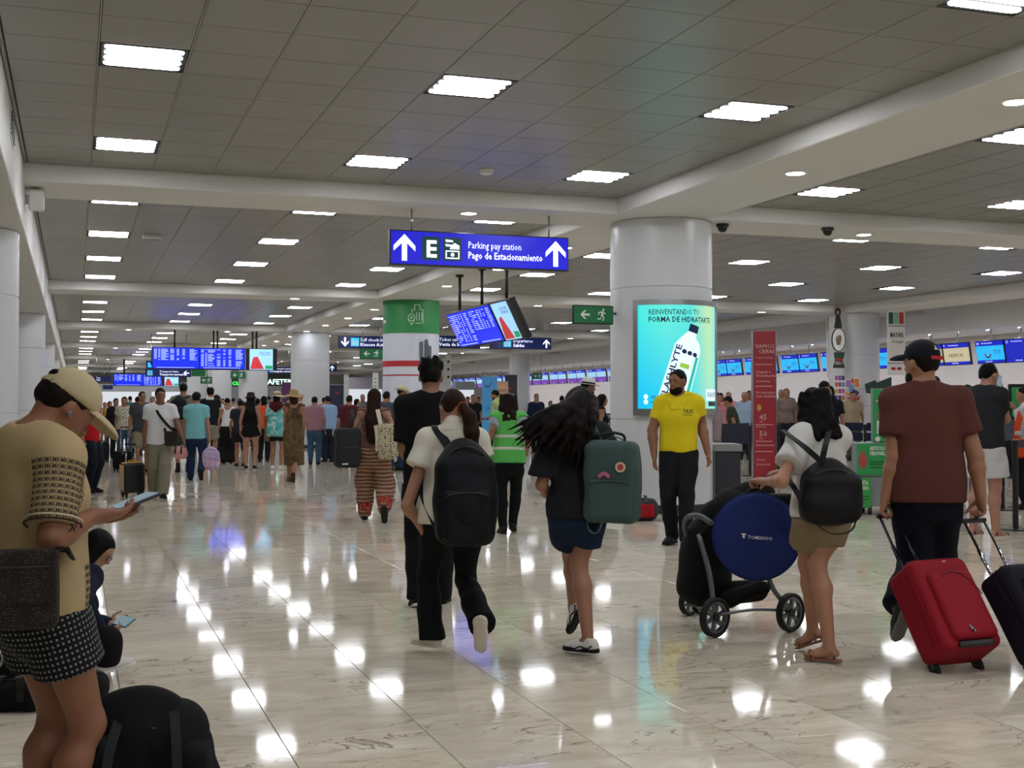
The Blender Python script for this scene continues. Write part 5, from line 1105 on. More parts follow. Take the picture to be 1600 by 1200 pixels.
# far shop fronts
def shop(label, px0, px1, y0, y1, Y, body, sign=None, lit=None):
    a = onY(px0, y1, Y); b_ = onY(px1, y0, Y); t = thing('shop_front', ((a[0]+b_[0])/2, Y, 0), label, 'shop'); f = Fr((a[0], Y, 0), *XZ); w_ = b_[0]-a[0]; f.slab('front', 0, 0, w_, b_[2], -.5, 0, mat('shop_'+body, body, .5), t)
    f.slab('opening', .05*w_, 0.002, .95*w_, a[2], .001, .004, mat('shop_interior_%s' % ('lit' if lit else 'dark'), '8f9298', .4, emit=1.0 if lit else .0, ecol='c8ccd4'), t)
    if sign: f.text(sign[0], sign[3]*w_, a[2]+.1, sign[1], mat('sign_'+sign[2], sign[2], .4, emit=1.4, ecol=sign[2]), t, bold=.02, l=.02)
    return t
shop('distant cafe front with lit white letters between columns', 410, 470, 578, 603, 72, '2a332e', ('CAFETERIA', .3, 'd8fff0', .0)); shop('dark shop front with glowing green letters between columns', 340, 396, 585, 604, 78, '39423e', ('guacamole', .34, '30e040', .1)); shop('bright white shop front at the far left end', 150, 232, 600, 612, 92, 'c0c4c8', None, 1); shop('bright far shop front below flight board', 232, 330, 598, 612, 95, 'b8bcc0', None, 1)
shop('bright screen lit doorway left of the blue banner', 712, 742, 596, 609, 60, '8a8f94', None, 1); shop('wide white shop front behind the wrapped column', 540, 600, 590, 608, 84, 'b8b4c0', None, 1)
# ---------------- small fittings
def dome(p, label):
    t = thing('security_camera', p, label, 'security camera', 'black dome cameras'); MB().lathe([(.085, .0), (.085, -.035), (.07, -.045)][::-1], p, 20).obj('mount', M_DARK, t, sharp=.6); S = Sdf(); S.ell(np.array(p)-(0, 0, .05), (.065, .065, .065)); sobj('dome', S, .012, mat('black_glass', '050506', .08), t)
p = onZ(1103, 324, ZS); dome((COLA[0]+.78, COLA[1]-.28, ZS), 'black dome camera beside the top of the advertising column'); dome((onY(1293, 350, 14.6)[0], 14.6, ZS+.002), 'black dome camera under the right cross beam')
t = thing('smoke_detector', tuple(onZ(760, 266, ZC)), 'small white smoke detector on the tiled ceiling', 'smoke detector'); MB().lathe([(.045, -.05), (.07, -.04), (.075, 0)], ROOT[t.name], 20).obj('body', M_PWHITE, t, sharp=.6); MB().lathe([(.076, -.012), (.09, -.004), (.09, 0)], ROOT[t.name], 20).obj('base_ring', M_PWHITE, t, sharp=.6)
t = thing('ceiling_sensor', tuple(onZ(237, 369, ZC)), 'small dark ceiling sensor left of the second light row', 'sensor'); q = ROOT[t.name]; MB().box(q-(.14, .08, .05), q+(.14, .08, 0), b=.01).obj('body', M_DARK, t); MB().box(q-(.14, .1, .055), q+(.14, -.06, 0), b=.004).obj('white_rim', M_PWHITE, t)
q = onX(57, 313, -.42); t = thing('wall_speaker', (q[0], q[1], q[2]-.12), 'white box speaker bracketed to the left fascia', 'speaker'); u = q[1]/FPX; MB().box((-.50, q[1]-.1, q[2]-.11), (-.34, q[1]+.12, q[2]+.11), b=.015).obj('body', M_PWHITE, t); MB().tube([(-.42, q[1], q[2]+.1), (-.42, q[1], q[2]+.2)], .008, 6).obj('bracket', M_STEEL, t); MB().box((-.545, q[1]-.03, q[2]-.05), (-.499, q[1]+.03, q[2]+.05)).obj('wall_mount', M_STEEL, t)
q = onX(18, 200, -.54); t = thing('air_grille', (-.535, q[1], q[2]-.1), 'dark louvred air grille on the left fascia', 'air grille'); MB().box((-.5399, q[1]-.3, q[2]-.13), (-.53, q[1]+.3, q[2]+.13), b=.003).obj('frame', M_PWHITE, t)
for i in range(6): MB().box((-.5299, q[1]-.27, q[2]-.105+.036*i), (-.522, q[1]+.27, q[2]-.085+.036*i)).obj('slat', M_DARK, t)
# kiosk by the left column
g = G(48, 716); t = thing('self_service_kiosk', g, 'dark kiosk with green indicator lamp by the left column', 'kiosk'); f = Fr(g-RGT*.3, RGT, (0, 0, 1)); f.slab('body', 0, 0, .6, 1.42, -.4, 0, M_DARK, t, b=.02); f.slab('screen', .06, 1.0, .54, 1.34, .001, .006, E_SKY, t); f.polys('green_lamp', [disc(.52, 1.38, .02, 10)], mat('green_lamp', '30ff90', .3, emit=12, ecol='20ff80'), t, .002, .02); f.slab('keypad', .1, .75, .5, .9, .001, .03, M_BLACK, t)
# ------------------------------------------------------------------ bags, suitcases, pushchair
def frame3(r, u): r = unit(r); u = unit(np.array(u, float)-r*np.dot(r, u)); return np.stack([r, u, np.cross(r, u)], 1)   # columns: right, up, towards viewer side
def backpack(label, c, Rm, size, col, B=None, strap=None, h=.009, cat='backpack', shape='soft', straps=(1, -1), m=None, pocket=True, badge=None, logo=None, rumple=.005):
    """c centre, Rm columns (right, up, out = away from the wearer)"""
    w_, hh, dp = size; r, u, n = Rm[:, 0], Rm[:, 1], Rm[:, 2]; c = np.array(c, float); t = thing('backpack', c-u*hh/2, label, cat); mm = m or cloth(col, .75, .4, 260); P = lambda x, y, z=0: c+r*x+u*y+n*z
    S = Sdf()
    if shape == 'soft':
        S.rbox(P(0, -.06*hh), (w_*.5, hh*.42, dp*.46), Rm, min(w_, dp)*.28, 0); S.cap(P(0, -.05*hh), P(0, .34*hh, -.05*dp), w_*.44, w_*.34, .08, n, w_*.44/(dp*.42)); S.ell(P(0, -.2*hh, .12*dp), (w_*.46, hh*.26, dp*.48), Rm, .05)
    else: S.rbox(P(0, 0), (w_*.5, hh*.5, dp*.5), Rm, min(w_, dp)*.24, 0)
    S.folds(rumple, 26, 5, 7, 1); b = sobj('body', S, h, mm, t)
    if pocket:
        S = Sdf(); S.rbox(P(0, -.20*hh, dp*.46), (w_*.40, hh*.24, dp*.12), Rm, dp*.11, 0); S.folds(.002, 30, 3); sobj('front_pocket', S, h, mm, t)
        pz = [P(w_*.36*math.cos(a), -.03*hh+.045*hh*math.sin(a)-.0, dp*.59) for a in np.linspace(0, math.pi, 9)]; MB().tube(pz, .0035, 6).obj('zipper', M_DARK, t, smooth=True)
    zz = [P(w_*.44*math.cos(a), .16*hh+.29*hh*math.sin(a), dp*.30) for a in np.linspace(-.3, math.pi+.3, 14)]; MB().tube(zz, .004, 6).obj('zipper', M_BLACK, t, smooth=True)
    hp = [P(-.05, .44*hh, -dp*.3), P(-.045, .50*hh, -dp*.32), P(0, .535*hh, -dp*.33), P(.045, .50*hh, -dp*.32), P(.05, .44*hh, -dp*.3)]; MB().ribbon(spline(hp, 4), .022, .006, n).obj('grab_handle', strap or mm, t)
    if B is not None:
        s = B.s
        for k in straps:
            sh = B.sh[k]; a = P(k*w_*.2, hh*.42, -dp*.42); p1 = B.TT(k*.105, -.07, .545); p2 = B.TT(k*.115, .03, .555); p3 = B.TT(k*.13, .15, .43); p4 = B.TT(k*.17, .12, .28); p5 = B.TT(k*.20, -.04, .16); e = P(k*w_*.42, -.36*hh, -dp*.4)
            pts = spline([a, p1, p2, p3, p4, p5, e], 6); MB().ribbon(pts, .055*s, .010, [B.tr]*len(pts)).obj('strap', strap or mm, t)
    else:
        for k in (1, -1): MB().ribbon(spline([P(k*w_*.2, hh*.4, -dp*.5), P(k*w_*.3, hh*.1, -dp*.72), P(k*w_*.3, -.2*hh, -dp*.68), P(k*w_*.36, -.4*hh, -dp*.48)], 6), .05, .01, r).obj('strap', strap or mm, t)
    if badge: MB().lathe([(.001, .0), (.028, .0), (.028, .004), (.001, .004)], P(*badge), 20, rot=Rm@np.array([[1, 0, 0], [0, 1, 0], [0, 0, 1.]])).obj('badge_ring', mat('cream_badge', 'd8c0a8', .5), t); MB().lathe([(.001, .0), (.017, .0), (.017, .006), (.001, .006)], P(*badge), 16, rot=Rm).obj('badge_centre', mat('red_badge', 'a8403a', .5), t)
    if logo: q = P(*logo); MB().box(q-np.array([.035, .007, .004]), q+np.array([.035, .007, .004]), b=.002, rot=Rm).obj('logo_patch', M_PRINTW, t)
    return t, P
def suitcase(label, p0, r, u, size, col, kind='soft', handle=None, m=None, wheels=True, handle_m=None, trim=None, two=True, zip_c=None, grip=None):
    hr = .010 if (np.array(p0)-CP)@FWD < 9 else .02
    """p0 bottom centre at the wheels' side; r right, u up axis of the case"""
    w_, hh, dp = size; p0 = np.array(p0, float)
    if grip is not None:                                     # aim the pull handle at the hand
        tg = np.array(grip, float); u = tg-p0
        for _ in range(3): Rm = frame3(r, u); u = tg+Rm[:, 2]*dp*.36-p0
        handle = (float(np.linalg.norm(u))-.06-hh, handle[1])
    Rm = frame3(r, u); r, u, n = Rm[:, 0], Rm[:, 1], Rm[:, 2]; t = thing('suitcase', p0, label, 'suitcase'); P = lambda x, y, z=0: p0+r*x+u*y+n*z; mm = m or cloth(col, .7, .35, 300)
    S = Sdf(); S.rbox(P(0, .06+hh/2), (w_/2, hh/2, dp/2), Rm, .045 if kind == 'soft' else .035, 0)
    if kind == 'soft': S.folds(.0022, 14, 5)
    sobj('shell', S, hr, mm, t)
    if kind == 'soft':
        S = Sdf(); S.rbox(P(0.01, .06+hh*.44, dp*.5), (w_*.38, hh*.37, .035), Rm, .03, 0); sobj('front_pocket', S, hr*.9, mm, t)
        q = [P(.01+w_*.36*math.cos(a), .06+hh*.44+hh*.35*math.sin(a), dp*.5+.037) for a in np.linspace(.2, 2.2, 14)]; MB().tube(q, .003, 5).obj('zipper', mat('dark_zip', '5a1820', .5) if zip_c is None else zip_c, t, smooth=True)
        for zz in (.12*dp, .30*dp): q = [P(x, y, zz) for x, y in ((-w_*.5-.001, .12), (-w_*.5-.001, .06+hh*.92), (-w_*.44, .06+hh*.995), (w_*.44, .06+hh*.998), (w_*.5, .06+hh*.92), (w_*.5, .12))]; MB().tube(q, .0045, 6).obj('piping', mm, t, smooth=True)
        MB().tube([P(-.03, .16, dp*.5+.04), P(-.026, .13, dp*.5+.044)], .006, 6).obj('zip_pull', M_CHROME, t); MB().tube([P(-.018, .15, dp*.5+.04), P(-.012, .12, dp*.5+.044)], .005, 6).obj('zip_pull', M_CHROME, t)
        MB().lathe([(.001, 0), (.022, 0), (.022, .004), (.001, .004)], P(.03, .06+hh*.905, dp*.5-.002), 16, rot=Rm).obj('emblem', M_STEEL, t)
        MB().box(P(0, .075, dp*.5)-np.array([w_*.3, .018, .012]), P(0, .075, dp*.5)+np.array([w_*.3, .018, .012]), b=.008, rot=Rm).obj('foot_bar', M_BLACK, t)
    else:
        for y in np.linspace(.18, .9, 7): MB().ribbon([P(-w_*.47+x, .06+hh*y*.98+.0, dp*.5+.001) for x in (0, w_*.94)], .012, .006, u).obj('rib', mm, t)
        if trim:
            for z, c in trim: q = [P(x, y, z) for x, y in ((-w_*.5-.004, .1), (-w_*.5-.004, .06+hh*.9), (-w_*.4, .06+hh+.004), (w_*.4, .06+hh+.004), (w_*.5+.004, .06+hh*.9), (w_*.5+.004, .1))]; MB().ribbon(q, .03, .006, n).obj('trim_band', cloth(c), t)
    MB().tube(spline([P(-.06, .06+hh-.002, 0), P(-.05, .06+hh+.03, 0), P(.05, .06+hh+.03, 0), P(.06, .06+hh-.002, 0)], 5), .009, 6).obj('carry_handle', M_BLACK if kind == 'soft' else (cloth(trim[0][1]) if trim else M_BLACK), t, smooth=True)
    if wheels:
        for sx in (-1, 1):
            for sz in ((-1, 1) if two else (-1,)):
                q = P(sx*w_*.38, .028, sz*dp*.36); MB().lathe([(.02, -.012), (.03, -.010), (.03, .010), (.02, .012)], q, 14, rot=np.stack([u, n, r], 1)).obj('wheel', M_RUBBER, t, smooth=True); MB().box(P(sx*w_*.38, .055, sz*dp*.36)-.024, P(sx*w_*.38, .055, sz*dp*.36)+.024, b=.008, rot=Rm).obj('wheel_housing', M_BLACK, t)
    if handle:
        hm = handle_m or M_BLACK; hw = handle[1]; hl = handle[0]
        for sx in (-1, 1): MB().tube([P(sx*hw/2, .06+hh*.9, -dp*.36), P(sx*hw/2, .06+hh+hl*.5, -dp*.36), P(sx*hw/2, .06+hh+hl*.5, -dp*.36)+u*.001, P(sx*hw/2, .06+hh+hl, -dp*.36)], [.011, .011, .008, .008], 8).obj('handle_tube', hm, t, smooth=True)
        MB().box(P(0, .06+hh+hl, -dp*.36)-np.array([hw/2+.02, .014, .015]), P(0, .06+hh+hl, -dp*.36)+np.array([hw/2+.02, .014, .015]), b=.01, rot=Rm).obj('handle_grip', M_BLACK, t)
    return t, P
def duffel(label, c, Rm, size, col, h=.009, name='travel_bag', extra=None):
    w_, hh, dp = size; c = np.array(c, float); t = thing(name, c-Rm[:, 1]*hh/2, label, 'bag'); P = lambda x, y, z=0: c+Rm@np.array([x, y, z]); S = Sdf(); S.rbox(P(0, 0), (w_/2, hh/2, dp/2), Rm, min(hh, dp)*.42, 0); S.folds(.006, 24, 8, 6); sobj('body', S, h, cloth(col, .8, .4, 260), t)
    for k in (-1, 1): MB().ribbon(spline([P(k*w_*.2, -.1*hh, dp*.5), P(k*w_*.2, .3*hh, dp*.47), P(k*w_*.15, .58*hh, dp*.2), P(k*w_*.1, .62*hh, 0)], 5), .035, .006, Rm[:, 0]).obj('strap', M_BLACK, t)
    MB().tube([P(-w_*.42, hh*.44, 0), P(0, hh*.505, 0), P(w_*.42, hh*.44, 0)], .005, 6).obj('zipper', M_DARK, t, smooth=True)
    return t, P
def crossbag(label, B, c, Rm, size, col, k=1, m=None, strap='0f0f10', name='shoulder_bag', h=.008, sw=.04, path=None):
    """flat bag hanging from the shoulder on side -k, lying at c"""
    w_, hh, dp = size; c = np.array(c, float); t = thing(name, c-np.array([0, 0, hh/2]), label, 'bag'); P = lambda x, y, z=0: c+Rm@np.array([x, y, z]); mm = m or cloth(col, .7, .3, 200); S = Sdf(); S.rbox(c, (w_/2, hh/2, dp/2), Rm, .025, 0); S.folds(.002, 20, 2); sobj('body', S, h, mm, t)
    S = Sdf(); S.rbox(P(0, hh*.17, dp*.5), (w_*.5, hh*.34, .009), Rm, .008, 0); sobj('flap', S, h*.8, mm, t); MB().tube([P(-w_*.42, hh*.30, dp*.5+.01), P(w_*.42, hh*.30, dp*.5+.01)], .004, 6).obj('zipper', M_BLACK, t)
    if path is not None: MB().ribbon(spline(path, 6), sw, .006, Rm[:, 2]).obj('strap', cloth(strap), t); return t, P
    a, b = P(-w_*.46, hh*.45), P(w_*.46, hh*.45); top = B.TT(-k*.085, -.01, .565)
    fr = spline([a, a*.5+B.TT(k*.03, -.155, .3)*.5, B.TT(-k*.03, -.15, .42), top], 6); bk = spline([b, b*.5+B.TT(k*.03, .165, .25)*.5, B.TT(-k*.03, .15, .40), top], 6)
    if np.dot(a-b, B.tf) > 0: fr, bk = spline([b, b*.5+B.TT(k*.03, -.155, .3)*.5, B.TT(-k*.03, -.15, .42), top], 6), spline([a, a*.5+B.TT(k*.03, .165, .25)*.5, B.TT(-k*.03, .15, .40), top], 6)
    pts = fr+bk[::-1][1:]; MB().ribbon(pts, sw, .006, [np.cross(unit(pts[min(i+1, len(pts)-1)]-pts[max(0, i-1)]), unit(pts[i]-B.TT(0, 0, .3))) for i in range(len(pts))]).obj('strap', cloth(strap), t)
    return t, P
def phone(label, c, Rm, case='15171a', scr=True):
    t = thing('mobile_phone', c, label, 'phone'); MB().box(np.array(c)-(.037, .075, .005), np.array(c)+(.037, .075, .005), b=.004, rot=Rm).obj('case', mat('phone_case_'+case, case, .4), t); q = np.array(c)+Rm[:, 2]*.0056
    MB().box(q-(.033, .07, .0004), q+(.033, .07, .0004), rot=Rm).obj('screen', mat('phone_screen', '3a4a55', .15, emit=.5, ecol='9ab4c0'), t)
    return t
def wrap_text(target, a, b, body, row_h, rows_n, fwd, off, m_, par, arc=(-1.2, 1.2), name='printed_monogram', start=.03):
    """rows of lettering laid round an axis a->b onto the mesh of target"""
    dg = ROOT[target.name]; me = target.data; bv = BVHTree.FromPolygons([tuple(np.array(v.co)+dg) for v in me.vertices], [tuple(p.vertices) for p in me.polygons])
    ax = unit(b-a); f_ = unit(fwd-ax*np.dot(fwd, ax)); s_ = np.cross(ax, f_); V, F = [], []; gv, gf = text_geo(body, 1, 'LEFT', .006, 1); gv = gv[:, :2].copy(); gv[:, 0] -= gv[:, 0].min(); wid = gv[:, 0].max(); gh = .72
    for rwn in range(rows_n):
        base = a+ax*(start+row_h*1.25*rwn); n0 = len(V); ok = []
        shift = (.35 if rwn % 2 else 0)*row_h
        for (x, y) in gv:
            ang = arc[0]+(arc[1]-arc[0])*(x+shift)/wid; o_ = base-ax*(y/gh)*row_h+0*ax; o2 = base+ax*(row_h-(y/gh)*row_h); d = f_*math.cos(ang)+s_*math.sin(ang)
            loc, nr, ix, ds = bv.ray_cast(Vector(o2+d*.30), Vector(-d), .4); ok.append(loc is not None); V.append(np.array(loc)+d*off if loc is not None else o2+d*.1)
        for f in gf:
            if all(ok[i] for i in f): F.append(tuple(i+n0 for i in f))
    o = mesh_obj(name, V, F, m_, par); o['kind'] = 'stuff'; return o
def pattern_mat(name, c0, c1, kind, scale=30, c2=None):
    if name in MATS: return MATS[name]
    m = cloth(c0); m = m.copy(); m.name = name; MATS[name] = m; nt = m.node_tree; b = nt.nodes['Principled BSDF']; L = nt.links.new; tc = nt.nodes.new('ShaderNodeTexCoord'); mx = nt.nodes.new('ShaderNodeMix'); mx.data_type = 'RGBA'; mx.inputs[6].default_value = srgb(c0); mx.inputs[7].default_value = srgb(c1)
    if kind == 'dots':
        at = nt.nodes.new('ShaderNodeAttribute'); at.attribute_name = 'pat'; v = nt.nodes.new('ShaderNodeTexVoronoi'); v.voronoi_dimensions = '2D'; v.inputs['Randomness'].default_value = .12; v.inputs['Scale'].default_value = scale; L(at.outputs['Vector'], v.inputs['Vector'])
        r = nt.nodes.new('ShaderNodeMath'); r.operation = 'LESS_THAN'; r.inputs[1].default_value = .24; L(v.outputs['Distance'], r.inputs[0]); L(r.outputs[0], mx.inputs[0])
    elif kind == 'stripes':
        w = nt.nodes.new('ShaderNodeTexWave'); w.bands_direction = 'Z'; w.inputs['Scale'].default_value = scale; w.inputs['Distortion'].default_value = 3.5; w.inputs['Detail'].default_value = 3; w.inputs['Detail Scale'].default_value = .9; L(tc.outputs['Object'], w.inputs['Vector'])
        cr = nt.nodes.new('ShaderNodeValToRGB'); cr.color_ramp.interpolation = 'CONSTANT'; e = cr.color_ramp.elements; e[0].color = srgb(c0); e[1].position = .3; e[1].color = srgb(c1); x = e.new(.5); x.color = srgb(c2); x = e.new(.68); x.color = srgb('4c3c36'); x = e.new(.84); x.color = srgb('b09a78'); L(w.outputs['Fac'], cr.inputs[0]); L(cr.outputs[0], b.inputs['Base Color']); return m
    elif kind == 'floral':
        n = nt.nodes.new('ShaderNodeTexNoise'); n.inputs['Scale'].default_value = scale; n.inputs['Detail'].default_value = 4; n.inputs['Distortion'].default_value = 1.0; L(tc.outputs['Object'], n.inputs['Vector']); cr = nt.nodes.new('ShaderNodeValToRGB'); cr.color_ramp.interpolation = 'EASE'; e = cr.color_ramp.elements; e[0].position = .3; e[0].color = srgb(c0); e[1].position = .7; e[1].color = srgb(c2); x = e.new(.5); x.color = srgb(c1); L(n.outputs['Fac'], cr.inputs[0]); L(cr.outputs[0], b.inputs['Base Color']); return m
    elif kind == 'specks':
        v = nt.nodes.new('ShaderNodeTexVoronoi'); v.inputs['Scale'].default_value = scale; v.inputs['Randomness'].default_value = .6; L(tc.outputs['Object'], v.inputs['Vector']); r = nt.nodes.new('ShaderNodeMath'); r.operation = 'LESS_THAN'; r.inputs[1].default_value = .34; L(v.outputs['Distance'], r.inputs[0]); L(r.outputs[0], mx.inputs[0])
    L(mx.outputs[2], b.inputs['Base Color']); return m
def leg_pattern(o, B):
    me = o.data; V = np.zeros(len(me.vertices)*3); me.vertices.foreach_get('co', V); V = V.reshape(-1, 3)+ROOT[o.name]; best = None; out = np.zeros((len(V), 3), f32)
    ds = []; us = []
    for k in (1, -1):
        a, b = B.hip[k], B.knee[k]; ax = unit(b-a); f_ = unit(B.fwd-ax*np.dot(B.fwd, ax)); s_ = np.cross(ax, f_); v = V-a; r = v-np.outer(v@ax, ax); ds.append(np.linalg.norm(r, axis=1)); us.append(np.stack([np.arctan2(r@s_, r@f_)*.12, v@ax, 0*ds[-1]], 1))
    m = ds[0] < ds[1]; out[m] = us[0][m]; out[~m] = us[1][~m]; at = me.attributes.new('pat', 'FLOAT_VECTOR', 'POINT'); at.data.foreach_set('vector', out.ravel())
# ------------------------------------------------------------------ the people in front
# ---- young man with cap and phone, left foreground
M_POLKA = pattern_mat('polka_shorts', '15171c', '83857f', 'dots', 58)
B = person('man in sand monogram tee and beige cap looking down at phone', (64, 1358), face=62, d=3.7, h=1.53, lean=-2, res=.0085, skin='8a5c44', head=(12, 44, 0), hair=('short', '15100e'), pel=(62, 930),
    top_=('half', 'b09b74'), loose=.018, sleeve=.006, hem=-.06, bot=('shorts', M_POLKA), shortlen=.52, ease=.018, wr=(146, 806, -.06), epr=(.5, -.3, -1), er=(80, 842, -.2), wl=(152, 806, .10), hdr=(.1, 1, .0), hdl=(-.1, 1, .0), pnr=(-.4, 0, 1), pnl=(.4, 0, 1), cur=.5, cul=.5, shoes=('sneaker', 'd8d8d4', 'f0f0ee'), arm=1.0, leg=.98, hat=('cap', 'b9a988'), neckline=.07)
leg_pattern(B.pants, B); FM = B
sh, el = B.sh[1], B.elb[1]; wrap_text(B.shirt, sh, el, 'MK'*11, .0145, 10, B.rt, .0018, mat('dark_brown_print', '33261a', .8), B.shirt, (1.75, -1.75), start=.022)
wrap_text(B.shirt, B.T(0, 0, .12), B.T(0, 0, -.07), 'MK'*7, .017, 8, B.rt+B.fwd*1.0, .0018, mat('dark_brown_print', '33261a', .8), B.shirt, (.42, -.42), start=.01)
e_ = sh+(el-sh)*.83; ax = unit(el-sh); q1 = unit(np.cross(ax, B.fwd)); q2 = np.cross(ax, q1)
for off, c in ((.0, '3a2c1e'), (.012, 'c9bda0')): MB().tube([e_-ax*off+(q1*math.cos(a)+q2*math.sin(a))*(.075*B.s+.012) for a in np.linspace(0, 6.2832, 25)], .003, 6, False).obj('sleeve_trim', cloth(c), B.shirt, smooth=True)
MB().tube([B.neck+B.tu*.012+(B.tr*math.cos(a)*.072+B.tf*(math.sin(a)*.075+.012))*B.s-B.tu*.022*math.sin(a) for a in np.linspace(0, 6.2832, 25)], .0055, 6, False).obj('collar_rib', cloth('57452c'), B.shirt, smooth=True)
MB().ribbon([B.Q(.02*x, -.113, .035+.0*x) for x in (-2.2, -1, 0, 1, 2.2)], .014, .006, B.RH[:, 2]).obj('cap_strap', cloth('b9a988'), B.root)
S = Sdf(); S.ell(B.Q(0, -.1, .062), np.array([.038, .02, .022])*B.hsz, B.RH); sobj('cap_opening', S, .005, hairmat('0b0908'), B.root)
for q, rr_ in ((B.Q(.083, .004, -.02), .006),): S = Sdf(); S.ell(q, (.004, .005, .005)); S.cap(q, q-np.array([0, 0, .010]), .0025); sobj('earbud', S, .003, mat('earbud_grey', '6a6c70', .3), B.root)
hp = (B.wri[1]+B.wri[-1])/2+B.fwd*.13-np.array([0, 0, .0]); phone('black phone held by the man in the beige cap', hp+np.array([0, 0, .035]), frame3(B.rt, unit(B.fwd*.85+np.array([0, 0, .25]))))
M_MK = pattern_mat('brown_monogram_canvas', '2b2623', '4a423c', 'specks', 130)
Rb = frame3(unit(B.fwd*.95+B.rt*.25), (0, 0, 1)); crossbag('brown monogram messenger bag at the hip of cap wearer', B, W(14, 922, 3.38), frame3(unit(RGT*.95+FWD*.25), (0, 0, 1)), (.26, .22, .075), '2b2623', k=1, m=M_MK, strap='1a1613', h=.006, path=[W(82, 868, 3.4), W(98, 858, 3.45), W(112, 866, 3.55)])
# ---- girl sitting on the floor
B = person('seated girl with glasses and dark jacket using phone on floor', (90, 1052), face=66, d=6.45, h=1.42, fem=1, lean=20, tuck=1, skin='a47c66', pel=(84, 1012), head=(38, 26, 0), hair=('long', '0f0c0b'), hairlen=.26, top_=('long', '121a2c'), loose=.02, bot=('pants', '101114'), eyes=1,
    wr=(160, 990, -.16), wl=(170, 978, .10), epr=(1, -.3, -1), epl=(-1, -.3, -1), hdr=(.1, 1, .1), hdl=(-.1, 1, .1), pnr=(-1, 0, .5), pnl=(1, 0, .5), cur=.6, cul=.6, ar=(168, 1030, -.2), al=(150, 1034, .25), kr=(168, 1000, -.22), kl=(160, 985, .2), footr=(-2, 8), footl=(0, 6), shoes=('sneaker', 'd9d6d0', 'e8e6e2'))
for k in (1, -1): MB().tube([B.Q(k*.032+.024*math.cos(a), .098, .002+.019*math.sin(a)) for a in np.linspace(0, 6.28, 17)], .0022, 5, False).obj('glasses', M_DARK, B.root, smooth=True)
phone('phone with teal case in the hands of the seated girl', (B.wri[1]+B.wri[-1])/2+B.fwd*.10+np.array([0, 0, .03]), frame3(-unit(np.array([0, 0, 1.])*.5+B.fwd*.8), B.rt), '4a8a86')
g = G(30, 1082); duffel('black bag on floor at far left behind the cap wearer', g+np.array([0, 0, .16]), frame3(RGT, (0, 0, 1)), (.36, .32, .3), '101114'); MB().tube([g+RGT*(-.06+.05*math.cos(a))-FWD*.17+np.array([0, 0, .2+.05*math.sin(a)]) for a in np.linspace(0, 6.28, 15)], .008, 6, False).obj('ring', M_CHROME, bpy.data.objects['travel_bag'], smooth=True)
g = G(28, 1098); duffel('low black bag with round ring near the frame edge', g+np.array([-.02, -.16, .07]), frame3(RGT, (0, 0, 1)), (.3, .14, .12), '0e0f11', name='travel_bag')
g = G(122, 1098); duffel('small black bag lying behind the shins of cap wearer', g+np.array([0, 0, .075]), frame3(RGT, (0, 0, 1)), (.27, .15, .16), '0d0e10')
# ---- large black rucksack standing in front
g = W(224, 635, 3.95); g[2] = .205; Rk = frame3(unit(RGT*.96+FWD*.25), unit(np.array([0, 0, 1.])+RGT*.12)); t, P = backpack('large black rucksack standing on floor at bottom left', g, Rk, (.44, .41, .32), '0b0c0e', h=.0085, rumple=.013, m=cloth('0b0c0e', .8, .5, 180))
S = Sdf(); S.ell(P(.07, .10, .0), (.13, .13, .15), Rk); S.cap(P(-.02, .12, .03), P(.12, .15, .0), .05, .07, .05); S.folds(.009, 24, 3); sobj('top_lid', S, .009, cloth('0b0c0e', .8, .5, 180), t); S = Sdf(); S.rbox(P(-.15, .0, .05), (.07, .17, .12), Rk, .05, 0); S.folds(.010, 24, 4); sobj('side_pocket', S, .009, cloth('0b0c0e', .8, .5, 180), t)
for k in (-1, 1): MB().ribbon(spline([P(k*.08+.02, .22, .06), P(k*.10+.01, .12, .185), P(k*.11, -.06, .225), P(k*.11, -.19, .20)], 5), .03, .006, Rk[:, 0]).obj('compression_strap', cloth('26282d'), t); MB().box(P(k*.105, .04, .215)-.02, P(k*.105, .04, .215)+.02, b=.005, rot=Rk).obj('buckle', M_BLACK, t)
# ---- tall man in black, woman in white blouse with black backpack
B = person('tall man in black shirt and trousers seen from behind', (672, 946), 561, 4, step=.0, skin='8d6450', top_=('half', '090a0d'), loose=.02, hem=-.1, hair=('messy', '0e0b0a'), bot=('pants', '0c0d10'), wl=(652, 742, .28), el=(630, 700, .02), wr=(729, 655, .22), er=(722, 705, .1), al=(652, 930, -.05), ar=(690, 935, .12), footl=(-18, -16), footr=(10, 0), legw=(.07, .06), shoes=('sneaker', '101013', 'd8d8d4'))
B = person('woman in white blouse and flared black trousers with black backpack', (708, 1022), 604, 2, d=6.85, fem=1, skin='a87c64', head=(-28, 0, 0), hair=('ponytail', '2a1a12'), top_=('cap', 'd8d3c4'), loose=.045, sleeve=.03, hem=-.07, bot=('pants', '0a0c10'), build=1.02,
    wl=(648, 868, .0), el=(636, 790, -.05), wr=(775, 850, .1), al=(675, 992, .10), ar=(752, 972, -.22), footl=(-50, 0), footr=(8, -72), legw=(.050, .088), ease=.006, leg=.9, thigh=.9, kl=(668, 900, .14), kr=(727, 905, .12), shoes=('plain', 'd4cfc4', 'cfc4b4'), hs=1.04)
S = Sdf(); p = B.Q(.03, -.105, .0); q = [p, B.Q(.055, -.15, -.06), B.Q(.07, -.15, -.16), B.Q(.085, -.135, -.27), B.Q(.10, -.125, -.35)]; rd = [.03, .036, .042, .036, .012]
for i in range(4): S.cap(q[i], q[i+1], rd[i], rd[i+1], .02)
rg = np.random.RandomState(2)
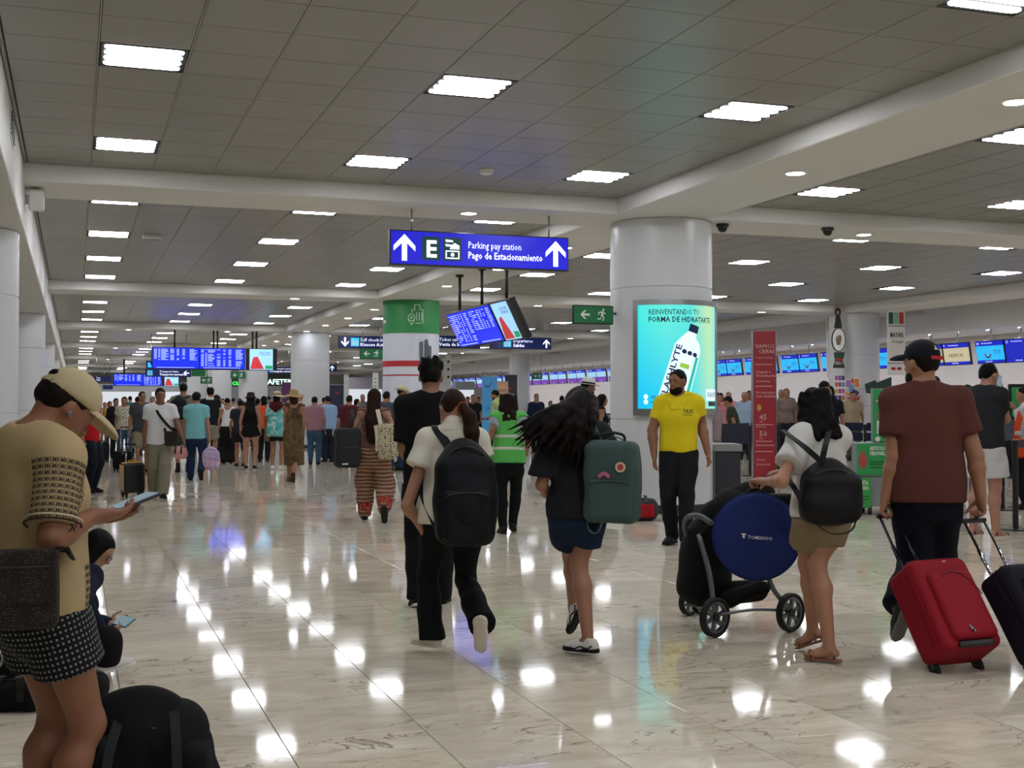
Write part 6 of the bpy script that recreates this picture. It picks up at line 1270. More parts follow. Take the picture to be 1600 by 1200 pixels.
for i in range(9): o_ = rg.uniform(-.025, .025, 3); S.cap(q[1]+o_*.6, q[3]+o_*1.2, .014, .010, .012); S.cap(q[3]+o_*1.2, q[4]+o_*1.5-np.array([0, 0, rg.uniform(0, .04)]), .01, .004, .01)
sobj('ponytail', S, .007, hairmat('2e1d14'), B.root); MB().tube([p+(B.RH[:, 0]*math.cos(a)*.028+B.RH[:, 2]*math.sin(a)*.028) for a in np.linspace(0, 6.28, 15)], .008, 8, False).obj('hair_tie', cloth('7a3f25'), B.root, smooth=True)
S = Sdf(); S.cap(B.TT(-.045, -.055, .535), B.TT(.045, -.055, .535), .035, .035, .02); S.cap(B.TT(0, -.06, .545), B.TT(0, -.055, .58), .055, .052, .03, B.tf, 1.3); sobj('collar', S, .007, cloth('d8d3c4'), B.shirt)
backpack('black backpack worn by the woman in white blouse', W(727, 772, 6.62), frame3(unit(B.tr+FWD*.12), unit(B.tu-RGT*.06)), (.315, .56, .24), '0a0d13', B=B, h=.008, m=cloth('0a0d14', .6, .3, 240), strap=cloth('10151c', .6))
# ---- girl with flying hair and green backpack
B = person('long haired girl in charcoal tee and navy shorts, hair flying', (903, 1020), 599, -22, d=6.95, fem=1, skin='a0735c', head=(-18, 6, 14), hair=('ponytail', '0e0a09'), top_=('half', '1f2024'), loose=.035, sleeve=.025, hem=-.06, bot=('shorts', '16273d'), shortlen=.64, ease=.018, waist=.1,
    wl=(872, 792, .22), el=(846, 758, -.02), wr=(960, 770, .3), ar=(919, 1000, -.05), al=(896, 948, .28), footr=(-42, 0), footl=(-30, -58), kr=(904, 880, .06), kl=(893, 868, .22), shoes=('chunky', 'dcdad4', '1c1d20'))
S = Sdf(); c = B.head; rg = np.random.RandomState(8); S.ell(B.Q(0, -.02, .02), np.array([.092, .112, .10])*B.hsz, B.RH)
ends = [(800, 682), (806, 696), (812, 700), (822, 705), (834, 700), (846, 712), (858, 715), (868, 722), (880, 728), (890, 730), (900, 735), (910, 728), (818, 690), (840, 706), (862, 720), (884, 732), (905, 722), (915, 715), (795, 676), (828, 712)]
for i, (x, y) in enumerate(ends):
    e = W(x+rg.uniform(-2, 2), y+rg.uniform(-6, 8), 6.80+rg.uniform(-.05, .06)-.03*(i % 3)); a0_ = B.Q(rg.uniform(-.07, .06), -.07+rg.uniform(-.03, .03), rg.uniform(-.05, .06)); m_ = (a0_+e)/2+(RGT*.02-FWD*.07)+np.array([0, 0, .045]); pts = spline([a0_, m_, e], 3)
    r0 = rg.uniform(.03, .045)
    for j in range(len(pts)-1): S.cap(pts[j], pts[j+1], max(.004, r0*(1-j/(len(pts)-.3))), max(.0035, r0*(1-(j+1)/(len(pts)-.3))), .018)
for i in range(44):
    x = rg.uniform(798, 915); y = 684+(x-798)*.42+rg.uniform(-12, 14); e = W(x, y, 6.79+rg.uniform(-.05, .07)); a0_ = W(865+(x-865)*.35, 655+(y-690)*.3, 6.80); S.cap(a0_, e, .012, .0032, .008)
sobj('flying_hair', S, .0065, hairmat('120c0a'), B.root)
Rg = frame3(unit(RGT*.97-FWD*.22), unit(np.array([0, 0, 1.])-RGT*.05)); GR = cloth('3f5451', .75, .35, 260); t, P = backpack('green canvas backpack with round badge hung on one shoulder', W(957, 752, 6.80), Rg, (.30, .45, .21), '35504c', h=.008, shape='box', m=GR, badge=(.06, .085, .121), strap=cloth('56706c'))
MB().ribbon(spline([P(-.09, .2, -.1), W(925, 672, 6.78), W(918, 655, 6.88), W(922, 662, 7.02)], 6), .06, .01, RGT).obj('shoulder_strap', cloth('56706c'), t); MB().ribbon(spline([P(-.12, .12, .0), P(-.155, -.1, -.02), P(-.13, -.26, 0), P(-.08, -.28, 0), P(-.05, -.2, 0)], 6), .04, .008, Rg[:, 2]).obj('hanging_strap', cloth('56706c'), t); MB().ribbon(spline([P(-.06, .03, .112), P(-.03, .05, .116), P(.0, .03, .114)], 5), .02, .004, Rg[:, 1]).obj('pink_tag', cloth('b86a8a'), t)
for k in (-1, 1): MB().tube(spline([P(k*.07, .2, .02), P(k*.065, .25, .02), P(k*.02, .265, .02), P(0, .265, .02)], 4), .008, 6).obj('top_handle', cloth('27383a'), t, smooth=True)
# ---- taxi man in yellow
B = person('bearded man in yellow taxi polo facing the camera', (1061, 851), 577, 188, skin='84583f', head=(24, 2, 0), hair=('short', '0e0b0a'), facial=1, beard=1, top_=('tee', 'd9c51c'), loose=.004, hem=-.02, tuck=0, bot=('pants', '14161b'), build=1.06, arm=1.18, legw=(.06, .05), wr=(1021, 722, -.05), er=(1019, 672, .05), wl=(1106, 708, -.12), el=(1096, 662, .05), ar=(1050, 836, .05), al=(1071, 842, -.2), footr=(14, 0), footl=(-6, 0), shoes=('sneaker', '16171a', '101113'), lean=0, waist=.06)
bvs = BVHTree.FromPolygons([tuple(np.array(v.co)+ROOT[B.shirt.name]) for v in B.shirt.data.vertices], [tuple(p.vertices) for p in B.shirt.data.polygons])
def on_shirt(x, z): l = bvs.ray_cast(Vector(B.TT(x, .5, z)), Vector(-B.tf), .8)[0]; return np.array(l)+B.tf*.006 if l is not None else None
for k in (1, -1):
    q = [on_shirt(k*x, z) for x, z in ((.075, .50), (.06, .475), (.045, .445), (.03, .41))]; q = [x for x in q if x is not None]; q = [B.TT(k*.07, -.03, .575), B.TT(k*.078, .02, .545)]+q
    MB().ribbon(spline(q, 4), .04, .007, B.tr).obj('collar', cloth('d9c51c'), B.shirt)
MB().ribbon(spline([B.TT(-.07, -.03, .575), B.TT(0, -.085, .58), B.TT(.07, -.03, .575)], 5), .035, .007, B.tu).obj('collar', cloth('d9c51c'), B.shirt)
def chest_text(B, body, x, z, size, m_, width=None, bold=.02):
    dg = ROOT[B.shirt.name]; bv = BVHTree.FromPolygons([tuple(np.array(v.co)+dg) for v in B.shirt.data.vertices], [tuple(p.vertices) for p in B.shirt.data.polygons]); gv, gf = text_geo(body, 1, 'LEFT', bold, 1); k = size/.72; sx = k if not width else width/(gv[:, 0].max()); V = []; ok = []
    for a, b in gv[:, :2]:
        o_ = B.TT(x, 0, z)-B.tr*(a*sx)+B.tu*(b*k); loc, nr, ix, ds = bv.ray_cast(Vector(o_+B.tf*.5), Vector(-B.tf), .6); ok.append(loc is not None); V.append(np.array(loc)+B.tf*.002 if loc is not None else o_)
    mesh_obj('chest_lettering', V, [f for f in gf if all(ok[i] for i in f)], m_, B.shirt)
chest_text(B, 'TAXI', -.062, .372, .04, M_INK, .095); chest_text(B, 'OFFICIAL', -.062, .347, .017, M_INK, .09, .01)
# ---- curly haired woman pushing the pushchair
B = person('curly haired woman in white tee and khaki shorts pushing pushchair', (1284, 1032), 603, -36, d=6.75, fem=1, skin='a8795f', head=(-6, 4, 0), hair=('curly', '0d0a0a'), top_=('tee', 'cfcdc8'), loose=.03, sleeve=.02, hem=-.02, bot=('shorts', '85745a'), shortlen=.52, ease=.02, waist=.12, build=1.05, leg=1.03, lean=6,
    wl=(1192, 752, .05), el=(1222, 752, -.22), wr=(1214, 742, .45), hdl=(-.1, 1, .05), hdr=(0, 1, 0), pnl=(0, 0, -1), pnr=(0, 0, -1), cul=1.1, cur=1.1, al=(1270, 985, .22), ar=(1296, 1012, -.05), footr=(-40, 0), footl=(-25, -22), kr=(1276, 880, .02), kl=(1262, 880, .2), shoes=('sandal', '8a5f48', '6a4a38'))
Rw = frame3(unit(RGT*.97+FWD*.1), unit(np.array([0, 0, 1.])-RGT*.1)); t, P = backpack('small black handbag backpack on the curly haired woman', W(1297, 772, 6.52), Rw, (.30, .29, .15), '0d0e10', h=.008, shape='soft', pocket=False, m=cloth('0d0e11', .5, .3, 240), strap=cloth('121316', .5))
for a, b in (((1284, 722), (1222, 672)), ((1262, 800), (1228, 742)), ((1284, 722), (1296, 672))): MB().ribbon(spline([W(a[0], a[1], 6.47), W((a[0]+b[0])/2, (a[1]+b[1])/2-2, 6.49), W(b[0], b[1], 6.70)], 5), .03, .006, RGT).obj('shoulder_strap', cloth('121316', .5), t)
MB().ribbon(spline([P(-.13, -.12, .05), P(-.02, -.2, .04), P(.1, -.19, .03), P(.15, -.1, .0)], 6), .014, .005, Rw[:, 2]).obj('hanging_strap', cloth('121316', .5), t)
# ---- man in brown tee with two suitcases
B = person('man in brown tee and black cap pulling two suitcases', (1446, 1017), 533, -14, d=7.0, skin='9a6c52', head=(-34, 0, 0), hair=('crop', '17110e'), top_=('tee', '56302a'), loose=.035, sleeve=.02, hem=-.10, bot=('pants', '0b0f1c'), build=1.05, arm=1.08, ease=.02, legw=(.075, .065), hat=('cap', '10131a'), beard=1,
    wl=(1383, 784, .0), el=(1398, 715, .0), wr=(1537, 794, -.05), er=(1524, 712, -.02), cul=1.25, cur=1.25, pnl=(1, -.3, 0), pnr=(-1, -.3, 0), al=(1404, 945, -.05), ar=(1466, 985, .3), kl=(1432, 885, .1), footl=(-30, -62), footr=(0, 0), shoes=('sneaker', '3a3f3e', '8a8c86'))
MB().ribbon([B.Q(.03*x, -.118, .028) for x in (-1.6, -.8, 0, .8, 1.6)], .02, .004, B.RH[:, 2]).obj('red_cap_band', cloth('b82e36'), B.root)
MB().prism([(0, 0), (.02, .008), (.035, .022), (.03, .006), (.04, .0), (.022, -.002)], B.Q(.0, -.11, .075)+B.RH@np.array([.02, -.004, 0]), -B.RH[:, 0], B.RH[:, 2], .002).obj('cap_logo', M_PRINTW, B.root)
suitcase('red soft suitcase tilted on two wheels behind brown tee man', W(1515, 1056, 6.40)+np.array([0, 0, .045]), unit(RGT*.93+FWD*.36), None, (.37, .52, .25), '8e1626', 'soft', grip=W(1381, 806, 7.0), handle=(.43, .12), handle_m=mat('blue_black_tube', '1c2030', .3, metal=.6), two=False)
suitcase('dark purple suitcase with silver handle at right edge', W(1664, 1058, 6.35)+np.array([0, 0, .045]), unit(RGT*.9+FWD*.4), None, (.36, .50, .24), '15101f', 'soft', grip=W(1537, 813, 6.95), handle=(.5, .14), handle_m=M_CHROME, zip_c=M_BLACK, two=False)
# ---- man on the phone, staff member at the right edge
B = person('man in charcoal tee and white shorts holding phone to face', (1540, 836), 566, 38, skin='a87a66', res=.010, head=(8, 8, 0), hair=('short', '0b0a0b'), top_=('tee', '222428'), loose=.03, hem=-.07, bot=('shorts', 'bfbfbe'), shortlen=.75, ease=.035, leg=1.05, wr=(1561, 612, .12), er=(1572, 655, .0), pnr=(-1, .2, 0), hdr=(-.2, .15, 1), wl=(1548, 690, .35), shoes=('sandal', '1a1414', '1a1414'), build=1.06, al=(1520, 826, .1), ar=(1556, 829, -.05)); phone('phone held to the ear by man in charcoal tee', W(1560, 598, GD(836)+.08), frame3(RGT, (0, 0, 1)))
B = person('staff member in white shirt with orange sling bag at right edge', (1606, 796), 604, 275, skin='9a6c55', top_=('long', 'b8bac0'), bot=('pants', '101216'), wr=(1588, 640, .0), er=(1596, 680, -.1), hdr=(0, .6, .8)); t = thing('sling_bag', W(1590, 700, GD(796)-.25), 'orange sling bag on the staff member at right edge', 'bag'); f = Fr(W(1582, 720, GD(796)-.2), RGT, (0, 0, 1)); S = Sdf(); S.rbox(W(1592, 700, GD(796)-.24), (.07, .13, .05), frame3(RGT, (0, 0, 1)), .04, 0); sobj('pouch', S, .012, cloth('c8481e'), t); MB().ribbon(spline([W(1588, 690, GD(796)-.24), W(1590, 665, GD(796)-.22), W(1597, 640, GD(796)-.12)], 5), .08, .012, RGT).obj('strap', cloth('c8481e'), t); S = Sdf(); S.rbox(W(1591, 677, GD(796)-.25), (.045, .03, .012), frame3(RGT, (0, 0, 1)), .006, 0); sobj('reflective_patch', S, .01, cloth('b8b8b4'), t)
# ---- woman in green vest
B = person('woman in green reflective vest and black leggings from behind', (794, 834), 613, 4, fem=1, skin='8a5f48', hair=('curly', '1f150f'), head=(14, 0, 0), top_=('tee', '97a2ac'), loose=.02, hem=-.08, bot=('pants', '0b0c0f'), legw=(.05, .042), ease=.004, wl=(757, 706, -.05), el=(770, 672, -.04), wr=(823, 705, .2), al=(786, 824, .0), ar=(801, 818, .12), footl=(-22, 0), footr=(4, -14), shoes=('sneaker', '131416', '1c1d20'))
S = Sdf(); torso(S, B, .030, -.07, .012, True); S.cut(B.T(0, 0, -.075), -B.tu)
for k in (1, -1): S.cap(B.TT(k*(B.sw+.06), -.3, .41), B.TT(k*(B.sw+.06), .3, .41), .10*B.s, k=.01, op='s')
S.ell(B.neck+B.tu*.04, np.array([.085, .09, .06])*B.s, None, .01, op='s'); VS = S; v = sobj('vest', S, .011, mat('green_vest', '4fb04a', .6, emit=0, bump=.2, scale=120), B.root)
for z in (.24, .09):
    S2 = Sdf(); torso(S2, B, .034, -.07, .012, False); S2.cut(B.T(0, 0, z), -B.tu); S2.cut(B.T(0, 0, z+.045), B.tu); sobj('reflective_band', S2, .010, mat('reflective_band', 'c4c4ba', .35), v)
S2 = Sdf(); torso(S2, B, .033, -.07, .013, False); S2.cut(B.T(0, 0, -.078), -B.tu); S2.cut(B.T(0, 0, -.058), B.tu); sobj('vest_edging', S2, .010, cloth('12202a'), v)
MB().ribbon([B.Q(.094*math.cos(a), .01, .03+.092*math.sin(a)) for a in np.linspace(.2, 2.9, 11)], .03, .006, B.RH[:, 1]).obj('headband', cloth('9fb0b4'), B.root)
# ---- woman in striped harem trousers with two bags
M_HAREM = pattern_mat('striped_harem_cotton', '70403a', '93684e', 'stripes', 7, '625a48')
B = person('long haired woman in striped harem trousers carrying two backpacks', (584, 815), 606, 2, fem=1, skin='a57860', hair=('long', '24150f'), hairlen=.36, head=(-4, 0, 0), top_=('tank', pattern_mat('maroon_stripe_top', '5a1f24', '7a3a30', 'stripes', 14, '4a1a20')), loose=.0, hem=.0, bot=('pants', M_HAREM), ease=.026, legw=(.11, .045), wl=(543, 700, .12), wr=(625, 700, .15), al=(570, 803, .1), ar=(601, 795, -.25), footl=(-10, 0), footr=(6, -70), shoes=('plain', '191a1a', '252622'))
for k in (1, -1): S = Sdf(); a = B.ank[k]; ax = unit(B.knee[k]-a); S.cap(a+ax*.02, a+ax*.13, .078, .10, .02); S.cut(a+ax*.005, -ax); S.cut(a+ax*.13, ax); S.folds(.003, 40, 3); sobj('red_cuff', S, .010, pattern_mat('red_cuff_print', '8e1a24', 'c8a06a', 'specks', 60), B.root)
backpack('dark grey backpack on left shoulder of harem trouser woman', W(543, 700, GD(815)-.22), frame3(unit(RGT*.93+FWD*.3), unit(np.array([0, 0, 1.])+RGT*.09)), (.30, .47, .2), '26292b', h=.012, shape='box', m=cloth('262a2b', .7, .3, 200), logo=(-.05, -.18, .128))
backpack('cream patterned backpack on right shoulder of harem trouser woman', W(606, 690, GD(815)-.16), frame3(unit(RGT*.95-FWD*.25), unit(np.array([0, 0, 1.])-RGT*.05)), (.22, .42, .17), 'b8ad90', h=.012, shape='box', m=pattern_mat('cream_snake_print', 'b9ae92', '5a523f', 'specks', 34), pocket=False, strap=cloth('b8ad98'))
for (x0, y0, x1, y1, c) in ((548, 668, 550, 640, '2f3334'), (596, 690, 590, 640, 'c9bfae'), (590, 705, 585, 655, 'c9bfae')): MB().ribbon(spline([W(x0, y0, GD(815)-.2), W((x0+x1)/2+2, (y0+y1)/2, GD(815)-.2), W(x1, y1, GD(815)-.08)], 4), .05, .008, RGT).obj('shoulder_strap', cloth(c), bpy.data.objects['backpack.004'] if c == '2f3334' else bpy.data.objects['backpack.005'])
# ---- man in white v-neck with cross-body bag and black and yellow case
B = person('man in white v-neck shirt with crossbody bag walking toward camera', (249, 777), 606, 176, skin='7e573f', head=(-10, 0, 0), hair=('short', '17120f'), eyes=1, top_=('tee', 'd2d3d6'), loose=.03, hem=-.10, bot=('pants', '7f7b69'), ease=.024, legw=(.078, .07), wr=(224, 702, -.05), wl=(287, 690, -.05), ar=(241, 768, .12), al=(254, 770, -.15), shoes=('plain', '1c1a18', '2a2622'), cur=1.2, res=.013, neckline=.075)
crossbag('dark grey crossbody bag on the man in white v-neck', B, W(268, 685, GD(777)-.2), frame3(unit(RGT), (0, 0, 1)), (.20, .22, .08), '2a2725', k=-1, strap='1a1817', h=.012)
suitcase('small black cabin suitcase with yellow and white trim bands', np.append(G(207, 776)[:2], .0), unit(RGT*.8+FWD*.6), (0, 0, 1), (.32, .46, .22), '101012', 'hard', handle=(.28, .14), handle_m=M_CHROME, trim=((-.08, 'c8922a'), (-.045, 'e0dccf'), (-.005, 'c8922a'), (.035, 'e0dccf'), (.075, 'c8922a')), m=mat('black_hard_shell', '0e0f10', .4))
# ---- man in turquoise tee with pink bags
B = person('man in turquoise tee and black cap carrying pink bags', (306, 751), 613, 6, skin='9c725c', hair=('crop', '1a1512'), hat=('cap', '141517'), top_=('tee', '74b2b8'), loose=.03, hem=-.12, bot=('pants', '1c2f4c'), al=(298, 744, .1), ar=(314, 735, -.25), footr=(4, -55), wr=(328, 692, 0), wl=(287, 692, .1), shoes=('plain', '23262a', '1a1a1c'), res=.014)
P3 = cloth('c48f9c', .7, .3, 60); t, P = backpack('pink and lilac childs backpack hanging from turquoise tee man', W(330, 717, GD(751)-.1), frame3(unit(RGT*.95+FWD*.3), unit(np.array([0, 0, 1.])-RGT*.1)), (.30, .40, .2), 'c48f9c', h=.014, m=pattern_mat('pink_lilac_print', 'c9909f', 'a99cc0', 'floral', 14, 'd8b8c4'))
duffel('round plush pink bag beside the turquoise tee man', W(281, 707, GD(751)-.05), frame3(RGT, (0, 0, 1)), (.28, .24, .24), 'c9938f', h=.014, name='plush_bag')
# ---- red shirt person behind the cap wearer
person('person in red shirt and dark jeans behind the cap wearer', (140, 770), 606, 120, skin='9a6c52', hair=('short', '14100e'), top_=('tee', 'b01622'), bot=('pants', '121620'), shoes=('plain', '0f1012', '17181a'), res=.014)
person('person in black standing at the left kiosk', (72, 720), 615, 250, skin='8f6a58', top_=('long', '0e0f12'), bot=('pants', '15171c'), res=.016)
# ---- things by the column
g = G(1001, 813); t, P = duffel('grey and red sports bag on floor against the column', g+np.array([0, 0, .135]), frame3(unit(RGT*.98-FWD*.2), (0, 0, 1)), (.42, .27, .26), '33373a', h=.011); S = Sdf(); S.rbox(P(.04, -.01, .11), (.14, .085, .035), frame3(unit(RGT*.98-FWD*.2), (0, 0, 1)), .03, 0); sobj('red_panel', S, .010, cloth('9c1a24'), t)
person('person sitting against the column behind the green backpack', (945, 806), face=150, d=GD(812), h=1.6, fem=1, lean=-8, tuck=1, pel=(938, 795, .3), ar=(958, 800, -.1), al=(945, 802, -.1), kr=(956, 760, .1), kl=(940, 760, .1), wr=(950, 765, .05), wl=(936, 765, .05), top_=('tee', '2a2c30'), bot=('pants', '15171b'), hair=('long', '14100e'), hairlen=.25, shoes=('sneaker', 'd4d4d0', 'e6e6e2'), res=.013)

# tattoo lines on the cap wearer, projected onto the skin
def skin_lines(B, strokes, name, w_=.0035):
    dg = ROOT[B.body.name]; bv = BVHTree.FromPolygons([tuple(np.array(v.co)+dg) for v in B.body.data.vertices], [tuple(p.vertices) for p in B.body.data.polygons]); mb = MB()
    for st in strokes:
        pts = []
        for (x, y) in st:
            d = ray(x, y); d = d/np.linalg.norm(d); loc, nr, ix, ds = bv.ray_cast(Vector(CP), Vector(d), 20)
            if loc is not None: pts.append(np.array(loc)-d*.001)
        if len(pts) > 1 and max(np.linalg.norm(pts[i+1]-pts[i]) for i in range(len(pts)-1)) < .08: mb.tube(pts, w_*.5, 5)
    if mb.v: o = mb.obj(name, mat('tattoo_ink', '1c1a1c', .6), B.body, smooth=True); o['kind'] = 'stuff'
hx, hy, _ = project(FM.head); nx, ny = hx-14, hy+22
skin_lines(FM, [[(nx, ny), (nx+3, ny+6), (nx+2, ny+12)], [(nx-4, ny+2), (nx-1, ny+8), (nx+2, ny+12), (nx+6, ny+7)], [(nx+2, ny+12), (nx+1, ny+18), (nx+2, ny+24)], [(nx+1, ny+14), (nx+5, ny+16)]], 'neck_tattoo')
ax_, ay_, _ = project((FM.elb[1]+FM.wri[1])/2); skin_lines(FM, [[(ax_-4, ay_-6), (ax_, ay_), (ax_+3, ay_+8)], [(ax_+2, ay_-8), (ax_, ay_), (ax_-5, ay_+7)], [(ax_+6, ay_-4), (ax_+2, ay_+4)]], 'forearm_tattoo')
for (x, y, lab) in ((956, 979, 'small white paper scrap on floor right of the girl'), (461, 752, 'small white paper scrap near the straw hat woman')):
    g = G(x, y); t = thing('paper_scrap', g, lab, 'paper'); MB().box(g+np.array([-.03, -.02, .001]), g+np.array([.03, .02, .003]), b=.0005).obj('sheet', M_PRINTW, t); MB().box(g+np.array([.0, -.018, .0032]), g+np.array([.028, .018, .0045])).obj('fold', M_PRINTW, t)
# ------------------------------------------------------------------ pushchair with blue folded sunshade disc
D0 = 7.45; t = thing('pushchair', tuple(G(1150, 985)), 'black pushchair with silver frame pushed by curly haired woman', 'pushchair')
GREYT = mat('grey_frame_tube', '6d7276', .35, metal=.7); BLK = cloth('0c0d0f', .8, .4, 200)
def wheel(px, py, d, r, name='wheel', ax=None):
    c = W(px, py, d); c[2] = r+.002; ax = unit(RGT*.62-FWD*.78) if ax is None else ax; Rm = np.stack([np.cross(np.array([0, 0, 1.]), ax), np.array([0, 0, 1.]), ax], 1); mb = MB(); n = 28
    tire = MB(); pr = [(r*.80, -.018), (r*.92, -.024), (r, -.016), (r, .016), (r*.92, .024), (r*.80, .018)]
    tire.lathe(pr+[pr[0]], c, n, rot=Rm, caps=False); o = tire.obj(name, M_RUBBER, t, sharp=.7)
    MB().lathe([(r*.70, -.014), (r*.81, -.016), (r*.81, .016), (r*.70, .014), (r*.70, -.014)], c, n, rot=Rm, caps=False).obj('rim', GREYT, o, sharp=.7); MB().lathe([(.001, -.02), (r*.2, -.02), (r*.2, .02), (.001, .02)], c, 16, rot=Rm).obj('hub', M_DARK, o, sharp=.7)
    for k in range(6): a = k*math.pi/3+.3; dv = Rm[:, 0]*math.cos(a)+Rm[:, 1]*math.sin(a); tv = -Rm[:, 0]*math.sin(a)+Rm[:, 1]*math.cos(a); MB().ribbon([c+dv*r*.16, c+dv*r*.74], r*.2, .016, tv).obj('spoke', GREYT, o)
    return c
w1 = wheel(1117, 963, 7.42, .118); w2 = wheel(1235, 952, 7.6, .118); w3 = wheel(1077, 940, 8.2, .085); w4 = wheel(1093, 945, 8.25, .06)
T = lambda pts, r, name, m_: MB().tube(spline(pts, 5) if len(pts) > 2 else pts, r, 9).obj(name, m_, t, smooth=True)
pB = lambda x, y, d=7.6: W(x, y, d)
T([w1+np.array([0, 0, .02]), pB(1108, 895, 7.5), pB(1092, 835, 7.6)], .016, 'frame_tube', GREYT); T([w2+np.array([0, 0, .02]), pB(1208, 920, 7.6), pB(1190, 870, 7.6), pB(1160, 800, 7.65)], .016, 'frame_tube', GREYT); T([w3+np.array([0, 0, .02]), pB(1085, 880, 8.0), pB(1092, 835, 7.7)], .014, 'frame_tube', GREYT)
T([pB(1092, 840, 7.6), pB(1130, 800, 7.6), pB(1170, 770, 7.55), pB(1200, 750, 7.2)], .018, 'push_bar', BLK); T([pB(1176, 757, 7.0), pB(1200, 748, 7.1), pB(1232, 752, 7.3)], .018, 'handle_grip', BLK)
T([pB(1112, 818, 7.4), pB(1092, 806, 7.5), pB(1073, 810, 7.65), pB(1071, 830, 7.75), pB(1084, 850, 7.75)], .017, 'bumper_bar', mat('grey_bumper', '4a5054', .5))
T([w1+np.array([0, 0, .01]), (w1+w2)/2+np.array([0, 0, .03]), w2+np.array([0, 0, .01])], .009, 'axle', GREYT); T([w1, w3], .01, 'axle', M_BLACK)
S = Sdf(); S.cap(pB(1098, 905, 7.75), pB(1105, 845, 7.8), .17, .14, .05); S.cap(pB(1105, 850, 7.8), pB(1150, 800, 7.7), .15, .15, .06); S.cap(pB(1085, 890, 7.85), pB(1090, 870, 7.8), .10, .09, .05); S.folds(.008, 22, 4); sobj('seat', S, .012, BLK, t)
S = Sdf(); S.cap(pB(1120, 925, 7.7), pB(1185, 925, 7.7), .075, .07, .03); S.cap(pB(1140, 935, 7.6), pB(1190, 920, 7.6), .06, .04, .03); S.folds(.008, 24, 5); sobj('storage_basket', S, .011, BLK, t)
S = Sdf(); S.cap(pB(1120, 810, 7.75), pB(1185, 772, 7.7), .12, .10, .05); S.folds(.008, 20, 6); sobj('folded_hood', S, .012, BLK, t)
S = Sdf(); S.rbox(pB(1208, 790, 7.35), (.13, .07, .07), frame3(RGT, (0, 0, 1)), .03, 0); sobj('organiser_pouch', S, .010, BLK, t)
# sunshade disc hooked over the chair
c = W(1182, 838, 7.18); nrm = unit(-FWD*.96-RGT*.2+np.array([0, 0, .12])); r_ = unit(np.cross(np.array([0, 0, 1.]), nrm)); Rm = np.stack([r_, np.cross(nrm, r_), nrm], 1); s = thing('sunshade_disc', c-np.array([0, 0, .245]), 'round blue folded sunshade leaning on the pushchair', 'sunshade')
MB().lathe([(.001, -.012), (.22, -.012), (.247, -.008), (.252, 0), (.247, .008), (.22, .012), (.12, .016), (.001, .017)], c, 48, rot=Rm, caps=False).obj('fabric', cloth('1a2a66', .55, .15, 200), s, sharp=1.0)
MB().tube([c+(Rm[:, 0]*math.cos(a)+Rm[:, 1]*math.sin(a))*.251 for a in np.linspace(0, 6.2832, 49)], .005, 6, False).obj('edge_binding', cloth('14204e'), s, smooth=True)
text('lettering', 'TOMSHOO', c-Rm[:, 0]*.05-Rm[:, 1]*.015, unit(Rm[:, 0]-Rm[:, 1]*.05), Rm[:, 1], .02, M_PRINTW, s, bold=.01, width=.14, lift=.0195)
MB().prism([(0, 0), (.012, 0), (.012, .02), (.02, .02), (.02, .027), (-.008, .027), (-.008, .02), (0, .02)], c-Rm[:, 0]*.078-Rm[:, 1]*.012+nrm*.018, Rm[:, 0], Rm[:, 1], .002).obj('logo_mark', M_PRINTW, s)
MB().ribbon(spline([c-Rm[:, 0]*.13-Rm[:, 1]*.2, c-Rm[:, 0]*.02-Rm[:, 1]*.27, c+Rm[:, 0]*.08-Rm[:, 1]*.22], 5), .012, .003, nrm).obj('carry_strap', BLK, s)
# ------------------------------------------------------------------ travellers farther down the hall
CR = 'travellers in the crowd'
def crowd(label, px, py, top, face, **o):
    o.setdefault('group', CR); o.setdefault('shoes', ('plain', '1a1a1c', '222224')); o.setdefault('skin', '94684f'); return person(label, (px, py), top, face, **o)
M_BLOUSE = pattern_mat('cream_specked_blouse', 'bdb7a4', '4a4a44', 'specks', 26); M_DRESS = pattern_mat('brown_floral_dress', '3c3020', '5c4630', 'floral', 6, '6c6440'); M_PLAID = pattern_mat('tan_check_shirt', '8a7358', '5a4636', 'specks', 30); M_SCARF = pattern_mat('red_dotted_scarf', '3a1018', '8a2a34', 'specks', 40)
B = crowd('man in grey tee and khaki shorts behind the white v-neck man', 221, 738, 611, 172, top_=('tee', '3e4144'), bot=('shorts', '7d7462'), shortlen=.95, head=(-15, 0, 0), eyes=1)
suitcase('black upright suitcase in front of the grey tee man', np.append(G(192, 737)[:2], 0), unit(RGT), (0, 0, 1), (.38, .38, .24), '101114', 'soft', handle=(.5, .15), handle_m=M_CHROME, zip_c=M_BLACK)
crowd('woman in cream specked blouse and jeans facing the camera', 194, 722, 619, 182, fem=1, top_=('tee', M_BLOUSE), bot=('pants', '2c4258'), hair=('bob', '14100e'), loose=.03)
crowd('person in black left of the cream blouse woman', 180, 716, 622, 160, top_=('long', '141418'), bot=('pants', '121318'))
crowd('person in mustard top far behind left', 171, 708, 626, 170, fem=1, top_=('tee', 'b0862c'), bot=('pants', '2a2c34'), hair=('bob', '14100e'))
crowd('person in white tee and shorts beside the cap brim', 164, 706, 628, 190, top_=('tee', 'c8c8c8'), bot=('shorts', '222428'), shoes=('plain', 'd8d8d8', 'e0e0e0'))
suitcase('small dark suitcase with silver handle behind red shirt person', np.append(G(159, 722)[:2], 0), unit(RGT), (0, 0, 1), (.34, .44, .22), '15171c', 'soft', handle=(.4, .14), handle_m=M_CHROME, zip_c=M_BLACK)
crowd('grey haired man behind the white v-neck man', 238, 716, 619, 175, hair=('crop', '6a6660'), top_=('tee', 'b8b4ae'), bot=('pants', '2c2f36'))
crowd('dark haired person half hidden behind the grey tee man', 214, 712, 619, 10, top_=('tee', '202226'))
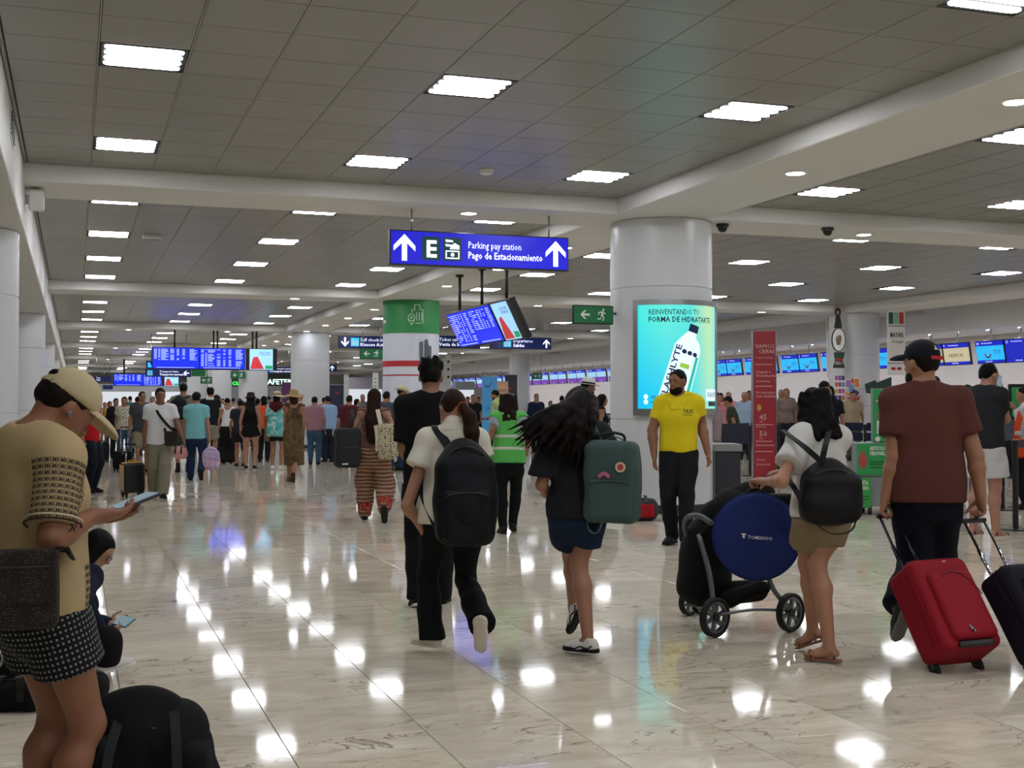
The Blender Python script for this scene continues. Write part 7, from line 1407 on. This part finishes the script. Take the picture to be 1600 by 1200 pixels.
B = crowd('tall man in olive tee with black backpack in the crowd', 286, 738, 598, 0, top_=('tee', '77735f'), bot=('shorts', '2e3034'), shortlen=.9, shoes=('boot', '1c1d1e', '111111')); backpack('black backpack on the tall olive tee man', B.TT(-.08, -.24, .30), frame3(B.tr, B.tu), (.32, .46, .22), '15171c', h=.022, B=B)
B = crowd('man in black jacket and pale shorts right of turquoise tee', 328, 722, 606, 8, hair=('messy', '0e0b0a'), top_=('long', '16181d'), bot=('shorts', '8d897d'), shortlen=.9, loose=.03); S = Sdf(); S.cap(B.TT(-.05, -.05, .54), B.TT(.05, -.05, .54), .06, .06, .02); sobj('white_collar', S, .022, cloth('c8c8c8'), B.root)
crowd('man in black cap with white sleeve in the queue', 337, 716, 617, 20, hat=('cap', '141518'), top_=('long', 'c0c2c6'), bot=('pants', '15171b')); crowd('person in small red cap deep in the queue', 341, 702, 619, 0, hat=('cap', '8a2030'), top_=('tee', '2a2c30'))
crowd('woman in white tank top and wide black trousers', 355, 725, 621, 2, fem=1, hair=('bun', '14100e'), top_=('tank', 'c9c9c9'), bot=('pants', '0d0e11'), legw=(.10, .10), ease=.02, hem=.03, waist=.13)
crowd('woman in black wide hat, crop top and black shorts', 391, 734, 613, 8, fem=1, hair=('long', '0f0c0b'), hairlen=.3, hat=('bucket', '17171a', '4a1a22'), top_=('tank', '0f1013'), bot=('shorts', '0e1014'), shortlen=.38, hem=.06, waist=.1, skin='a67c68', leg=1.08, shoes=('sneaker', '141416', 'c8c8c8'))
crowd('person in dark shorts hidden beside the black hat woman', 375, 730, 624, 15, top_=('tee', '22262e'), bot=('shorts', '17191e'), shoes=('sneaker', '131315', 'b8b8b8')); crowd('man facing camera behind the white tank top woman', 374, 704, 622, 180, top_=('tee', '9aa0a4'))
crowd('person with orange shoulder straps and black trousers', 412, 722, 618, 0, fem=1, top_=('cap', 'c9502c'), bot=('pants', '15161a'), hair=('bob', '0f0c0b')); crowd('person between black hat and orange straps', 402, 716, 622, 10, top_=('tee', 'a09a94'), hair=('short', '0f0c0b'))
B = crowd('woman in cream sun hat with teal and white shirt', 432, 734, 612, 14, fem=1, hair=('bob', '1a1210'), hat=('sunhat', 'b8a88c', '5a4030'), top_=('half', pattern_mat('teal_white_print', 'c4cdd0', '3aa09a', 'floral', 6, 'd0d4d4')), bot=('shorts', '15171b'), loose=.05, hem=-.2, shoes=('sneaker', 'cfcfcf', 'e0e0e0'), wide=1.1)
S = Sdf(); S.cap(B.TT(-.08, -.07, .50), B.TT(.08, -.07, .50), .085, .085, .03); S.cap(B.TT(0, -.09, .46), B.TT(0, -.1, .36), .12, .06, .04, B.tf, 1.5); sobj('red_scarf', S, .02, M_SCARF, B.root); S = Sdf(); S.cap(B.T(-.2, -.02, .30), B.T(-.22, -.03, -.25), .075, .07, .03, B.tf, 1.2); S.folds(.01, 20, 3); sobj('brown_jacket', S, .024, cloth('6a5236'), B.root)
B = crowd('woman in straw sun hat and long brown floral dress', 459, 753, 610, 0, fem=1, hair=('bob', '3a2418'), hat=('sunhat', 'a5855c', 'b49a74'), head=(0, -8, 0), top_=('tank', M_DRESS), loose=.01, hem=-.03, bot=('skirt', M_DRESS), skirt=.30, skirtw=.20, ar=(458, 742, -.25), al=(452, 748, .15), footr=(0, -70), shoes=('plain', '5a4234', '3a2a20'), wl=(446, 690, .1), wr=(474, 690, .1))
crowd('man in pink long sleeved shirt and jeans from behind', 491, 726, 619, 6, top_=('rolled', '8d6a72'), bot=('pants', '36526a'), loose=.03, hem=-.09, wr=(508, 672, .05)); crowd('man in light blue shirt beside the pink shirt man', 513, 722, 618, 335, top_=('rolled', '86a4c8'), bot=('pants', '1c2230'), hair=('crop', '1c1511'), loose=.03)
crowd('worker in blue tee before the dark smile banner', 527, 700, 620, 250, top_=('tee', '6a94b8'), bot=('pants', '2a2e38')); crowd('person in maroon shirt left of the long haired woman', 545, 730, 617, 12, top_=('half', '4a1c20'), bot=('pants', '23262c'))
suitcase('navy suitcase on end beside the light blue shirt man', np.append(G(533, 727)[:2], 0), unit(RGT), (0, 0, 1), (.36, .55, .24), '17203a', 'soft', zip_c=M_BLACK); g = G(509, 718); duffel('black soft bag at the feet of the pink shirt man', g+np.array([0, 0, .3]), frame3(RGT, (0, 0, 1)), (.26, .6, .24), '131416', h=.024)
g = np.append(G(533, 727)[:2], .77); duffel('white and navy bundle lying on the navy suitcase', g, frame3(RGT, (0, 0, 1)), (.42, .2, .28), '9aa0a8', h=.024, name='bundle')
B = crowd('man in slate tee with backpack strap near cowboy hat', 603, 736, 611, 22, top_=('tee', '3d4652'), bot=('pants', '1f3350'), shoes=('boot', '16171a', '111111')); crowd('man in cream cowboy hat and tan check shirt', 623, 735, 604, 82, hat=('cowboy', 'cfc4a8', '8a7a60'), top_=('rolled', M_PLAID), bot=('pants', '22395a'), shoes=('boot', '141416', '111111'), hair=('crop', '17110e'), head=(0, 12, 0))
B = crowd('man in pale reflective vest looking at phone by banner', 779, 724, 608, 285, top_=('tee', '8f9a8c'), bot=('pants', '17191e'), beard=1, head=(0, 18, 0), wr=(763, 652, 0), wl=(766, 652, .1), hair=('short', '0e0b0a')); S = Sdf(); torso(S, B, .03, -.05, .01, True); S.cut(B.T(0, 0, -.06), -B.tu); sobj('vest', S, .03, cloth('a8bf78'), B.root)
for i, (x, y, tp, fc, c) in enumerate(((731, 704, 619, 190, '121418'), (739, 708, 616, 180, '17181c'), (748, 703, 620, 200, '1a1c22'), (724, 700, 622, 30, 'b4b8bc'))): crowd(['man in black at the far desk, left of three', 'man in black reading papers at the far desk', 'person in black right of the far desk group', 'person in pale shirt behind the far desk group'][i], x, y, tp, fc, top_=('tee', c), bot=('pants', '14161b'))
B = crowd('man in white fedora and dark sleeveless top beyond the girl', 914, 777, 592, 72, hat=('fedora', 'cfcfd0', '15161a'), top_=('tank', '17181c'), bot=('pants', '202226'), skin='86604c', hair=('crop', '1a1310'), head=(4, 4, 0), beard=1)
B = crowd('woman in black sleeveless top left of the big column', 938, 757, 615, 84, fem=1, hair=('long', '0f0c0b'), hairlen=.22, top_=('tank', '101116'), bot=('pants', '14161a'), eyes=1); backpack('round black backpack of the sleeveless woman', B.TT(.02, -.25, .25), frame3(-B.rt, B.tu), (.3, .4, .24), '0e0f11', h=.022)
crowd('man in olive tee and black cap leaning at queue belt', 1150, 738, 618, 278, hat=('cap', '101113'), top_=('tee', '34392c'), bot=('pants', '14161c'), lean=14, wr=(1138, 662, 0)); crowd('bald man in light blue shirt in the right queue', 1164, 718, 612, 190, top_=('tee', '8fa4bc'), bot=('pants', '1c2230'), hair=('crop', '8a8078'))
crowd('person in pink shirt with grey hair in right queue', 1139, 714, 612, 185, top_=('tee', 'c07a80'), bot=('pants', '23262e'), hair=('crop', '807a74')); crowd('black haired person beside the advert in right queue', 1124, 713, 613, 80, top_=('tee', '15161a')); crowd('dark haired person behind the bald man', 1171, 708, 610, 180, top_=('tee', 'c4c4c4'))
crowd('person in pinkish shirt and khaki trousers behind column', 1115, 764, 612, 100, top_=('tee', '8f8088'), bot=('pants', '6e6a58')); crowd('older person right of the red totem', 1221, 712, 608, 185, top_=('tee', 'a8a49c'), hair=('crop', '9a948c')); crowd('second older person right of the red totem', 1229, 715, 606, 175, fem=1, top_=('tee', '7a6a66'), hair=('bob', '6a5a4c'))
B = crowd('bearded man in black looking down at phone near column', 1283, 764, 592, 150, top_=('tee', '121317'), bot=('pants', '15171b'), beard=1, head=(0, 30, 0), wr=(1290, 650, -.1), wl=(1280, 652, -.1), hair=('short', '0e0b0a')); crowd('woman in black beside the bearded man near column', 1298, 756, 602, 200, fem=1, top_=('tee', '141519'), hair=('bob', '0e0b0a'))
crowd('person in dark cap behind the brown tee man', 1459, 772, 588, 20, hat=('cap', '15161a'), top_=('tee', '2a2c30')); crowd('short dark haired person right of the brown tee man', 1478, 752, 602, 10, top_=('tee', '3a3f48')); crowd('round haired person behind the charcoal tee man', 1512, 782, 600, 15, fem=1, hair=('bob', '14100e'), top_=('tee', '26282c')); crowd('person behind the phone man, right side', 1573, 746, 615, 200, top_=('tee', '50545c'))
# fill of the deep background
rg = random.Random(4); PAL = [('black', '15161a'), ('navy', '1c2540'), ('white', 'c4c4c4'), ('grey', '62666c'), ('olive', '4e5240'), ('maroon', '55202a'), ('sky blue', '7a98b8'), ('beige', '9a8c74'), ('teal', '2f6a6c'), ('rust', '8a4a2c')]
spots = [(118, 686), (128, 692), (143, 684), (152, 690), (203, 690), (251, 694), (263, 688), (274, 698), (300, 692), (312, 698), (348, 692), (364, 690), (382, 698), (398, 696), (420, 694), (446, 700), (470, 704), (503, 700), (556, 704), (566, 700), (640, 702), (706, 698), (716, 692), (838, 706), (860, 700), (878, 708), (1130, 700), (1156, 696), (1182, 700), (1248, 702), (1262, 712), (1330, 716), (1430, 716)]
CC = [(7.42, 41.4, 1.1), (7.42, 28.2, 1.1), (19.6, 28.2, 1.1), (7.3, 54.6, 1.1), (19.6, 41.4, .9), (19.6, 54.6, .9), (7.3, 67.8, 1.1)]
USED = set()
for i, (x, y) in enumerate(spots):
    for _ in range(9):
        g = G(x, y)
        if g[0] > 21.3 or any(math.hypot(g[0]-a, g[1]-b) < r for a, b, r in CC): y += 3; x += 3
    nm, c = PAL[(i*7) % 10]; nm2, c2_ = PAL[(i*3+1) % 5]; fem = i % 3 == 0; d = GD(y); hgt = rg.uniform(1.55, 1.66) if fem else rg.uniform(1.66, 1.8)
    where = 'left end of the hall' if x < 240 else ('crowd under the flight board' if x < 480 else ('crowd around the wrapped column' if x < 800 else ('far check-in area left of advert' if x < 1100 else 'right check-in queue')))
    while (nm, nm2, where) in USED: nm2, c2_ = PAL[rg.randrange(10)]; nm, c = (nm, c)
    USED.add((nm, nm2, where))
    person('distant traveller in %s top and %s trousers, %s' % (nm, nm2, where), (x, y), None, rg.choice([0, 10, 170, 190, 90, 280]), h=hgt, fem=fem, top_=(rg.choice(['tee', 'tee', 'long']), c), bot=('pants', c2_), hair=(('bob' if fem else 'short'), rg.choice(['120e0c', '1c1410', '2a1c14'])), shoes=('plain', '1a1a1c', '222224'), group='distant travellers', skin=rg.choice(['94684f', 'a57a62', '7c543e']))
